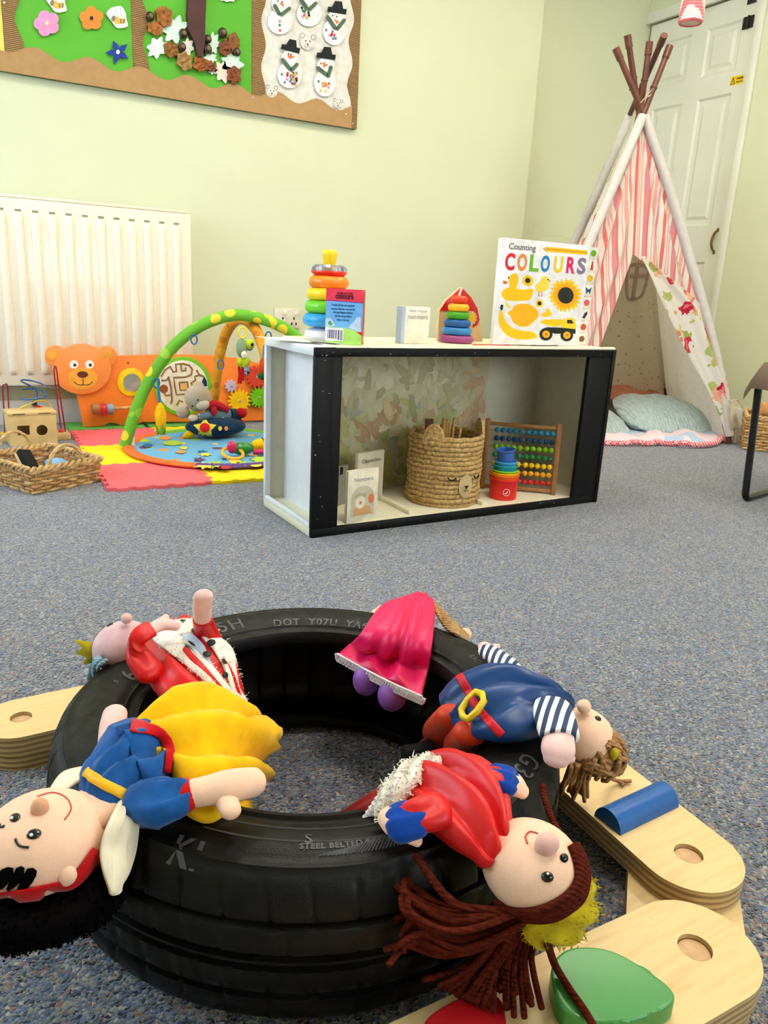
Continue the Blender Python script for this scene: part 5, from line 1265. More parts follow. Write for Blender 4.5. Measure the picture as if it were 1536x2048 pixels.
MB().tube([a_, b_], .0075, 10).build('slider_rod', WST, bp_, world=True)
for x, r, c in ((192, 11.5, (170, 110, 62)), (207, 11.5, (206, 44, 44)), (219, 11, (132, 158, 178))):
    p = aY(x, 818, Yb - .03); q = r * mpp(p); k = MB(); k.lathe([(.006, -q * .7), (q * .8, -q * .7), (q, -q * .45), (q, q * .45), (q * .8, q * .7), (.006, q * .7)], 20, mt=Matrix.Translation(p) @ Matrix.Rotation(PI / 2, 4, 'Y')); k.build('slider_bead', M('slider_%d' % x, c, rough=.4), bp_, world=True)
pb('maze_frame', el(365, 772, 57, 59, 40), M('lime_paint', (116, 196, 32), rough=.35), .010); pb('maze_board', el(364, 772, 50, 52, 40), M('maze_white', (238, 230, 216), rough=.4), .002, .0101, .0005)
c7 = cz(280, 680, 5.486); Ym = Yb - .0124
GRV = M('maze_groove', (150, 104, 54), rough=.6)
for L_ in ([(235, 440), (290, 440), (310, 400), (340, 520), (350, 660), (335, 700)], [(230, 400), (270, 330), (330, 290), (360, 345), (400, 345), (390, 265), (470, 258), (540, 275), (572, 320), (560, 380), (500, 405), (370, 410), (380, 500), (400, 600), (500, 590), (540, 560)], [(450, 270), (455, 335), (500, 335), (500, 300)], [(430, 465), (520, 460), (530, 545), (440, 550), (430, 465)], [(620, 330), (650, 380), (600, 400), (610, 440), (560, 470), (580, 510)], [(650, 380), (700, 400)], [(270, 580), (280, 610), (330, 600)], [(400, 720), (430, 660), (470, 680)]):
    MB().tube([aY(*c7(*p), Ym) for p in L_], .0042, 6).build('maze_groove', GRV, bp_, world=True)
pb('maze_well', el(326, 777, 8.5, 8.5), M('well_brown', (150, 84, 44), rough=.5), .001, .0122, 0); pb('maze_centre', [c7(440, 480), c7(515, 475), c7(525, 540), c7(445, 545)], M('maze_amber', (240, 186, 96)), .0006, .0122, 0)
MB().ball(aY(256, 726, Yb), .004, 8, 6).build('screw', INK, bp_, world=True)
def gear(x, y, rp, teeth, mat, l=.006):
    p = aY(x, y, Yb); r = rp * mpp(p); pts = []
    for i in range(teeth):
        a = 2 * PI * i / teeth; w_ = PI / teeth
        for da, q in ((-.62, .78), (-.34, 1), (.34, 1), (.62, .78)): pts.append((p.x + r * q * math.cos(a + da * w_), p.z + r * q * math.sin(a + da * w_)))
    g_ = MB().prism(pts, .012, FXZ(Yb - l), .001, 1).build('gear', mat, bp_, world=True)
    MB().lathe([(0, 0), (.006, 0), (.006, .003), (0, .004)], 12, mt=Matrix.Translation((p.x, Yb - l - .012, p.z)) @ Matrix.Rotation(PI / 2, 4, 'X')).build('axle', MI, g_, world=True)
gear(477, 801, 23.5, 16, M('gear_yellow', (250, 200, 10), rough=.35)); gear(516, 794, 21, 16, M('gear_green', (116, 196, 20), rough=.35)); gear(511, 753, 23, 14, M('gear_red', (226, 70, 44), rough=.35)); gear(460, 771, 12.5, 9, M('gear_lilac', (200, 184, 214), rough=.35)); gear(489, 739, 11, 9, M('gear_blue', (130, 150, 190), rough=.35))
# ------------------------------------------------------------------ play gym
gy = T('play_gym', 'baby play gym with round blue mat and two padded arches', 'play gym', (1.06, 2.96, FZ))
def multi(name, base, cols, scale, thr=.3, rough=.8):
    m = M(name, base, rough=rough, bump=.25, bscale=60); nt, N, b = nodes(m); tc = new(nt, 'ShaderNodeTexCoord'); vo = new(nt, 'ShaderNodeTexVoronoi'); vo.inputs['Scale'].default_value = scale; nt.links.new(tc.outputs['Object'], vo.inputs[0])
    lt = new(nt, 'ShaderNodeMath', operation='LESS_THAN'); lt.inputs[1].default_value = thr; nt.links.new(vo.outputs['Distance'], lt.inputs[0])
    sp = new(nt, 'ShaderNodeSeparateColor'); nt.links.new(vo.outputs['Color'], sp.inputs[0])
    r = ramp(nt, [(i / len(cols), c) for i, c in enumerate(cols)], 'CONSTANT'); nt.links.new(sp.outputs[0], r.inputs[0])
    mx = new(nt, 'ShaderNodeMix', data_type='RGBA'); nt.links.new(lt.outputs[0], mx.inputs['Factor']); mx.inputs['A'].default_value = L3(base); nt.links.new(r.outputs[0], mx.inputs['B']); nt.links.new(mx.outputs['Result'], b.inputs['Base Color']); return m
MATB = multi('play_mat_print', (104, 168, 208), [(104, 168, 208), (250, 206, 90), (104, 168, 208), (170, 206, 60), (70, 130, 190), (104, 168, 208), (240, 140, 60), (120, 60, 110)], 15, .33)
mc = V((.95, 2.925)); MR = .362
rg = []
for s, z in ((0, .012), (.3, .013), (.6, .012), (.85, .013), (.985, .010), (1.0, .004), (.985, .0005)):
    rg.append([V((mc.x + MR * s * math.cos(a) + .0001, mc.y + MR * s * math.sin(a), FZ + z + (.004 * noise.noise(V((s * 6 * math.cos(a), s * 6 * math.sin(a), 1))) if .1 < s < .99 else 0))) for a in [2 * PI * i / 64 for i in range(64)]])
k = MB(); k.rings(rg, cap0=False); k.build('mat', MATB, gy, world=True)
for a0, a1, mt in ((2.1, 4.15, M('orange_binding', (240, 112, 46), rough=.8, bump=.4, bscale=120)), (4.15, 6.6, M('purple_binding', (98, 62, 134), rough=.8, bump=.4, bscale=120)), (6.6 - 2 * PI, 2.1, M('green_binding', (120, 180, 60), rough=.8))):
    rg = []
    for i in range(28):
        a = a0 + (a1 - a0) * i / 27; c = V((mc.x + (MR - .010) * math.cos(a), mc.y + (MR - .010) * math.sin(a), FZ + .010)); r_ = V((math.cos(a), math.sin(a), 0)); rg.append([c + r_ * (.022 * math.cos(b_)) + ZUP * (.009 * math.sin(b_)) for b_ in [2 * PI * j / 10 for j in range(10)]])
    k = MB(); k.rings(rg); k.build('binding', mt, gy, world=True)
PRI = [M('mat_yellow', (240, 214, 80), rough=.85), M('mat_lime', (176, 204, 60), rough=.85), M('mat_red', (196, 50, 60), rough=.85), M('mat_purple', (110, 60, 110), rough=.85), M('mat_teal', (30, 100, 150), rough=.85), M('mat_orange', (240, 150, 70), rough=.85)]
def mprint(px, py, rx, ry, mi, n=10, sp=.0):
    pts = [(px + rx * (1 + sp * (-1) ** i) * math.cos(2 * PI * i / n), py + ry * (1 + sp * (-1) ** i) * math.sin(2 * PI * i / n)) for i in range(n)]
    pts = [at(x, y, FZ + .017) for x, y in pts]
    MB().prism([(p.x, p.y) for p in pts], .0008, (V((0, 0, FZ + .0152)), V((1, 0, 0)), V((0, 1, 0)), ZUP)).build('mat_print', PRI[mi], gy, world=True, flat=True)
for args in ((410, 930, 20, 6, 0, 14, .35), (432, 928, 16, 7, 1, 12, .4), (470, 922, 12, 6, 0, 12, .2), (486, 926, 14, 4, 1, 10, .3), (520, 918, 16, 6, 1, 12, .2), (512, 928, 12, 5, 0), (398, 918, 10, 4, 3, 10, .4), (362, 903, 10, 3, 5), (367, 895, 8, 3, 0), (345, 885, 20, 5, 1), (330, 875, 12, 4, 5), (410, 908, 12, 3, 0, 12, .3), (404, 902, 8, 2.5, 4, 10, .4), (295, 890, 10, 4, 4), (450, 934, 14, 3, 2), (535, 905, 8, 3, 2), (448, 917, 5, 2, 4)): mprint(*args)
GF1 = V((.600, 3.012, 0)); GF2 = V((1.30, 2.84, 0))
def vplane(x, y, A, B):
    d = (B - A); nn = V((-d.y, d.x, 0)); r = ray(x, y); t_ = (A - CP).dot(nn) / r.dot(nn); return CP + r * t_
GA = multi('green_arch_print', (104, 176, 44), [(104, 176, 44), (226, 206, 50), (104, 176, 44), (150, 200, 60)], 20, .42)
P = [vplane(x, y, GF1, GF2) for x, y in ((250, 895), (262, 850), (282, 795), (310, 742), (350, 690), (395, 655), (440, 636), (482, 630), (530, 640), (575, 660), (605, 690), (626, 730), (640, 780), (648, 830), (650, 885))]
P[0].z = FZ + .012; P[-1].z = max(P[-1].z, FZ + .012)
k = MB(); k.tube(cr(P, 5), .0225, 12); k.build('arch', GA, gy, world=True)
OF1 = V((1.04, 3.27, 0)); OF2 = V((1.12, 2.62, 0))
P = [vplane(x, y, OF1, OF2) for x, y in ((424, 846), (430, 790), (437, 725), (450, 672), (470, 642), (490, 640), (512, 660), (528, 700), (537, 745), (545, 800), (552, 870), (556, 920))]
P[0].z = max(P[0].z, FZ + .015); P[-1].z = FZ + .015
k = MB(); k.tube(cr(P, 5), .0215, 12); k.build('arch', multi('orange_arch_print', (222, 150, 30), [(222, 150, 30), (196, 120, 20), (236, 176, 50), (120, 130, 60)], 22, .4), gy, world=True)
BLL = M('blue_loop', (40, 110, 170), rough=.6)
for x, y in ((385, 678), (533, 672), (496, 690), (438, 728), (310, 765)):
    p = vplane(x, y, GF1, GF2); k = MB(); k.tube([p + V((.012 * math.cos(a), -.02, .018 * math.sin(a))) for a in [2 * PI * i / 14 for i in range(14)]], .003, 6, closed=True); k.build('loop', BLL, gy, world=True)
p = at(235, 868, .03); MB().box((p.x - .018, 3.0, .02), (p.x + .018, 3.004, .062)).build('care_label', PAPER, gy, world=True)
# yellow hanging toy on the green arch
p = vplane(315, 800, GF1, GF2); m_ = mpp(p); q = T('hanging_toy', 'yellow soft fruit toy hanging from the green arch', 'toy', p - V((0, .03, .12)))
k = MB(); k.lathe([(.002, 0), (.010, .012), (.020, .045), (.022, .075), (.014, .108), (.004, .122)], 16, (p.x, p.y - .04, p.z - .125)); k.build('body', YEL, q, world=True)
k = MB(); 
for i in range(4): a = i * PI / 2; k.ball((p.x + .012 * math.cos(a), p.y - .04 + .012 * math.sin(a), p.z - .105), (.007, .007, .024), 8, 6)
k.build('leaf', M('leaf_green', (110, 160, 40), rough=.8), q, world=True); k = MB(); k.tube([(p.x, p.y - .04, p.z - .01), (p.x - .003, p.y - .03, p.z + .05), (p.x, p.y - .024, p.z + .085)], .005, 6); k.build('strap', BLL, q, world=True)
# bird
p = vplane(482, 695, GF1, GF2) + V((0, -.03, 0)); q = T('hanging_toy', 'green and grey soft bird toy hanging under the arch top', 'toy', p); m_ = mpp(p)
LIM = plush('lime_plush', (186, 206, 40)); SGR = plush('sage_plush', (132, 156, 120))
k = MB(); k.ball(p + V((-.008, 0, 0)), (.022, .02, .038), 16, 12); k.build('body', SGR, q, world=True)
k = MB(); k.ball(p + V((.022, -.006, .016)), (.019, .017, .020), 16, 12); oh = k.build('head', LIM, q, world=True)
MB().ball(p + V((.026, -.022, .016)), (.006, .003, .007), 10, 8).build('eye', EYE, oh, world=True)
k = MB(); k.ball(p + V((-.004, -.015, -.022)), (.012, .008, .016), 12, 8); k.build('belly', FURW, q, world=True)
k = MB()
for dx, dz in ((-.016, -.052), (.010, -.050), (-.002, -.056)): k.ball(p + V((dx, -.006, dz)), (.014, .010, .018), 10, 8)
k.build('wing', LIM, q, world=True)
k = MB(); k.tube([p + V((.016 * math.cos(a) - .004, 0, .058 + .02 * math.sin(a))) for a in [2 * PI * i / 18 for i in range(18)]], .0035, 6, closed=True); k.build('hanging_ring', PL('ring_yellow', (252, 212, 24)), q, world=True)
for i, (x0_, x1_) in enumerate(((472, 474), (479, 478))):
    a = vplane(x0_, 728, GF1, GF2); b_ = vplane(x1_, 765 - 6 * i, GF1, GF2); k = MB(); k.tube([a + V((0, -.03, 0)), a.lerp(b_, .5) + V((.003, -.03, 0)), b_ + V((0, -.03, 0))], lambda t: .004 + .005 * t, 6); k.build('ribbon', REDF, q, world=True)
# second hanging toy near the cabinet
p = vplane(530, 735, OF1, OF2) + V((-.02, -.03, -.0)); q = T('hanging_toy', 'red and dark green soft toy hanging beside the gears', 'toy', p)
k = MB(); k.lathe([(.004, .04), (.012, .03), (.018, -.005), (.012, -.02)], 12, p); k.build('body', plush('rust_plush', (200, 72, 24)), q, world=True); k = MB(); k.ball(p + V((0, 0, -.028)), (.022, .018, .016), 12, 8); k.build('base', plush('dark_green_plush', (44, 84, 40)), q, world=True); k = MB(); k.ball(p + V((.008, -.006, -.048)), .009, 10, 8); k.build('bobble', REDF, q, world=True); MB().tube([p + V((0, 0, .035)), p + V((.012, .02, .085))], .004, 6).build('strap', BLL, q, world=True)
# star cushion, plush, teether
MZ = FZ + .016
c = at(430, 880, MZ) + V((.03, .08, 0)); m_ = mpp(c)
DEN = plush('denim_blue', (24, 54, 84), .15)
q = T('soft_cushion', 'dark blue cushion with a yellow star under the plush toy', 'cushion', V((c.x, c.y, MZ)))
k = MB(); k.ball((c.x, c.y, MZ + .040), (.128, .085, .040), 28, 16); k.build('body', DEN, q, world=True); cv = k.bvh()
def starpts(x, y, R_, r_): return [(x + (R_ if i % 2 == 0 else r_) * math.sin(PI * i / 5), y - .85 * (R_ if i % 2 == 0 else r_) * math.cos(PI * i / 5)) for i in range(10)]
k = patch(cv, starpts(410, 857, 24, 13), .003, 2); os_ = k.build('star', plush('star_yellow', (240, 222, 70)), q, world=True); k = patch(cv, el(410, 856, 10, 8, 12), .006, 1); k.build('star_centre', plush('star_red', (222, 40, 40)), os_, world=True)
for x, c_ in ((440, 'mat_yellow'), (452, 'mat_orange')): patch(cv, el(x, 857, 4, 4, 10), .003, 1).build('button', MATS[c_], q, world=True)
b0_ = at(368, 860, MZ + .03); k = MB(); k.tube(cr([b0_ + V((-.01, -.02, -.025)), b0_ + V((.02, -.02, -.012)), b0_ + V((.05, -.01, .02)), b0_ + V((.055, .0, .045))], 5), [max(.004, .019 * math.sin(PI * min(1, max(.06, .1 + .85 * i / 15)))) for i in range(16)], 12)
k.build('toy_banana', YEL, tag=('yellow soft banana leaning on the dark blue cushion', 'toy'))
# plush lying on the cushion
q = T('plush_toy', 'grey plush animal in blue pyjamas and red scarf lying on cushion', 'plush toy', V((c.x - .02, c.y + .04, MZ + .05)))
Yq = c.y + .02
GRP = plush('grey_plush', (190, 174, 156))
hc_ = aY(396, 796, Yq); m_ = mpp(hc_); k = MB(); k.ball(hc_, (27 * m_, 24 * m_, 27 * m_), 24, 16); oh = k.build('head', GRP, q, world=True); pv = k.bvh()
k = MB(); k.ball(aY(404, 808, Yq - .03), (15 * m_, 12 * m_, 12 * m_), 16, 12); k.build('muzzle', plush('pale_plush', (224, 212, 196)), oh, world=True)
for x, y in ((385, 812), (396, 800)): MB().ball(aY(x, y, Yq - .046), .004, 8, 6).build('eye', EYE, oh, world=True)
MB().ball(aY(409, 796, Yq - .035), (.008, .004, .006), 8, 6).build('cheek', plush('peach_plush', (240, 150, 110)), oh, world=True)
for x, y in ((366, 824), (398, 776)): k = MB(); k.ball(aY(x, y, Yq), (14 * m_, 8 * m_, 13 * m_), 14, 10); k.build('ear', GRP, oh, world=True)
k = MB(); k.lathe([(.012, 0), (.010, .02), (0, .04)], 10, aY(409, 772, Yq)); k.build('hat_tip', DEN, oh, world=True)
k = MB(); k.tube([aY(415, 826, Yq), aY(440, 830, Yq), aY(460, 832, Yq + .02)], [.036, .040, .034], 16); k.build('body', multi('pyjama_print', (96, 128, 152), [(96, 128, 152), (200, 210, 216)], 60, .3), q, world=True)
k = MB(); k.tube(cr([aY(412, 812, Yq - .02), aY(430, 808, Yq - .03), aY(455, 820, Yq - .025)], 4), .016, 8); k.ball(aY(428, 822, Yq - .045), (.014, .008, .02), 10, 8); k.build('scarf', plush('scarf_red', (200, 34, 50)), q, world=True)
k = MB(); k.tube([aY(418, 830, Yq - .03), aY(400, 834, Yq - .04)], .017, 10); k.build('arm', MATS['pyjama_print'], q, world=True); k = MB(); k.ball(aY(386, 836, Yq - .045), (.020, .015, .014), 12, 8); k.build('hand', MATS['pale_plush'], q, world=True)
k = MB(); k.tube([aY(455, 832, Yq), aY(472, 834, Yq + .02)], .034, 12); k.build('trousers', DEN, q, world=True)
for x, y in ((482, 826), (478, 848)): k = MB(); k.ball(aY(x, y, Yq), (.026, .024, .022), 14, 10); k.build('foot', plush('foot_red', (196, 24, 30)), q, world=True)
p = at(480, 895, MZ + .03); q = T('teether_toy', 'green teething toy with a yellow ring on the play mat', 'toy', V((p.x, p.y, MZ)))
k = MB(); k.ball((p.x + .01, p.y, MZ + .026), (.045, .024, .024), 18, 12); k.build('body', PL('teether_green', (40, 130, 50)), q, world=True); k = MB(); k.ball((p.x - .035, p.y - .01, MZ + .035), (.018, .016, .024), 14, 10); k.build('bead', PL('teether_pink', (206, 30, 96)), q, world=True)
k = MB(); k.torus((0, 0, 0), .038, .006, 28, 8, Matrix.Translation((p.x - .04, p.y - .035, MZ + .018)) @ Matrix.Rotation(.35, 4, 'X')); k.build('ring', PL('teether_yellow', (244, 176, 30)), q, world=True)
p = at(526, 890, MZ + .03); q = T('soft_bee', 'yellow soft bee toy on the play mat beside the cabinet', 'toy', V((p.x, p.y, MZ)))
k = MB(); k.ball((p.x, p.y + .02, MZ + .026), (.040, .026, .026), 18, 12); k.build('body', YEL, q, world=True)
for dx in (.005, .022): k = MB(); k.torus((0, 0, 0), .0245, .004, 24, 6, Matrix.Translation((p.x + dx, p.y + .02, MZ + .026)) @ Matrix.Rotation(PI / 2, 4, 'Y')); k.build('stripe', INK, q, world=True)
k = MB(); k.tube([(p.x - .05, p.y - .03, MZ + .012), (p.x + .04, p.y - .045, MZ + .011)], .011, 10); k.build('tail', PL('teether_pink', (206, 30, 96)), q, world=True)
# ------------------------------------------------------------------ wicker baskets
WICK = M('willow', (196, 150, 92), rough=.6, var=.25, vscale=40, rgb2=(150, 104, 56))
WICL = M('willow_light', (214, 176, 118), rough=.6, var=.2, vscale=40)
def wicker(label, o, yaw, lx, ly, h, rows, handles=True, flare=.06, group=None):
    """open rectangular basket: stakes, woven rows, plaited rim, floor"""
    t = T('wicker_basket', label, 'basket', o, yaw)
    def rect_pt(s, k):
        per = 2 * (lx + ly) ; d = s * per; f = 1 + flare * k; X, Y_ = lx * f, ly * f; ox, oy = -(X - lx) / 2, -(Y_ - ly) / 2; cr_ = .03
        if d < lx: u = d / lx; return V((ox + X * u, oy, 0)), V((0, -1, 0))
        d -= lx
        if d < ly: u = d / ly; return V((ox + X, oy + Y_ * u, 0)), V((1, 0, 0))
        d -= ly
        if d < lx: u = d / lx; return V((ox + X * (1 - u), oy + Y_, 0)), V((0, 1, 0))
        d -= lx; u = d / ly; return V((ox, oy + Y_ * (1 - u), 0)), V((-1, 0, 0))
    ns = int(round(2 * (lx + ly) / .030)); ns += ns % 2; n_ = ns * 4
    for r in range(rows):
        zc = h * (r + .5) / rows; P = []
        for i in range(n_):
            p, nn = rect_pt(i / n_, zc / h); P.append(p + nn * (.0045 * math.sin(PI * i / 4 + PI * r)) + ZUP * (zc + .0015 * math.sin(i * .7 + r * 1.9)))
        k = MB(); k.tube(P, h / rows * .48, 6, closed=True); k.build('woven_row', WICK if r % 3 else WICL, t)
    for i in range(ns):
        a, _ = rect_pt((i + .5) / ns, 0); b_, _ = rect_pt((i + .5) / ns, 1); k = MB(); k.tube([a + ZUP * .002, b_ + ZUP * h], .003, 6); k.build('stake', WICL, t)
    for s in (0, PI):
        P = []
        for i in range(n_ * 2):
            p, nn = rect_pt(i / (n_ * 2), 1.05); P.append(p + nn * (.006 * math.cos(i * .55 + s)) + ZUP * (h + .004 + .006 * math.sin(i * .55 + s)))
        k = MB(); k.tube(P, .0055, 6, closed=True); k.build('rim_braid', WICL, t)
    k = MB(); k.box((.004, .004, .001), (lx - .004, ly - .004, .007), .001); k.build('base', WICK, t)
    if handles:
        for y, o_ in ((0, -1), (ly, 1)):
            for s in (0, PI):
                P = []
                for i in range(33):
                    a = PI * i / 32; P.append(V((lx * .5 - .062 * math.cos(a) + .003 * math.cos(i * .8 + s), y * 1.02 + o_ * .006 + .003 * math.sin(i * .8 + s), h - .012 + .078 * math.sin(a))))
                k = MB(); k.tube(P, .0048, 6); k.build('handle', WICL, t)
    return t
b0_ = at(66, 990, 0); b1_ = at(197, 964, 0); d_b = b1_ - b0_; yw = math.atan2(d_b.y, d_b.x)
wb = wicker('square wicker basket with two hoop handles at the left edge', b0_, yw, d_b.length, .27, .075, 7)
wbm = wm(wb)
# things in it
def inb(x, y, z): return wbm @ V((x, y, z))
k = MB(); k.box((-.022, -.050, 0), (.022, .050, .020), .004, Matrix.Translation(inb(.065, .125, .062)) @ Euler((.75, .2, yw + .1)).to_matrix().to_4x4()); t = T('brush', 'black bristle brush with wooden back in the square wicker basket', 'brush', inb(.06, .12, .012))
k.build('bristles', M('black_bristle', (10, 10, 12), rough=.9, bump=.5, bscale=500), t, world=True); k = MB(); k.box((-.024, -.053, -.013), (.024, .053, 0), .005, Matrix.Translation(inb(.069, .125, .062)) @ Euler((.75, .2, yw + .1)).to_matrix().to_4x4()); k.build('back', M('pale_wood', (224, 190, 140)), t, world=True)
k = MB(); k.ball(inb(.055, .045, .035), (.026, .018, .014), 16, 10); k.build('pebble', M('pale_stone', (206, 200, 186), rough=.7), tag=('pale smooth pebble in the square wicker basket', 'stone'))
k = MB(); k.ball(inb(.030, .140, .045), (.026, .022, .016), 16, 10); k.build('sponge', M('lilac_sponge', (176, 130, 196), rough=.95, bump=.6, bscale=150), tag=('lilac sponge in the square wicker basket', 'sponge'))
k = MB(); k.ball(inb(.155, .115, .055), (.036, .034, .018), 18, 10); k.build('sponge', M('blue_sponge', (130, 180, 226), rough=.95, bump=.6, bscale=150), tag=('pale blue sponge under the basket handle', 'sponge'))
k = MB(); k.box((.095, .03, .009), (.115, .2, .028), .004, wbm); k.build('wooden_block', WST, tag=('wooden bar lying in the middle of the wicker basket', 'block'))
# ------------------------------------------------------------------ wooden posting box
g0 = at(22, 893, 0); g1 = at(116, 887, 0); db = g1 - g0; yb_ = math.atan2(db.y, db.x); Wb = db.length; Hb = .135; m_ = mpp(g0)
t = T('posting_box', 'pale wooden posting box with shape holes behind the wicker basket', 'toy', g0, yb_)
PINE = M('pine', (228, 192, 130), rough=.5, var=.12, vscale=14)
hx, hz_, hr_ = Wb * .68, Hb * .42, .021
outl = [(0, 0), (Wb, 0), (Wb, Hb * .88)]
hole = [(hx + hr_ * math.cos(a), hz_ + hr_ * math.sin(a)) for a in [PI / 2 - 2 * PI * i / 28 for i in range(29)]]
sq = [(Wb * .16, Hb * .30), (Wb * .42, Hb * .30), (Wb * .42, Hb * .58), (Wb * .16, Hb * .58)]
poly = [(0, 0), (Wb, 0), (Wb, Hb * .88), (hx, Hb * .88)] + [(hx, hz_ + hr_)] + hole + [(hx, Hb * .88), (sq[2][0] - .002, Hb * .88), (sq[2][0] - .002, sq[2][1]), sq[2], sq[1], sq[0], sq[3], (sq[2][0] - .002, sq[2][1] + .00002), (sq[2][0] - .002, Hb * .88), (0, Hb * .88)]
poly2 = []
for p in poly:
    if not poly2 or (V(p) - V(poly2[-1])).length > 1e-6: poly2.append(p)
MB().prism(poly2, .008, (V((0, .008, 0)), V((1, 0, 0)), V((0, 0, 1)), V((0, -1, 0)))).build('front', PINE, t)
for nm, lo, hi in (('back', (0, .10, 0), (Wb, .108, Hb * .88)), ('side', (0, .008, 0), (.008, .10, Hb * .88)), ('side', (Wb - .008, .008, 0), (Wb, .10, Hb * .88)), ('bottom', (.008, .008, 0), (Wb - .008, .10, .006)), ('lid', (-.003, -.003, Hb * .88), (Wb + .003, .111, Hb * .96))): MB().box(lo, hi, .0015).build(nm, PINE, t)
for a in (Wb * .08, Wb * .62): MB().box((a, -.0036, Hb * .905), (a + .045, -.0028, Hb * .925)).build('slot', INK, t)
# ------------------------------------------------------------------ bead maze
YW = 3.36
t = T('bead_maze', 'wire bead maze with red, blue and yellow wires by the radiator', 'toy', (aY(70, 870, YW).x, YW, 0))
x0_, x1_ = aY(6, 870, YW).x, aY(138, 865, YW).x
MB().box((x0_, YW - .045, .0), (x1_, YW + .05, .026), .004).build('base', PINE, t, world=True)
WR = M('red_wire', (150, 30, 50), rough=.35); WBL = M('blue_wire', (50, 100, 160), rough=.35); WYL = M('yellow_wire', (226, 190, 50), rough=.35); WGR = M('grey_wire', (110, 110, 116), rough=.35)
def wire(px, mat, r=.0032, dy=None):
    P = [aY(x, y, YW + (dy[i] if dy else 0)) for i, (x, y) in enumerate(px)]; k = MB(); k.tube(cr(P, 5), r, 6); k.build('wire', mat, t, world=True)
wire([(10, 865), (8, 820), (5, 775), (10, 770), (15, 776), (20, 865)], WR); wire([(123, 865), (112, 778), (108, 740), (112, 735), (118, 778), (131, 865)], WR); wire([(8, 772), (60, 772), (118, 776)], WGR, .0025)
wire([(75, 850), (73, 810), (72, 780), (42, 762), (55, 760), (80, 766), (92, 774)], WBL, .0032, [0, 0, 0, -.03, .02, .03, .0]); wire([(40, 797), (60, 799), (92, 792), (88, 784), (70, 778), (45, 779)], WBL, .0032, [0, -.03, -.02, .02, .03, 0])
wire([(36, 850), (34, 822), (60, 808), (80, 801), (98, 806), (104, 824), (102, 850)], WYL, .0032, [0, -.02, -.02, 0, .02, 0, 0]); wire([(46, 850), (50, 822), (70, 812), (92, 818), (92, 850)], WYL)
for x, y, c, nm in ((76, 815, (206, 34, 40), 'a'), (82, 821, (250, 190, 20), 'b'), (68, 806, (30, 60, 130), 'c'), (122, 862, (206, 34, 40), 'a'), (115, 868, (250, 190, 20), 'b'), (6, 868, (250, 210, 30), 'b')):
    p = aY(x, y, YW); k = MB(); k.ball(p + V((0, -.004, 0)), .011, 12, 8); k.build('bead', M('maze_bead_' + nm, c, rough=.3), t, world=True)
# ------------------------------------------------------------------ tepee
AP = aY(1278, 228, 2.85)
B1 = at(1452, 888, 0); B2 = at(1002, 900, 0); B3 = at(1000, 836, 0); B4 = V((3.74, 3.10, 0)); B5 = V((3.2, 3.42, 0))
tp = T('play_tepee', 'fabric play tepee with pink stripes and brown bamboo poles', 'tent', V(((B1.x + B2.x + B3.x + B4.x) / 4, (B1.y + B2.y + B3.y + B4.y) / 4, 0)))
BAM = M('brown_bamboo', (110, 62, 48), rough=.35, var=.15, vscale=25)
def plane3(A, B, Cc):
    n_ = (B - A).cross(Cc - A).normalized(); return A, n_
def onp(px, pl, off=0.0):
    r = ray(*px); A, n_ = pl; n2 = n_ if n_.dot(r) < 0 else -n_; t_ = (A - CP).dot(n_) / r.dot(n_); return CP + r * t_ + n2 * off
fp = plane3(AP, B1, B2); lp = plane3(AP, B2, B3)
SLV = {1: [onp(q, fp, .014) for q in ((1285, 234), (1307, 300), (1330, 365), (1353, 440), (1379, 530), (1404, 617), (1430, 720), (1448, 820), (1456, 872))],
       2: [onp(q, fp, .014) for q in ((1281, 236), (1257, 292), (1233, 350), (1208, 410), (1182, 470), (1150, 545), (1112, 635), (1070, 735), (1030, 830), (1006, 888))],
       3: [onp(q, lp, .012) for q in ((1262, 236), (1240, 290), (1216, 345), (1190, 405), (1162, 466), (1125, 550), (1080, 650), (1035, 752), (1003, 828))]}
for key, b_, tpx, mpx, dy in ((1, B1, (1232, 98), (1272, 222), .06), (0, B4, (1255, 72), (1276, 214), .08), (0, B5, (1299, 86), (1282, 214), .05), (2, B2, (1339, 94), (1290, 218), -.02), (3, B3, (1328, 72), (1264, 228), -.05)):
    top = aY(tpx[0], tpx[1], AP.y + dy)
    if key: mid = SLV[key][0]; L_ = [top, top.lerp(mid, .5), mid] + SLV[key][1:]; L_[-1] = V((L_[-1].x, L_[-1].y, .004))
    else: mid = aY(mpx[0], mpx[1], AP.y + dy); L_ = [top, top.lerp(mid, .5), mid, mid.lerp(b_, .5), b_ + ZUP * .004]
    po = MB(); po.tube(L_, .0135, 10); o = po.build('pole', BAM, tp, world=True)
    dd = (top - mid).normalized(); k = MB(); k.tube([top - dd * .05, top + dd * .004], .0165, 10); k.build('end_cap', BAM, o, world=True)
    k = MB(); q = mid.lerp(top, .42); k.tube([q - dd * .004, q + dd * .004], .0165, 10); k.build('joint', BAM, o, world=True)
k = MB()
for i in range(3): k.tube([AP + V((-.02 + .02 * i, -.02, .04 + .02 * i)), AP + V((.03, -.03, .10 - .02 * i))], .002, 5)
k.build('lashing', M('cord_cream', (206, 190, 160), rough=.9), tp, world=True)
def plane3(A, B, Cc):
    n_ = (B - A).cross(Cc - A).normalized(); return A, n_
def onp(px, pl, off=0.0):
    r = ray(*px); A, n_ = pl; n2 = n_ if n_.dot(r) < 0 else -n_; t_ = (A - CP).dot(n_) / r.dot(n_); return CP + r * t_ + n2 * off
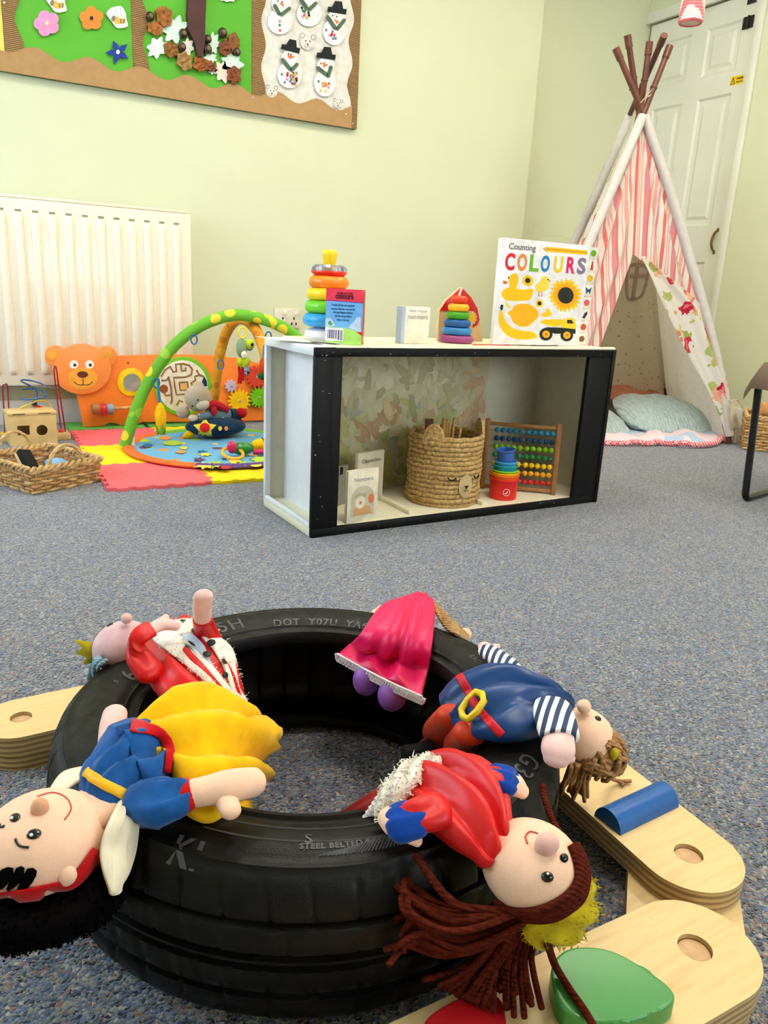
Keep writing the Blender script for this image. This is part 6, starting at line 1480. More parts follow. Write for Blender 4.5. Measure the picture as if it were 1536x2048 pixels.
def sheet(Ls, Rs, mat, name, nu=24, k=4, amp=.008, freq=7.0, ph=0, th=.002, parent=None):
    L_ = cr(Ls, k); R_ = cr(Rs, k); m = len(L_); F_ = []; Bk = []
    for i in range(m):
        for j in range(nu + 1):
            u = j / nu; p = L_[i].lerp(R_[i], u); F_.append(p)
    nrm = (R_[m // 2] - L_[m // 2]).cross(L_[-1] - L_[0]).normalized()
    if nrm.dot(F_[len(F_) // 2] - CP) > 0: nrm = -nrm
    mb = MB(); 
    for i in range(m):
        for j in range(nu + 1):
            u = j / nu; e = math.sin(PI * u) ** .5; v_ = i / (m - 1); dsp = amp * (math.sin(freq * u * 2 + ph + v_ * 2) + .6 * math.sin(freq * u * 3.7 + 2.3 * v_ + ph)) * e * min(1, v_ * 3)
            mb.v.append(F_[i * (nu + 1) + j] + nrm * dsp)
    for i in range(m - 1):
        for j in range(nu):
            a = i * (nu + 1) + j; mb.f.append((a, a + 1, a + nu + 2, a + nu + 1))
    return mb.build(name, mat, tp, world=True, ang=80)
def striped(name):
    m = M(name, (240, 226, 214), rough=.85, bump=.1, bscale=300); nt, N, b = nodes(m)
    tc = new(nt, 'ShaderNodeTexCoord'); mp = new(nt, 'ShaderNodeMapping'); nt.links.new(tc.outputs['Object'], mp.inputs[0])
    fx = (B1 - B2).normalized(); mp.inputs['Rotation'].default_value = (0, 0, -math.atan2(fx.y, fx.x))
    nz = new(nt, 'ShaderNodeTexNoise', noise_dimensions='1D'); sx = new(nt, 'ShaderNodeSeparateXYZ'); nt.links.new(mp.outputs[0], sx.inputs[0])
    wob = new(nt, 'ShaderNodeMath', operation='MULTIPLY_ADD'); nt.links.new(sx.outputs[2], wob.inputs[0]); wob.inputs[1].default_value = -.06; nt.links.new(sx.outputs[0], wob.inputs[2])
    fr_ = new(nt, 'ShaderNodeMath', operation='MULTIPLY'); fr_.inputs[1].default_value = 1 / .165; nt.links.new(wob.outputs[0], fr_.inputs[0])
    f2 = new(nt, 'ShaderNodeMath', operation='FRACT'); nt.links.new(fr_.outputs[0], f2.inputs[0])
    W_, P1_, P2_, P3_ = (242, 230, 220), (232, 122, 118), (238, 176, 168), (226, 148, 158)
    r = ramp(nt, [(0, W_), (.10, P1_), (.19, W_), (.25, P2_), (.28, W_), (.31, P2_), (.35, W_), (.42, P3_), (.55, P1_), (.60, W_), (.70, P2_), (.73, W_), (.77, P2_), (.86, W_), (.90, P3_), (.95, W_)], 'CONSTANT')
    nt.links.new(f2.outputs[0], r.inputs[0]); nt.links.new(r.outputs[0], b.inputs['Base Color']); return m
def floral(name, base=(240, 234, 226), scale=9.0):
    m = M(name, base, rough=.85); nt, N, b = nodes(m); tc = new(nt, 'ShaderNodeTexCoord')
    nz = new(nt, 'ShaderNodeTexNoise'); nz.inputs['Scale'].default_value = 26; nz.inputs['Detail'].default_value = 3; nt.links.new(tc.outputs['Object'], nz.inputs[0])
    ad = new(nt, 'ShaderNodeVectorMath', operation='MULTIPLY_ADD'); nt.links.new(nz.outputs['Color'], ad.inputs[0]); ad.inputs[1].default_value = (.07,) * 3; nt.links.new(tc.outputs['Object'], ad.inputs[2])
    prev = None; col = None
    mixin = L3(base)
    for sc, thr, cols, off in ((scale * 1.3, .37, [(206, 190, 120), (168, 178, 96), (226, 206, 140), (190, 196, 120)], 0), (scale * 1.05, .35, [(214, 52, 74), (232, 140, 130), (240, 186, 150), (204, 36, 64)], 3.3), (scale * 1.05, .19, [(236, 120, 130), (246, 206, 170), (240, 160, 150), (240, 130, 140)], 3.3)):
        o_ = new(nt, 'ShaderNodeVectorMath', operation='ADD'); nt.links.new(ad.outputs[0], o_.inputs[0]); o_.inputs[1].default_value = (off,) * 3
        vo = new(nt, 'ShaderNodeTexVoronoi'); vo.inputs['Scale'].default_value = sc; nt.links.new(o_.outputs[0], vo.inputs[0])
        lt = new(nt, 'ShaderNodeMath', operation='LESS_THAN'); lt.inputs[1].default_value = thr; nt.links.new(vo.outputs['Distance'], lt.inputs[0])
        sp = new(nt, 'ShaderNodeSeparateColor'); nt.links.new(vo.outputs['Color'], sp.inputs[0]); r = ramp(nt, [(i / 4, c) for i, c in enumerate(cols)], 'CONSTANT'); nt.links.new(sp.outputs[0], r.inputs[0])
        mx = new(nt, 'ShaderNodeMix', data_type='RGBA'); nt.links.new(lt.outputs[0], mx.inputs['Factor'])
        if col is None: mx.inputs['A'].default_value = mixin
        else: nt.links.new(col, mx.inputs['A'])
        nt.links.new(r.outputs[0], mx.inputs['B']); col = mx.outputs['Result']
    nt.links.new(col, b.inputs['Base Color']); return m
STP = striped('pink_stripe_cotton'); FLO = floral('rose_print_cotton'); DOTS = multi('dotted_cotton', (212, 196, 176), [(176, 140, 120), (196, 160, 136)], 30, .2, .9)
CANV = M('white_canvas', (240, 234, 228), rough=.8, var=.04)
for m in (STP, FLO, DOTS, CANV):        # thin cotton lets light through
    nt, N, b = nodes(m); tl = new(nt, 'ShaderNodeBsdfTranslucent'); ms = new(nt, 'ShaderNodeMixShader'); ms.inputs[0].default_value = .42
    nt.links.new(b.inputs['Base Color'].links[0].from_socket, tl.inputs[0]); nt.links.new(b.outputs[0], ms.inputs[1]); nt.links.new(tl.outputs[0], ms.inputs[2])
    nt.links.new(ms.outputs[0], nt.nodes['Material Output'].inputs[0])
fp = plane3(AP, B1, B2)
o_ = lambda *p: [onp(q, fp) for q in p]
sheet(o_((1277, 240), (1255, 295), (1232, 350), (1208, 410), (1182, 470), (1150, 545), (1112, 635), (1070, 735), (1030, 830), (1004, 892)), o_((1281, 240), (1278, 300), (1275, 355), (1272, 410), (1269, 460), (1266, 507), (1240, 584), (1205, 680), (1165, 790), (1135, 870)), STP, 'front_panel', 26, 4, .010, 9)
sheet(o_((1281, 240), (1279, 290), (1276, 340), (1273, 395), (1270, 450), (1267, 507)), o_((1287, 240), (1306, 300), (1328, 365), (1350, 440), (1376, 530), (1401, 617)), STP, 'front_panel', 26, 4, .009, 9, 1.0)
sheet([onp(q, fp, .018) for q in ((1276, 512), (1292, 545), (1328, 625), (1368, 705), (1415, 790), (1440, 850), (1446, 872))], [onp(q, fp, .018) for q in ((1284, 514), (1338, 560), (1399, 615), (1432, 700), (1450, 770), (1458, 840), (1462, 872))], FLO, 'door_flap', 20, 4, .014, 5, .5)
sheet([AP, AP.lerp(B3, .25), AP.lerp(B3, .5), AP.lerp(B3, .75), B3 + ZUP * .01], [AP, AP.lerp(B2, .25), AP.lerp(B2, .5), AP.lerp(B2, .75), B2 + ZUP * .01], FLO, 'side_panel', 20, 5, .012, 5)
sheet([AP, AP.lerp(B3, .25), AP.lerp(B3, .5), AP.lerp(B3, .75), B3 + ZUP * .01], [AP, AP.lerp(B5, .25), AP.lerp(B5, .5), AP.lerp(B5, .75), B5 + ZUP * .01], DOTS, 'back_panel', 24, 5, .03, 4)
sheet([AP, AP.lerp(B5, .25), AP.lerp(B5, .5), AP.lerp(B5, .75), B5 + ZUP * .01], [AP, AP.lerp(B4, .25), AP.lerp(B4, .5), AP.lerp(B4, .75), B4 + ZUP * .01], DOTS, 'back_panel', 24, 5, .03, 4, 1)
sheet([AP, AP.lerp(B4, .25), AP.lerp(B4, .5), AP.lerp(B4, .75), B4 + ZUP * .01], [AP, AP.lerp(B1, .25), AP.lerp(B1, .5), AP.lerp(B1, .75), B1 + ZUP * .01], CANV, 'side_panel', 24, 5, .012, 5, 2)
for P in SLV.values():
    k = MB(); k.tube(cr(P, 4), .0225, 12); k.build('pole_sleeve', CANV, tp, world=True)
# window in the back panel
bpa, bpb = plane3(AP, B3, B5), plane3(AP, B5, B4)
bpz = min((bpa, bpb), key=lambda q: depth(onp((1270, 555), q)))
wf = [onp(q, bpz, .045) for q in ((1254, 528), (1291, 528), (1290, 552), (1283, 578), (1274, 589), (1252, 589))]
k = MB(); k.tube(cr(wf, 4, closed=True), .008, 6, closed=True); k.build('window_frame', M('taupe_binding', (176, 160, 136), rough=.9), tp, world=True)
k = MB(); cw_ = sum(wf, V((0, 0, 0))) / len(wf); k.add(wf + [cw_], [(i, (i + 1) % len(wf), len(wf)) for i in range(len(wf))]); k.build('window_net', CANV, tp, world=True)
k = MB(); k.tube([wf[0].lerp(wf[1], .45) , wf[5].lerp(wf[4], .45)], .010, 6); k.tube([onp((1256, 545), bpz, .05), onp((1290, 545), bpz, .05)], .010, 6); k.build('window_tie', MATS['taupe_binding'], tp, world=True)
# corner ties
for i, P in enumerate(([(1458, 800), (1466, 812), (1463, 840), (1466, 868)], [(1460, 802), (1475, 800), (1487, 815), (1492, 832)], [(1463, 803), (1470, 830), (1474, 860), (1470, 886)])):
    k = MB(); pts = [aY(x, y, B1.y - .02) for x, y in P]; pts[-1].z = max(pts[-1].z, .006); ss = []
    for q in cr(pts, 5): ss.append((q + V((-.010, .003, 0)), q + V((.010, -.003, 0)), .0022))
    loft(k, ss, 8, 1); k.build('tie', M('cream_tape', (216, 200, 166), rough=.85), tp, world=True)
# quilt with gingham edge
GIN = M('gingham', (226, 90, 100), rough=.9)
nt, N, b = nodes(GIN); tc = new(nt, 'ShaderNodeTexCoord'); ck = new(nt, 'ShaderNodeTexChecker'); ck.inputs['Scale'].default_value = 110; ck.inputs[1].default_value = L3((214, 44, 66)); ck.inputs[2].default_value = L3((246, 206, 206)); nt.links.new(tc.outputs['Object'], ck.inputs[0]); nt.links.new(ck.outputs[0], b.inputs['Base Color'])
QLT = multi('quilt_print', (222, 200, 206), [(222, 200, 206), (170, 190, 214), (206, 180, 214), (230, 216, 210)], 8, .42, .9)
edge = [(1140, 884), (1180, 885), (1212, 886), (1260, 887), (1300, 887), (1322, 886), (1345, 888), (1370, 891), (1405, 891), (1435, 884), (1450, 872)]
front = [p + ZUP * max(0, .03 * noise.noise(V((i * .21, 3.3, 0)))) for i, p in enumerate(cr([at(x, y, .012) for x, y in edge], 5))]
back_ = cr([V((p.x + .12, p.y + .34, .012)) for p in [at(x, y, .012) for x, y in edge]], 5)
rg = []; nn_ = len(front)
for v_ in (0, .12, .3, .6, 1): rg.append([front[i].lerp(back_[i], v_) + ZUP * (.018 * (1 if 0 < v_ < 1 else .15) + .045 * (v_ > 0) * max(0, noise.noise(V((i * .16, v_ * 3, 2))))) for i in range(nn_)])
q = T('quilt', 'pastel quilt with red gingham edge on the tepee floor', 'blanket', at(1320, 880, 0))
k = MB(); rr = rg + [[V((p.x, p.y, .001)) for p in r_] for r_ in rg[::-1]]
k.rings([[r_[i] for r_ in rr] for i in range(nn_)]); k.build('cover', QLT, q, world=True, ang=80)
k = MB(); k.tube([p + ZUP * .001 + V((0, -.005, 0)) for p in front], .013, 8); k.build('gingham_edge', GIN, q, world=True)
# cushions
def cushion(name, label, c, rx, ry, rz, rot, mat, group='cushions in the tepee', wr=.004):
    mb = MB(); n_, m = 36, 24
    for i in range(m + 1):
        v_ = -PI / 2 + PI * i / m
        for j in range(n_):
            u = 2 * PI * j / n_; sq_ = lambda a: math.copysign(abs(a) ** .62, a)
            x, y, z = sq_(math.cos(u)) * math.cos(v_) ** .5 if math.cos(v_) > 0 else 0, sq_(math.sin(u)) * (max(0, math.cos(v_)) ** .5), math.sin(v_)
            p = V((rx * x, ry * y, rz * z * (1 - .35 * (x * x + y * y) ** 1.5))); p += V((0, 0, wr * noise.noise(V((x * 5, y * 5, 1.7))) + wr * .6 * noise.noise(V((x * 14, y * 4, z * 3))))); mb.v.append(p)
    for i in range(m):
        for j in range(n_): a = i * n_ + j; b_ = i * n_ + (j + 1) % n_; mb.f.append((a, b_, b_ + n_, a + n_))
    M4 = Matrix.Translation(c) @ Euler(rot).to_matrix().to_4x4(); mb.v = [M4 @ p for p in mb.v]
    return mb.build(name, mat, tag=(label, 'cushion', group), ang=80)
def knit(name, rgb):
    m = M(name, rgb, rough=.95, var=.12, vscale=50, sheen=.4); nt, N, b = nodes(m); tc = new(nt, 'ShaderNodeTexCoord'); wv = new(nt, 'ShaderNodeTexWave'); wv.inputs['Scale'].default_value = 16; wv.inputs['Distortion'].default_value = 7; wv.inputs['Detail'].default_value = 3; nt.links.new(tc.outputs['Object'], wv.inputs[0])
    bp = new(nt, 'ShaderNodeBump'); bp.inputs['Strength'].default_value = .7; bp.inputs['Distance'].default_value = .01; nt.links.new(wv.outputs['Fac'], bp.inputs['Height']); nt.links.new(bp.outputs[0], b.inputs['Normal']); return m
KN = knit('sage_knit', (184, 204, 202))
cB = at(1350, 868, .02); cushion('cushion', 'large pale blue knitted cushion at the tepee opening', (cB.x + .03, cB.y + .12, .095), .27, .17, .066, (.42, .07, -.25), KN, wr=.012)
cC_ = at(1232, 872, .02); cushion('cushion', 'pale blue knitted cushion beside the cabinet end', (cC_.x - .02, cC_.y + .13, .070), .17, .15, .055, (.35, .0, .2), KN, wr=.012)
cD = at(1290, 830, .02); cushion('cushion', 'peach pink velvet cushion at the back of the tepee', (cD.x - .03, cD.y + .10, .125), .23, .20, .085, (.25, .05, .1), plush('peach_velvet', (214, 144, 112), .12), wr=.014)
# ------------------------------------------------------------------ basket and plush at the right edge
r0 = at(1486, 899, 0); wk = wicker('wicker basket behind the chair leg beside the tepee', r0, math.radians(-52), .34, .26, .155, 11, False, .05)
q = T('plush_toy', 'tan plush animal sitting in the basket behind the chair', 'plush toy', wm(wk) @ V((.10, .10, .012)))
TANP = plush('tan_plush', (206, 146, 92)); w0 = wm(wk)
k = MB(); k.ball(w0 @ V((.12, .12, .09)), (.075, .07, .08), 20, 14); k.build('body', TANP, q, world=True)
k = MB(); k.ball(w0 @ V((.105, .10, .185)), (.055, .052, .050), 20, 14); oh = k.build('head', TANP, q, world=True)
k = MB(); k.ball(w0 @ V((.11, .05, .165)), (.026, .02, .02), 14, 10); k.build('muzzle', FURW, oh, world=True)
for dx in (-.045, .045): k = MB(); k.ball(w0 @ V((.105 + dx, .10, .175)), (.016, .02, .05), 12, 10); k.build('ear', TANP, oh, world=True)
# ------------------------------------------------------------------ chair at the right edge
SEATM = M('brown_plastic', (104, 84, 72), rough=.45, var=.06); TUBE = M('black_tube', (16, 18, 26), rough=.22, coat=.3)
fA = at(1490, 997, .012); fdir = V((.98, .20, 0)).normalized(); fsd = V((-.16, -.98, 0)).normalized()
t = T('child_chair', 'brown moulded child chair on black tube legs at the right edge', 'chair', V((fA.x + .15, fA.y - .12, 0)))
seatz = .435
for s, off in ((0, 0.0), (1, .26)):
    o = V((fA.x, fA.y, 0)) + fsd * off
    topf = aY(1519, 758, fA.y + .02)
    lean = (topf - V((fA.x, fA.y, 0))); lean = V((lean.x, lean.y, seatz))
    P = [o + lean, o + lean * .5, o + lean * .13, o + lean * .05 + fdir * .004, o + ZUP * .012 + fdir * .028, o + ZUP * .012 + fdir * .06, o + ZUP * .012 + fdir * .34, o + ZUP * .012 + fdir * .37 + ZUP * .01, o + fdir * .385 + ZUP * .06, o + fdir * .36 + ZUP * seatz]
    k = MB(); k.tube(cr(P, 6), .0125, 12); k.build('leg_frame', TUBE, t, world=True)
k = MB(); o = V((fA.x, fA.y, 0)) + V((lean.x, lean.y, 0)) + fdir * -.035 + fsd * -.035; rg = []
for i in range(15):
    u = i / 14; x = u * .44; zz = seatz + .012 + .016 * (1 - math.exp(-((u) / .12) ** 2)) - .03 * math.sin(PI * u) * .5 - (.050 * max(0, 1 - u / .09) ** .7) + .012
    row = []
    for v_ in [j / 12 for j in range(13)]:
        e = max(0, abs(v_ - .5) * 2 - .8) / .2; row.append(o + fdir * x + fsd * (v_ * .33) + ZUP * (zz + .02 - .045 * e ** 1.6))
    rg.append(row + [p - ZUP * .030 for p in row[::-1]])
k.rings(rg); k.build('seat', SEATM, t, world=True, ang=60)
k = MB(); rg = []
for i in range(9):
    u = i / 8; row = [o + fdir * (.42 + .03 * u) + fsd * (v_ * .33) + ZUP * (seatz + .03 + .30 * u) + fdir * (.03 * (2 * v_ - 1) ** 2 * -1) for v_ in [j / 10 for j in range(11)]]
    rg.append(row + [p + fdir * .008 for p in row[::-1]])
k.rings(rg); k.build('backrest', SEATM, t, world=True, ang=60)
# ------------------------------------------------------------------ paper lantern
pl = aY(1384, 22, 2.3); m_ = mpp(pl); t = T('paper_lantern', 'small pink and white paper lantern hanging near the door', 'lantern', pl)
R_ = 24 * m_; h = 42 * m_; prf = [(R_ * .78, -h * .5)] 
for i in range(8): z = -h * .5 + h * (i + .5) / 8; prf += [(R_ * 1.0, z), (R_ * .955, z + h / 16)]
prf += [(R_ * .78, h * .5)]
PP = M('pink_paper', (240, 150, 150), rough=.7); nt, N, b = nodes(PP); tc = new(nt, 'ShaderNodeTexCoord'); wv = new(nt, 'ShaderNodeTexWave', bands_direction='DIAGONAL'); wv.inputs['Scale'].default_value = 9; wv.inputs['Distortion'].default_value = 3; nt.links.new(tc.outputs['Object'], wv.inputs[0]); r = ramp(nt, [(0, (244, 226, 218)), (.5, (234, 130, 134))], 'CONSTANT'); nt.links.new(wv.outputs['Fac'], r.inputs[0]); nt.links.new(r.outputs[0], b.inputs['Base Color'])
k = MB(); Rr = [[V((p[0] * math.cos(a), p[0] * math.sin(a), p[1])) for a in [2 * PI * i / 32 for i in range(32)]] for p in prf]; k.rings(Rr, cap0=False, cap1=False); k.build('shade', PP, t)
k = MB(); k.lathe([(0, -h * .49), (R_ * .80, -h * .49), (R_ * .80, -h * .46), (0, -h * .46)], 32); k.build('bottom_disc', M('cream_paper', (226, 214, 196)), t)
k = MB(); k.torus((0, 0, -h * .49), R_ * .86, R_ * .10, 32, 6); k.build('bottom_band', M('deep_pink_paper', (226, 96, 110)), t)
k = MB()
for s in (-1, 1): k.tube([V((s * R_ * .9, 0, h * .4)), V((s * R_ * .8, 0, h * 1.6)), V((0, 0, h * 3.5)), V((0, 0, ZC - pl.z))], .0015, 5)
k.build('string', PAPER, t)
# ------------------------------------------------------------------ display board
YD = 3.700
def corrug(name, rgb, rot):
    m = M(name, rgb, rough=.85, var=.06); nt, N, b = nodes(m); tc = new(nt, 'ShaderNodeTexCoord'); mp = new(nt, 'ShaderNodeMapping'); mp.inputs['Rotation'].default_value = rot; nt.links.new(tc.outputs['Object'], mp.inputs[0]); wv = new(nt, 'ShaderNodeTexWave', bands_direction='Z'); wv.inputs['Scale'].default_value = 46; nt.links.new(mp.outputs[0], wv.inputs[0])
    bp = new(nt, 'ShaderNodeBump'); bp.inputs['Strength'].default_value = 1.0; bp.inputs['Distance'].default_value = .004; nt.links.new(wv.outputs['Fac'], bp.inputs['Height']); nt.links.new(bp.outputs[0], b.inputs['Normal'])
    old = b.inputs['Base Color'].links[0].from_socket; mx = new(nt, 'ShaderNodeMix', data_type='RGBA'); nt.links.new(wv.outputs['Fac'], mx.inputs['Factor']); nt.links.new(old, mx.inputs['B']); mx.inputs['A'].default_value = L3(tuple(int(c * .72) for c in rgb)); nt.links.new(mx.outputs['Result'], b.inputs['Base Color']); return m
CARD = M('brown_card', (178, 138, 92), rough=.8, var=.05); COR = corrug('corrugated_card', (190, 148, 98), (0, 0, 0))
br_ = aY(712, 259, YD); zb0 = br_.z; xr = br_.x; xl = -.6; zt0 = zb0 + 1.05
bd = T('display_board', 'wall display board with brown card border and green panels', 'display board', ((xl + xr) / 2, YD, zb0))
MB().box((xl, YD, zb0), (xr, YB - .0005, zt0), .002).build('backboard', M('board_edge', (96, 130, 70), rough=.7), bd, world=True)
def col_(x0_, x1_, y0=0): return aY(x0_, y0, YD).x, aY(x1_, y0, YD).x
def zat(px, py): return aY(px, py, YD).z
# corrugated strips and the flat bottom border (scalloped top edge)
def strip(xa, xb, wl=0, wr=0, name='border_strip'):
    nL = 60; z0_ = zb0 + .0; pts = []
    zs_ = [zb0 + (zt0 - zb0) * i / nL for i in range(nL + 1)]
    R_ = [(xb + wr * math.sin(z / .185 * 2 * PI + 1.0), z) for z in zs_]; L_ = [(xa + wl * math.sin(z / .185 * 2 * PI + 1.0), z) for z in zs_]
    MB().prism(L_ + R_[::-1], .004, FXZ(YD - .0032)).build(name, COR, bd, world=True)
xA0, xA1 = aY(6, 60, YD).x, aY(38, 60, YD).x; xB0, xB1 = aY(263, 60, YD).x, aY(290, 60, YD).x; xC0, xC1 = aY(503, 60, YD).x, aY(526, 60, YD).x; xD0, xD1 = aY(701, 100, YD).x, xr
strip(xA0, xA1, 0, .014); strip(xB0, xB1, 0, .012); strip(xC0, xC1, 0, .011); strip(xD0, xD1, .013, 0)
top_ = [(xr - .02, zat(690, 228) - .035)]
n_ = 90; e_ = []
za, zb_ = zat(33, 118), zat(690, 228)
for i in range(n_ + 1):
    x = xl + (xr - .03 - xl) * i / n_; e_.append((x, zb0 + .086 + .018 * math.sin((x - .40) / .205 * 2 * PI)))
MB().prism([(xl, zb0), (xr - .03, zb0)] + e_[::-1], .003, FXZ(YD - .0074)).build('border_scallop', CARD, bd, world=True)
GRN = M('green_paper', (92, 178, 48), rough=.75, var=.05, vscale=5); WPP = M('white_backing', (228, 224, 216), rough=.75)
for nm, a, b_, m in (('green_backing', xA1 - .02, xB0 + .005, GRN), ('green_backing', xB1 - .02, xC0 + .005, GRN), ('white_backing', xC1 - .02, xD0 + .02, WPP), ('yellow_backing', xl + .002, xA0 + .005, M('yellow_paper', (240, 226, 110), rough=.75))):
    MB().box((a, YD - .003, zb0 + .05), (b_, YD, zt0 - .002)).build(nm, m, bd, world=True)
k = 0
for x, y in ((8, 6), (505, 195), (692, 228), (706, 247), (698, 95), (9, 5)): MB().ball(aY(x, y, YD - .012), .0035, 8, 6).build('drawing_pin', PAPER, bd, world=True)
YI = YD - .0105
def cut(pts, th=.003, l=0.0, smooth=0):
    P = pts
    if smooth: P = [(q.x, q.y) for q in cr([(a, b_, 0) for a, b_ in P], smooth, closed=True)]
    return MB().prism(pxY(P, YI), th, FXZ(YI - l))
s1 = cz(0, 0, 5.12); s2 = cz(280, 0, 6.4); s3 = cz(510, 0, 6.678)
def flower(label, c, r, rgb, cen, n_=5, a0=0.0, pet=.62, star=False, off=.52):
    t = T('paper_flower', label, 'paper flower', aY(c[0], c[1], YI)); 
    m = M('paper_%d_%d_%d' % rgb, rgb, rough=.7, var=.10, vscale=30)
    for i in range(n_):
        a = a0 + 2 * PI * i / n_
        if star: pts = [(c[0] + r * .12 * math.cos(a + 1.57), c[1] + r * .12 * math.sin(a + 1.57)), (c[0] + r * .58 * math.cos(a + .42), c[1] + r * .58 * math.sin(a + .42)), (c[0] + r * math.cos(a), c[1] + r * math.sin(a)), (c[0] + r * .58 * math.cos(a - .42), c[1] + r * .58 * math.sin(a - .42)), (c[0] + r * .12 * math.cos(a - 1.57), c[1] + r * .12 * math.sin(a - 1.57))]
        else: pts = [(c[0] + r * off * math.cos(a) + r * .46 * math.cos(q), c[1] + r * off * math.sin(a) + r * .46 * math.sin(q)) for q in [2 * PI * j / 16 for j in range(16)]]
        cut(pts, .003, .0003 * i).build('petal', m, t, world=True)
    cut([(c[0] + r * .3 * math.cos(q), c[1] + r * .3 * math.sin(q)) for q in [2 * PI * j / 12 for j in range(12)]], .0032, .0012).build('flower_base', m, t, world=True)
    cut([(c[0] + r * .15 * math.cos(q), c[1] + r * .18 * math.sin(q)) for q in [2 * PI * j / 12 for j in range(12)]], .001, .0046).build('centre', cen, t, world=True)
flower('pink paper flower on the green panel', s1(478, 240), 27, (240, 150, 200), M('pale_yellow_paper', (246, 220, 160)), a0=.6)
flower('orange paper flower with a dark centre on the green panel', s1(935, 190), 25, (250, 140, 50), INK, a0=.9)
flower('blue star-shaped paper flower near the board border', s1(1205, 535), 25, (16, 56, 150), PAPER, a0=-1.95, star=True)
GLN = M('pencil_grey', (120, 120, 120))
for i, (c, lab) in enumerate(((s1(1212, 180), 'white paper bee to the right of the orange flower'), (s1(585, 20), 'white paper bee at the top edge above the pink flower'))):
    t = T('paper_bee', lab, 'paper bee', aY(c[0], c[1], YI), group='paper bees')
    q = lambda x, y: (c[0] + x, c[1] + y)
    cut([q(-24, -8), q(-16, -18), q(-4, -22), q(6, -22), q(14, -10), q(16, 4), q(19, 14), q(16, 19), q(-2, 21), q(-12, 10), q(-18, 2)], .002, 0, 3).build('body', PAPER, t, world=True)
    cut([q(-11, 4), q(-5, -3), q(4, 2), q(14, 2), q(12, 12), q(-4, 13)], .0006, .0021, 3).build('stripe_patch', M('bee_yellow', (236, 186, 60)), t, world=True)
    cut([q(-14, 0), q(-9, -4), q(-6, 1), q(-9, 8), q(-14, 6)], .0006, .0028, 3).build('face', GLN, t, world=True)
    for x in (3, 9): cut([q(x, 3), q(x + 3, 3), q(x + 3, 12), q(x, 12)], .0006, .0029).build('stripe', GLN, t, world=True)
    for p0, p1 in (((-4, -20), (-6, -4)), ((4, -20), (6, -3))): MB().tube([aY(*q(*p0), YI - .0024), aY(*q(*p1), YI - .0024)], .0008, 5).build('wing_line', GLN, t, world=True)
# tree trunk
tk = [(598, 0), (590, 200), (600, 400), (690, 560), (720, 740), (780, 740), (815, 560), (818, 300), (830, 0), (832, -250), (596, -250)]
k = cut([s2(*p) for p in tk], .022); k.build('paper_tree', M('brown_tissue', (82, 44, 44), rough=.7, var=.2, vscale=8, bump=.6, bscale=30), tag=('dark brown paper tree on the middle green panel', 'paper tree'))
def oak(label, c, w_, h, ang, rgb, spec=None):
    pts = []; n_ = 9
    for i in range(28):
        a = 2 * PI * i / 28; rr = .84 + .17 * math.cos(7 * a)
        x, y = w_ * rr * math.cos(a), h * rr * math.sin(a); pts.append((c[0] + x * math.cos(ang) - y * math.sin(ang), c[1] + x * math.sin(ang) + y * math.cos(ang)))
    m = M('leafpaper_%d_%d_%d' % rgb, rgb, rough=.75, var=.08, vscale=25, rgb2=(186, 226, 206) if rgb[2] > 200 else None)
    cut(pts, .002, .001, 2).build('paper_leaf', m, tag=(label, 'paper leaf', 'paper oak leaves'))
for c, w_, h, a, rgb, l in ((s2(215, 610), 20, 24, .6, (232, 236, 230), 'white oak-shaped paper leaf at the lower left of the trunk'), (s2(450, 380), 26, 30, .5, (222, 236, 226), 'pale mint paper leaf left of the trunk behind the conker'), (s2(600, 610), 14, 20, .2, (240, 214, 204), 'pale pink paper leaf at the trunk foot'), (s2(930, 560), 14, 24, .1, (216, 234, 218), 'mint paper leaf right of the trunk between conkers'), (s2(900, 740), 14, 12, .4, (224, 236, 226), 'small white paper leaf right of the trunk foot'), (s2(1180, 820), 26, 22, .9, (216, 236, 222), 'large mint paper leaf at the lower right'), (s2(1060, 920), 18, 24, -.4, (240, 216, 200), 'peach paper leaf at the lower right beside the dry leaf'), (s2(930, 900), 10, 9, 0, (226, 236, 226), 'small mint paper leaf below the trunk'), (s2(1130, -10), 18, 6, 0, (236, 238, 234), 'white paper leaf at the top edge right of the trunk')): oak(l, c, w_, h, a, rgb)
def dry(label, c, w_, h, rgb, seed):
    k = MB(); p0 = aY(c[0], c[1], YI); m_ = mpp(p0); R_ = []
    for i in range(5):
        s = i / 4; row = []
        for j in range(18):
            a = 2 * PI * j / 18; rr = (1 + .28 * noise.noise(V((math.cos(a) * 2, math.sin(a) * 2, seed)))) * (1 if j % 3 else .82); dpt = .010 + .012 * noise.noise(V((s * 3 * math.cos(a), s * 3 * math.sin(a), seed * 1.7))) * (1 - .3 * s)
            row.append(V((p0.x + w_ * m_ * s * rr * math.cos(a) + .00001, YI - .004 - max(0, dpt + .006 * (1 - s)), p0.z + h * m_ * s * rr * math.sin(a))))
        R_.append(row)
    R_.append([V((p.x, YI - .002, p.z)) for p in R_[-1]]); k.rings(R_); k.build('dry_leaf', M('dryleaf_%d' % rgb[0], rgb, rough=.6, var=.25, vscale=40, bump=.5, bscale=80), tag=(label, 'dry leaf', 'crumpled dry leaves'), ang=25)
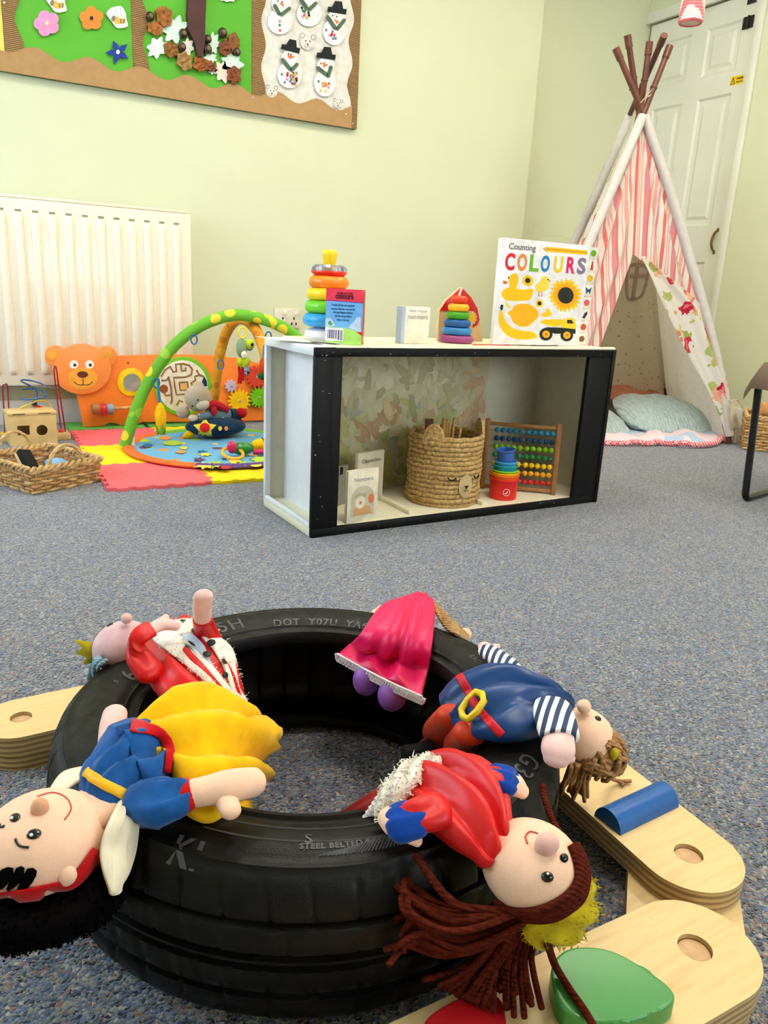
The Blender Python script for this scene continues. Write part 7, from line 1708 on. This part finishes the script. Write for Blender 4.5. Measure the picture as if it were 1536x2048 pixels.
for i, (c, w_, h, rgb, l) in enumerate(((s2(300, 220), 18, 19, (170, 104, 44), 'big curled brown leaf at the top left'), (s2(190, 380), 17, 12, (176, 108, 46), 'torn brown leaf just under the big curled one'), (s2(390, 640), 16, 14, (150, 98, 42), 'folded brown leaf left of the trunk foot'), (s2(560, 790), 16, 17, (172, 132, 72), 'olive dry leaf under the trunk'), (s2(770, 820), 18, 15, (160, 92, 30), 'ragged brown leaf at the trunk tip'), (s2(890, 850), 11, 10, (140, 78, 42), 'small curled brown leaf right of the trunk tip'), (s2(1080, 620), 14, 15, (140, 76, 36), 'dark folded leaf on the right side'), (s2(1190, 540), 13, 17, (150, 84, 42), 'long curled leaf on the right side'), (s2(1190, 970), 16, 16, (142, 74, 36), 'ragged brown leaf at the bottom right'))): dry(l + ' of the autumn panel', c, w_, h, rgb, i * 3.7 + 1)
for i, (c, r, l) in enumerate(((s2(130, 210), 8.5, 'conker at the far left by the curled leaf'), (s2(555, 430), 8.5, 'conker just left of the trunk'), (s2(540, 600), 8, 'conker with a stalk low on the left of the trunk'), (s2(870, 500), 7.5, 'upper conker right of the trunk'), (s2(868, 628), 8.5, 'lower conker right of the trunk'), (s2(1060, 420), 9, 'topmost conker on the right'), (s2(1240, 665), 7.5, 'tan conker at the far right by the leaves'))):
    p = aY(c[0], c[1], YI - .012); m_ = mpp(p) * r; k = MB(); k.ball(p, (m_, m_ * .8, m_ * 1.05), 16, 12); t = T('conker', l, 'conker', p, group='conkers on the board'); k.build('nut', M('conker_brown', (66, 46, 36), rough=.3, var=.2), t, world=True); k = MB(); k.ball(p + V((m_ * .1, -m_ * .72, m_ * .05)), (m_ * .5, m_ * .14, m_ * .5), 12, 8); k.build('scar', M('conker_tan', (130, 100, 80), rough=.6), t, world=True)
# snowmen
HATM = M('black_card', (26, 30, 32), rough=.8); SCF = M('scarf_felt', (86, 108, 88), rough=.9); NOSE = M('orange_card', (240, 120, 50), rough=.7); SNW = M('snow_card', (238, 236, 238), rough=.7)
POM = [M('pom_%d' % i, c, rough=.9) for i, c in enumerate(((40, 40, 44), (232, 90, 110), (246, 200, 70), (70, 150, 80), (240, 140, 60), (236, 160, 180), (110, 130, 170), (200, 40, 70)))]
def snowman(label, body, head, hat, sL, sR, nose, eyes, poms):
    c = s3(*body[:2]); t = T('paper_snowman', label, 'paper snowman', aY(c[0], c[1], YI), group='paper snowmen')
    e = lambda b_, n_=28: [s3(b_[0] + b_[2] * math.cos(2 * PI * i / n_), b_[1] + b_[3] * math.sin(2 * PI * i / n_)) for i in range(n_)]
    cut(e(body), .004).build('body', SNW, t, world=True); oh = cut(e(head), .002, .004).build('head', SNW, t, world=True)
    if hat:
        x, y, a = hat; R2 = lambda px, py: s3(x + px * math.cos(a) - py * math.sin(a), y + px * math.sin(a) + py * math.cos(a))
        cut([R2(-125, 30), R2(-125, -35), R2(-70, -40), R2(-45, -125), R2(45, -130), R2(75, -40), R2(125, -40), R2(125, 30)], .003, .0062).build('hat', HATM, t, world=True)
    for p0, p1 in (sL, sR):
        d = V((p1[0] - p0[0], p1[1] - p0[1])).normalized(); n2 = V((-d.y, d.x)) * 24; cut([s3(p0[0] + n2.x, p0[1] + n2.y), s3(p0[0] - d.x * 18, p0[1] - d.y * 18), s3(p0[0] - n2.x, p0[1] - n2.y), s3(p1[0] - n2.x, p1[1] - n2.y), s3(p1[0] + d.x * 14, p1[1] + d.y * 14), s3(p1[0] + n2.x, p1[1] + n2.y)], .003, .0066).build('scarf', SCF, t, world=True)
    cut([s3(*p) for p in nose], .002, .0064).build('nose', NOSE, oh, world=True)
    for p in eyes: MB().ball(aY(*s3(*p), YI - .0065), .0035, 8, 6).build('eye', INK, oh, world=True)
    for i, (x, y, ci) in enumerate(poms): MB().ball(aY(*s3(x, y), YI - .006), .0056, 8, 6).build('pompom', POM[ci], t, world=True)
random.seed(3)
snowman('paper snowman without visible hat at the top left of the white panel', (330, 290, 165, 170), (345, 60, 130, 120), None, ((250, 75), (320, 195)), ((455, 115), (340, 205)), [(320, 50), (360, 40), (380, 105)], [(308, 15), (362, 25)], [(330, 280, 5), (330, 335, 3), (335, 405, 1)])
snowman('paper snowman cut off at the top middle of the white panel', (720, 190, 165, 165), (730, -40, 120, 110), None, ((600, -10), (690, 130)), ((805, 45), (715, 135)), [(690, -60), (730, -70), (745, -10)], [(690, -90), (740, -85)], [(625, 105, 0), (640, 145, 3), (660, 195, 1), (690, 230, 2), (715, 170, 0), (722, 205, 0), (640, 220, 5), (665, 150, 3)])
snowman('paper snowman with top hat at the upper right of the white panel', (1055, 425, 150, 180), (1080, 250, 125, 110), (1085, 150, .16), ((955, 225), (1065, 385)), ((1185, 270), (1085, 395)), [(1045, 250), (1115, 300), (1080, 325)], [(1038, 208), (1092, 222)], [(950, 400, 6), (1030, 440, 1), (1020, 465, 7), (1060, 470, 7), (1045, 515, 6), (1078, 510, 6), (995, 470, 5), (1035, 420, 6)])
snowman('paper snowman with many pompoms at the lower left of the white panel', (460, 1000, 165, 180), (460, 780, 115, 110), (465, 660, .25), ((355, 795), (465, 930)), ((555, 860), (475, 945)), [(420, 735), (530, 760), (455, 790)], [(448, 720), (480, 728)], [(random.uniform(380, 575), random.uniform(970, 1130), random.randrange(8)) for _ in range(24)] + [(360, 990, 3)])
snowman('paper snowman with yellow pompoms at the lower right of the white panel', (930, 1110, 145, 180), (935, 880, 115, 105), (940, 760, .14), ((825, 905), (950, 1005)), ((1005, 895), (965, 1030)), [(890, 850), (920, 830), (945, 880), (910, 910)], [(880, 848), (958, 868)], [(850, 1085, 3), (905, 1110, 5), (935, 1105, 2), (960, 1120, 2), (990, 1115, 1), (915, 1150, 4), (950, 1140, 4), (875, 1205, 2), (945, 1215, 2), (980, 1165, 5)])
for i, (x, y, s, l) in enumerate(((705, 550, 1.0, 'printed animal face between the upper snowmen'), (225, 1215, .75, 'printed animal face in the lower left corner of the white panel'), (1110, 1380, .6, 'small dark printed animal face in the lower right corner'))):
    t = T('animal_face_cutout', l, 'paper cutout', aY(*s3(x, y), YI), group='printed animal faces'); q = lambda a, b_: s3(x + a * s, y + b_ * s)
    cut([q(100 * math.cos(a), 10 + 105 * math.sin(a)) for a in [2 * PI * j / 24 for j in range(24)]], .001).build('face', WPP, t, world=True)
    for a, b_ in ((-75, -75), (75, -50)):
        MB().tube([aY(*q(a + 32 * math.cos(w_), b_ + 34 * math.sin(w_)), YI - .0015) for w_ in [2 * PI * j / 14 for j in range(14)]], .0011, 4, closed=True).build('ear_outline', GLN, t, world=True)
    for a, b_, r in ((-25, -5, 9), (30, 0, 9), (0, 45, 12)): MB().ball(aY(*q(a, b_), YI - .0015), (r * s * .0003 + .0008,) * 3, 8, 6).build('feature', GLN, t, world=True)
    MB().tube([aY(*q(a, b_), YI - .0012) for a, b_ in ((-50, 60), (-20, 95), (0, 60), (30, 100), (60, 75))], .0009, 4).build('mouth_line', GLN, t, world=True)
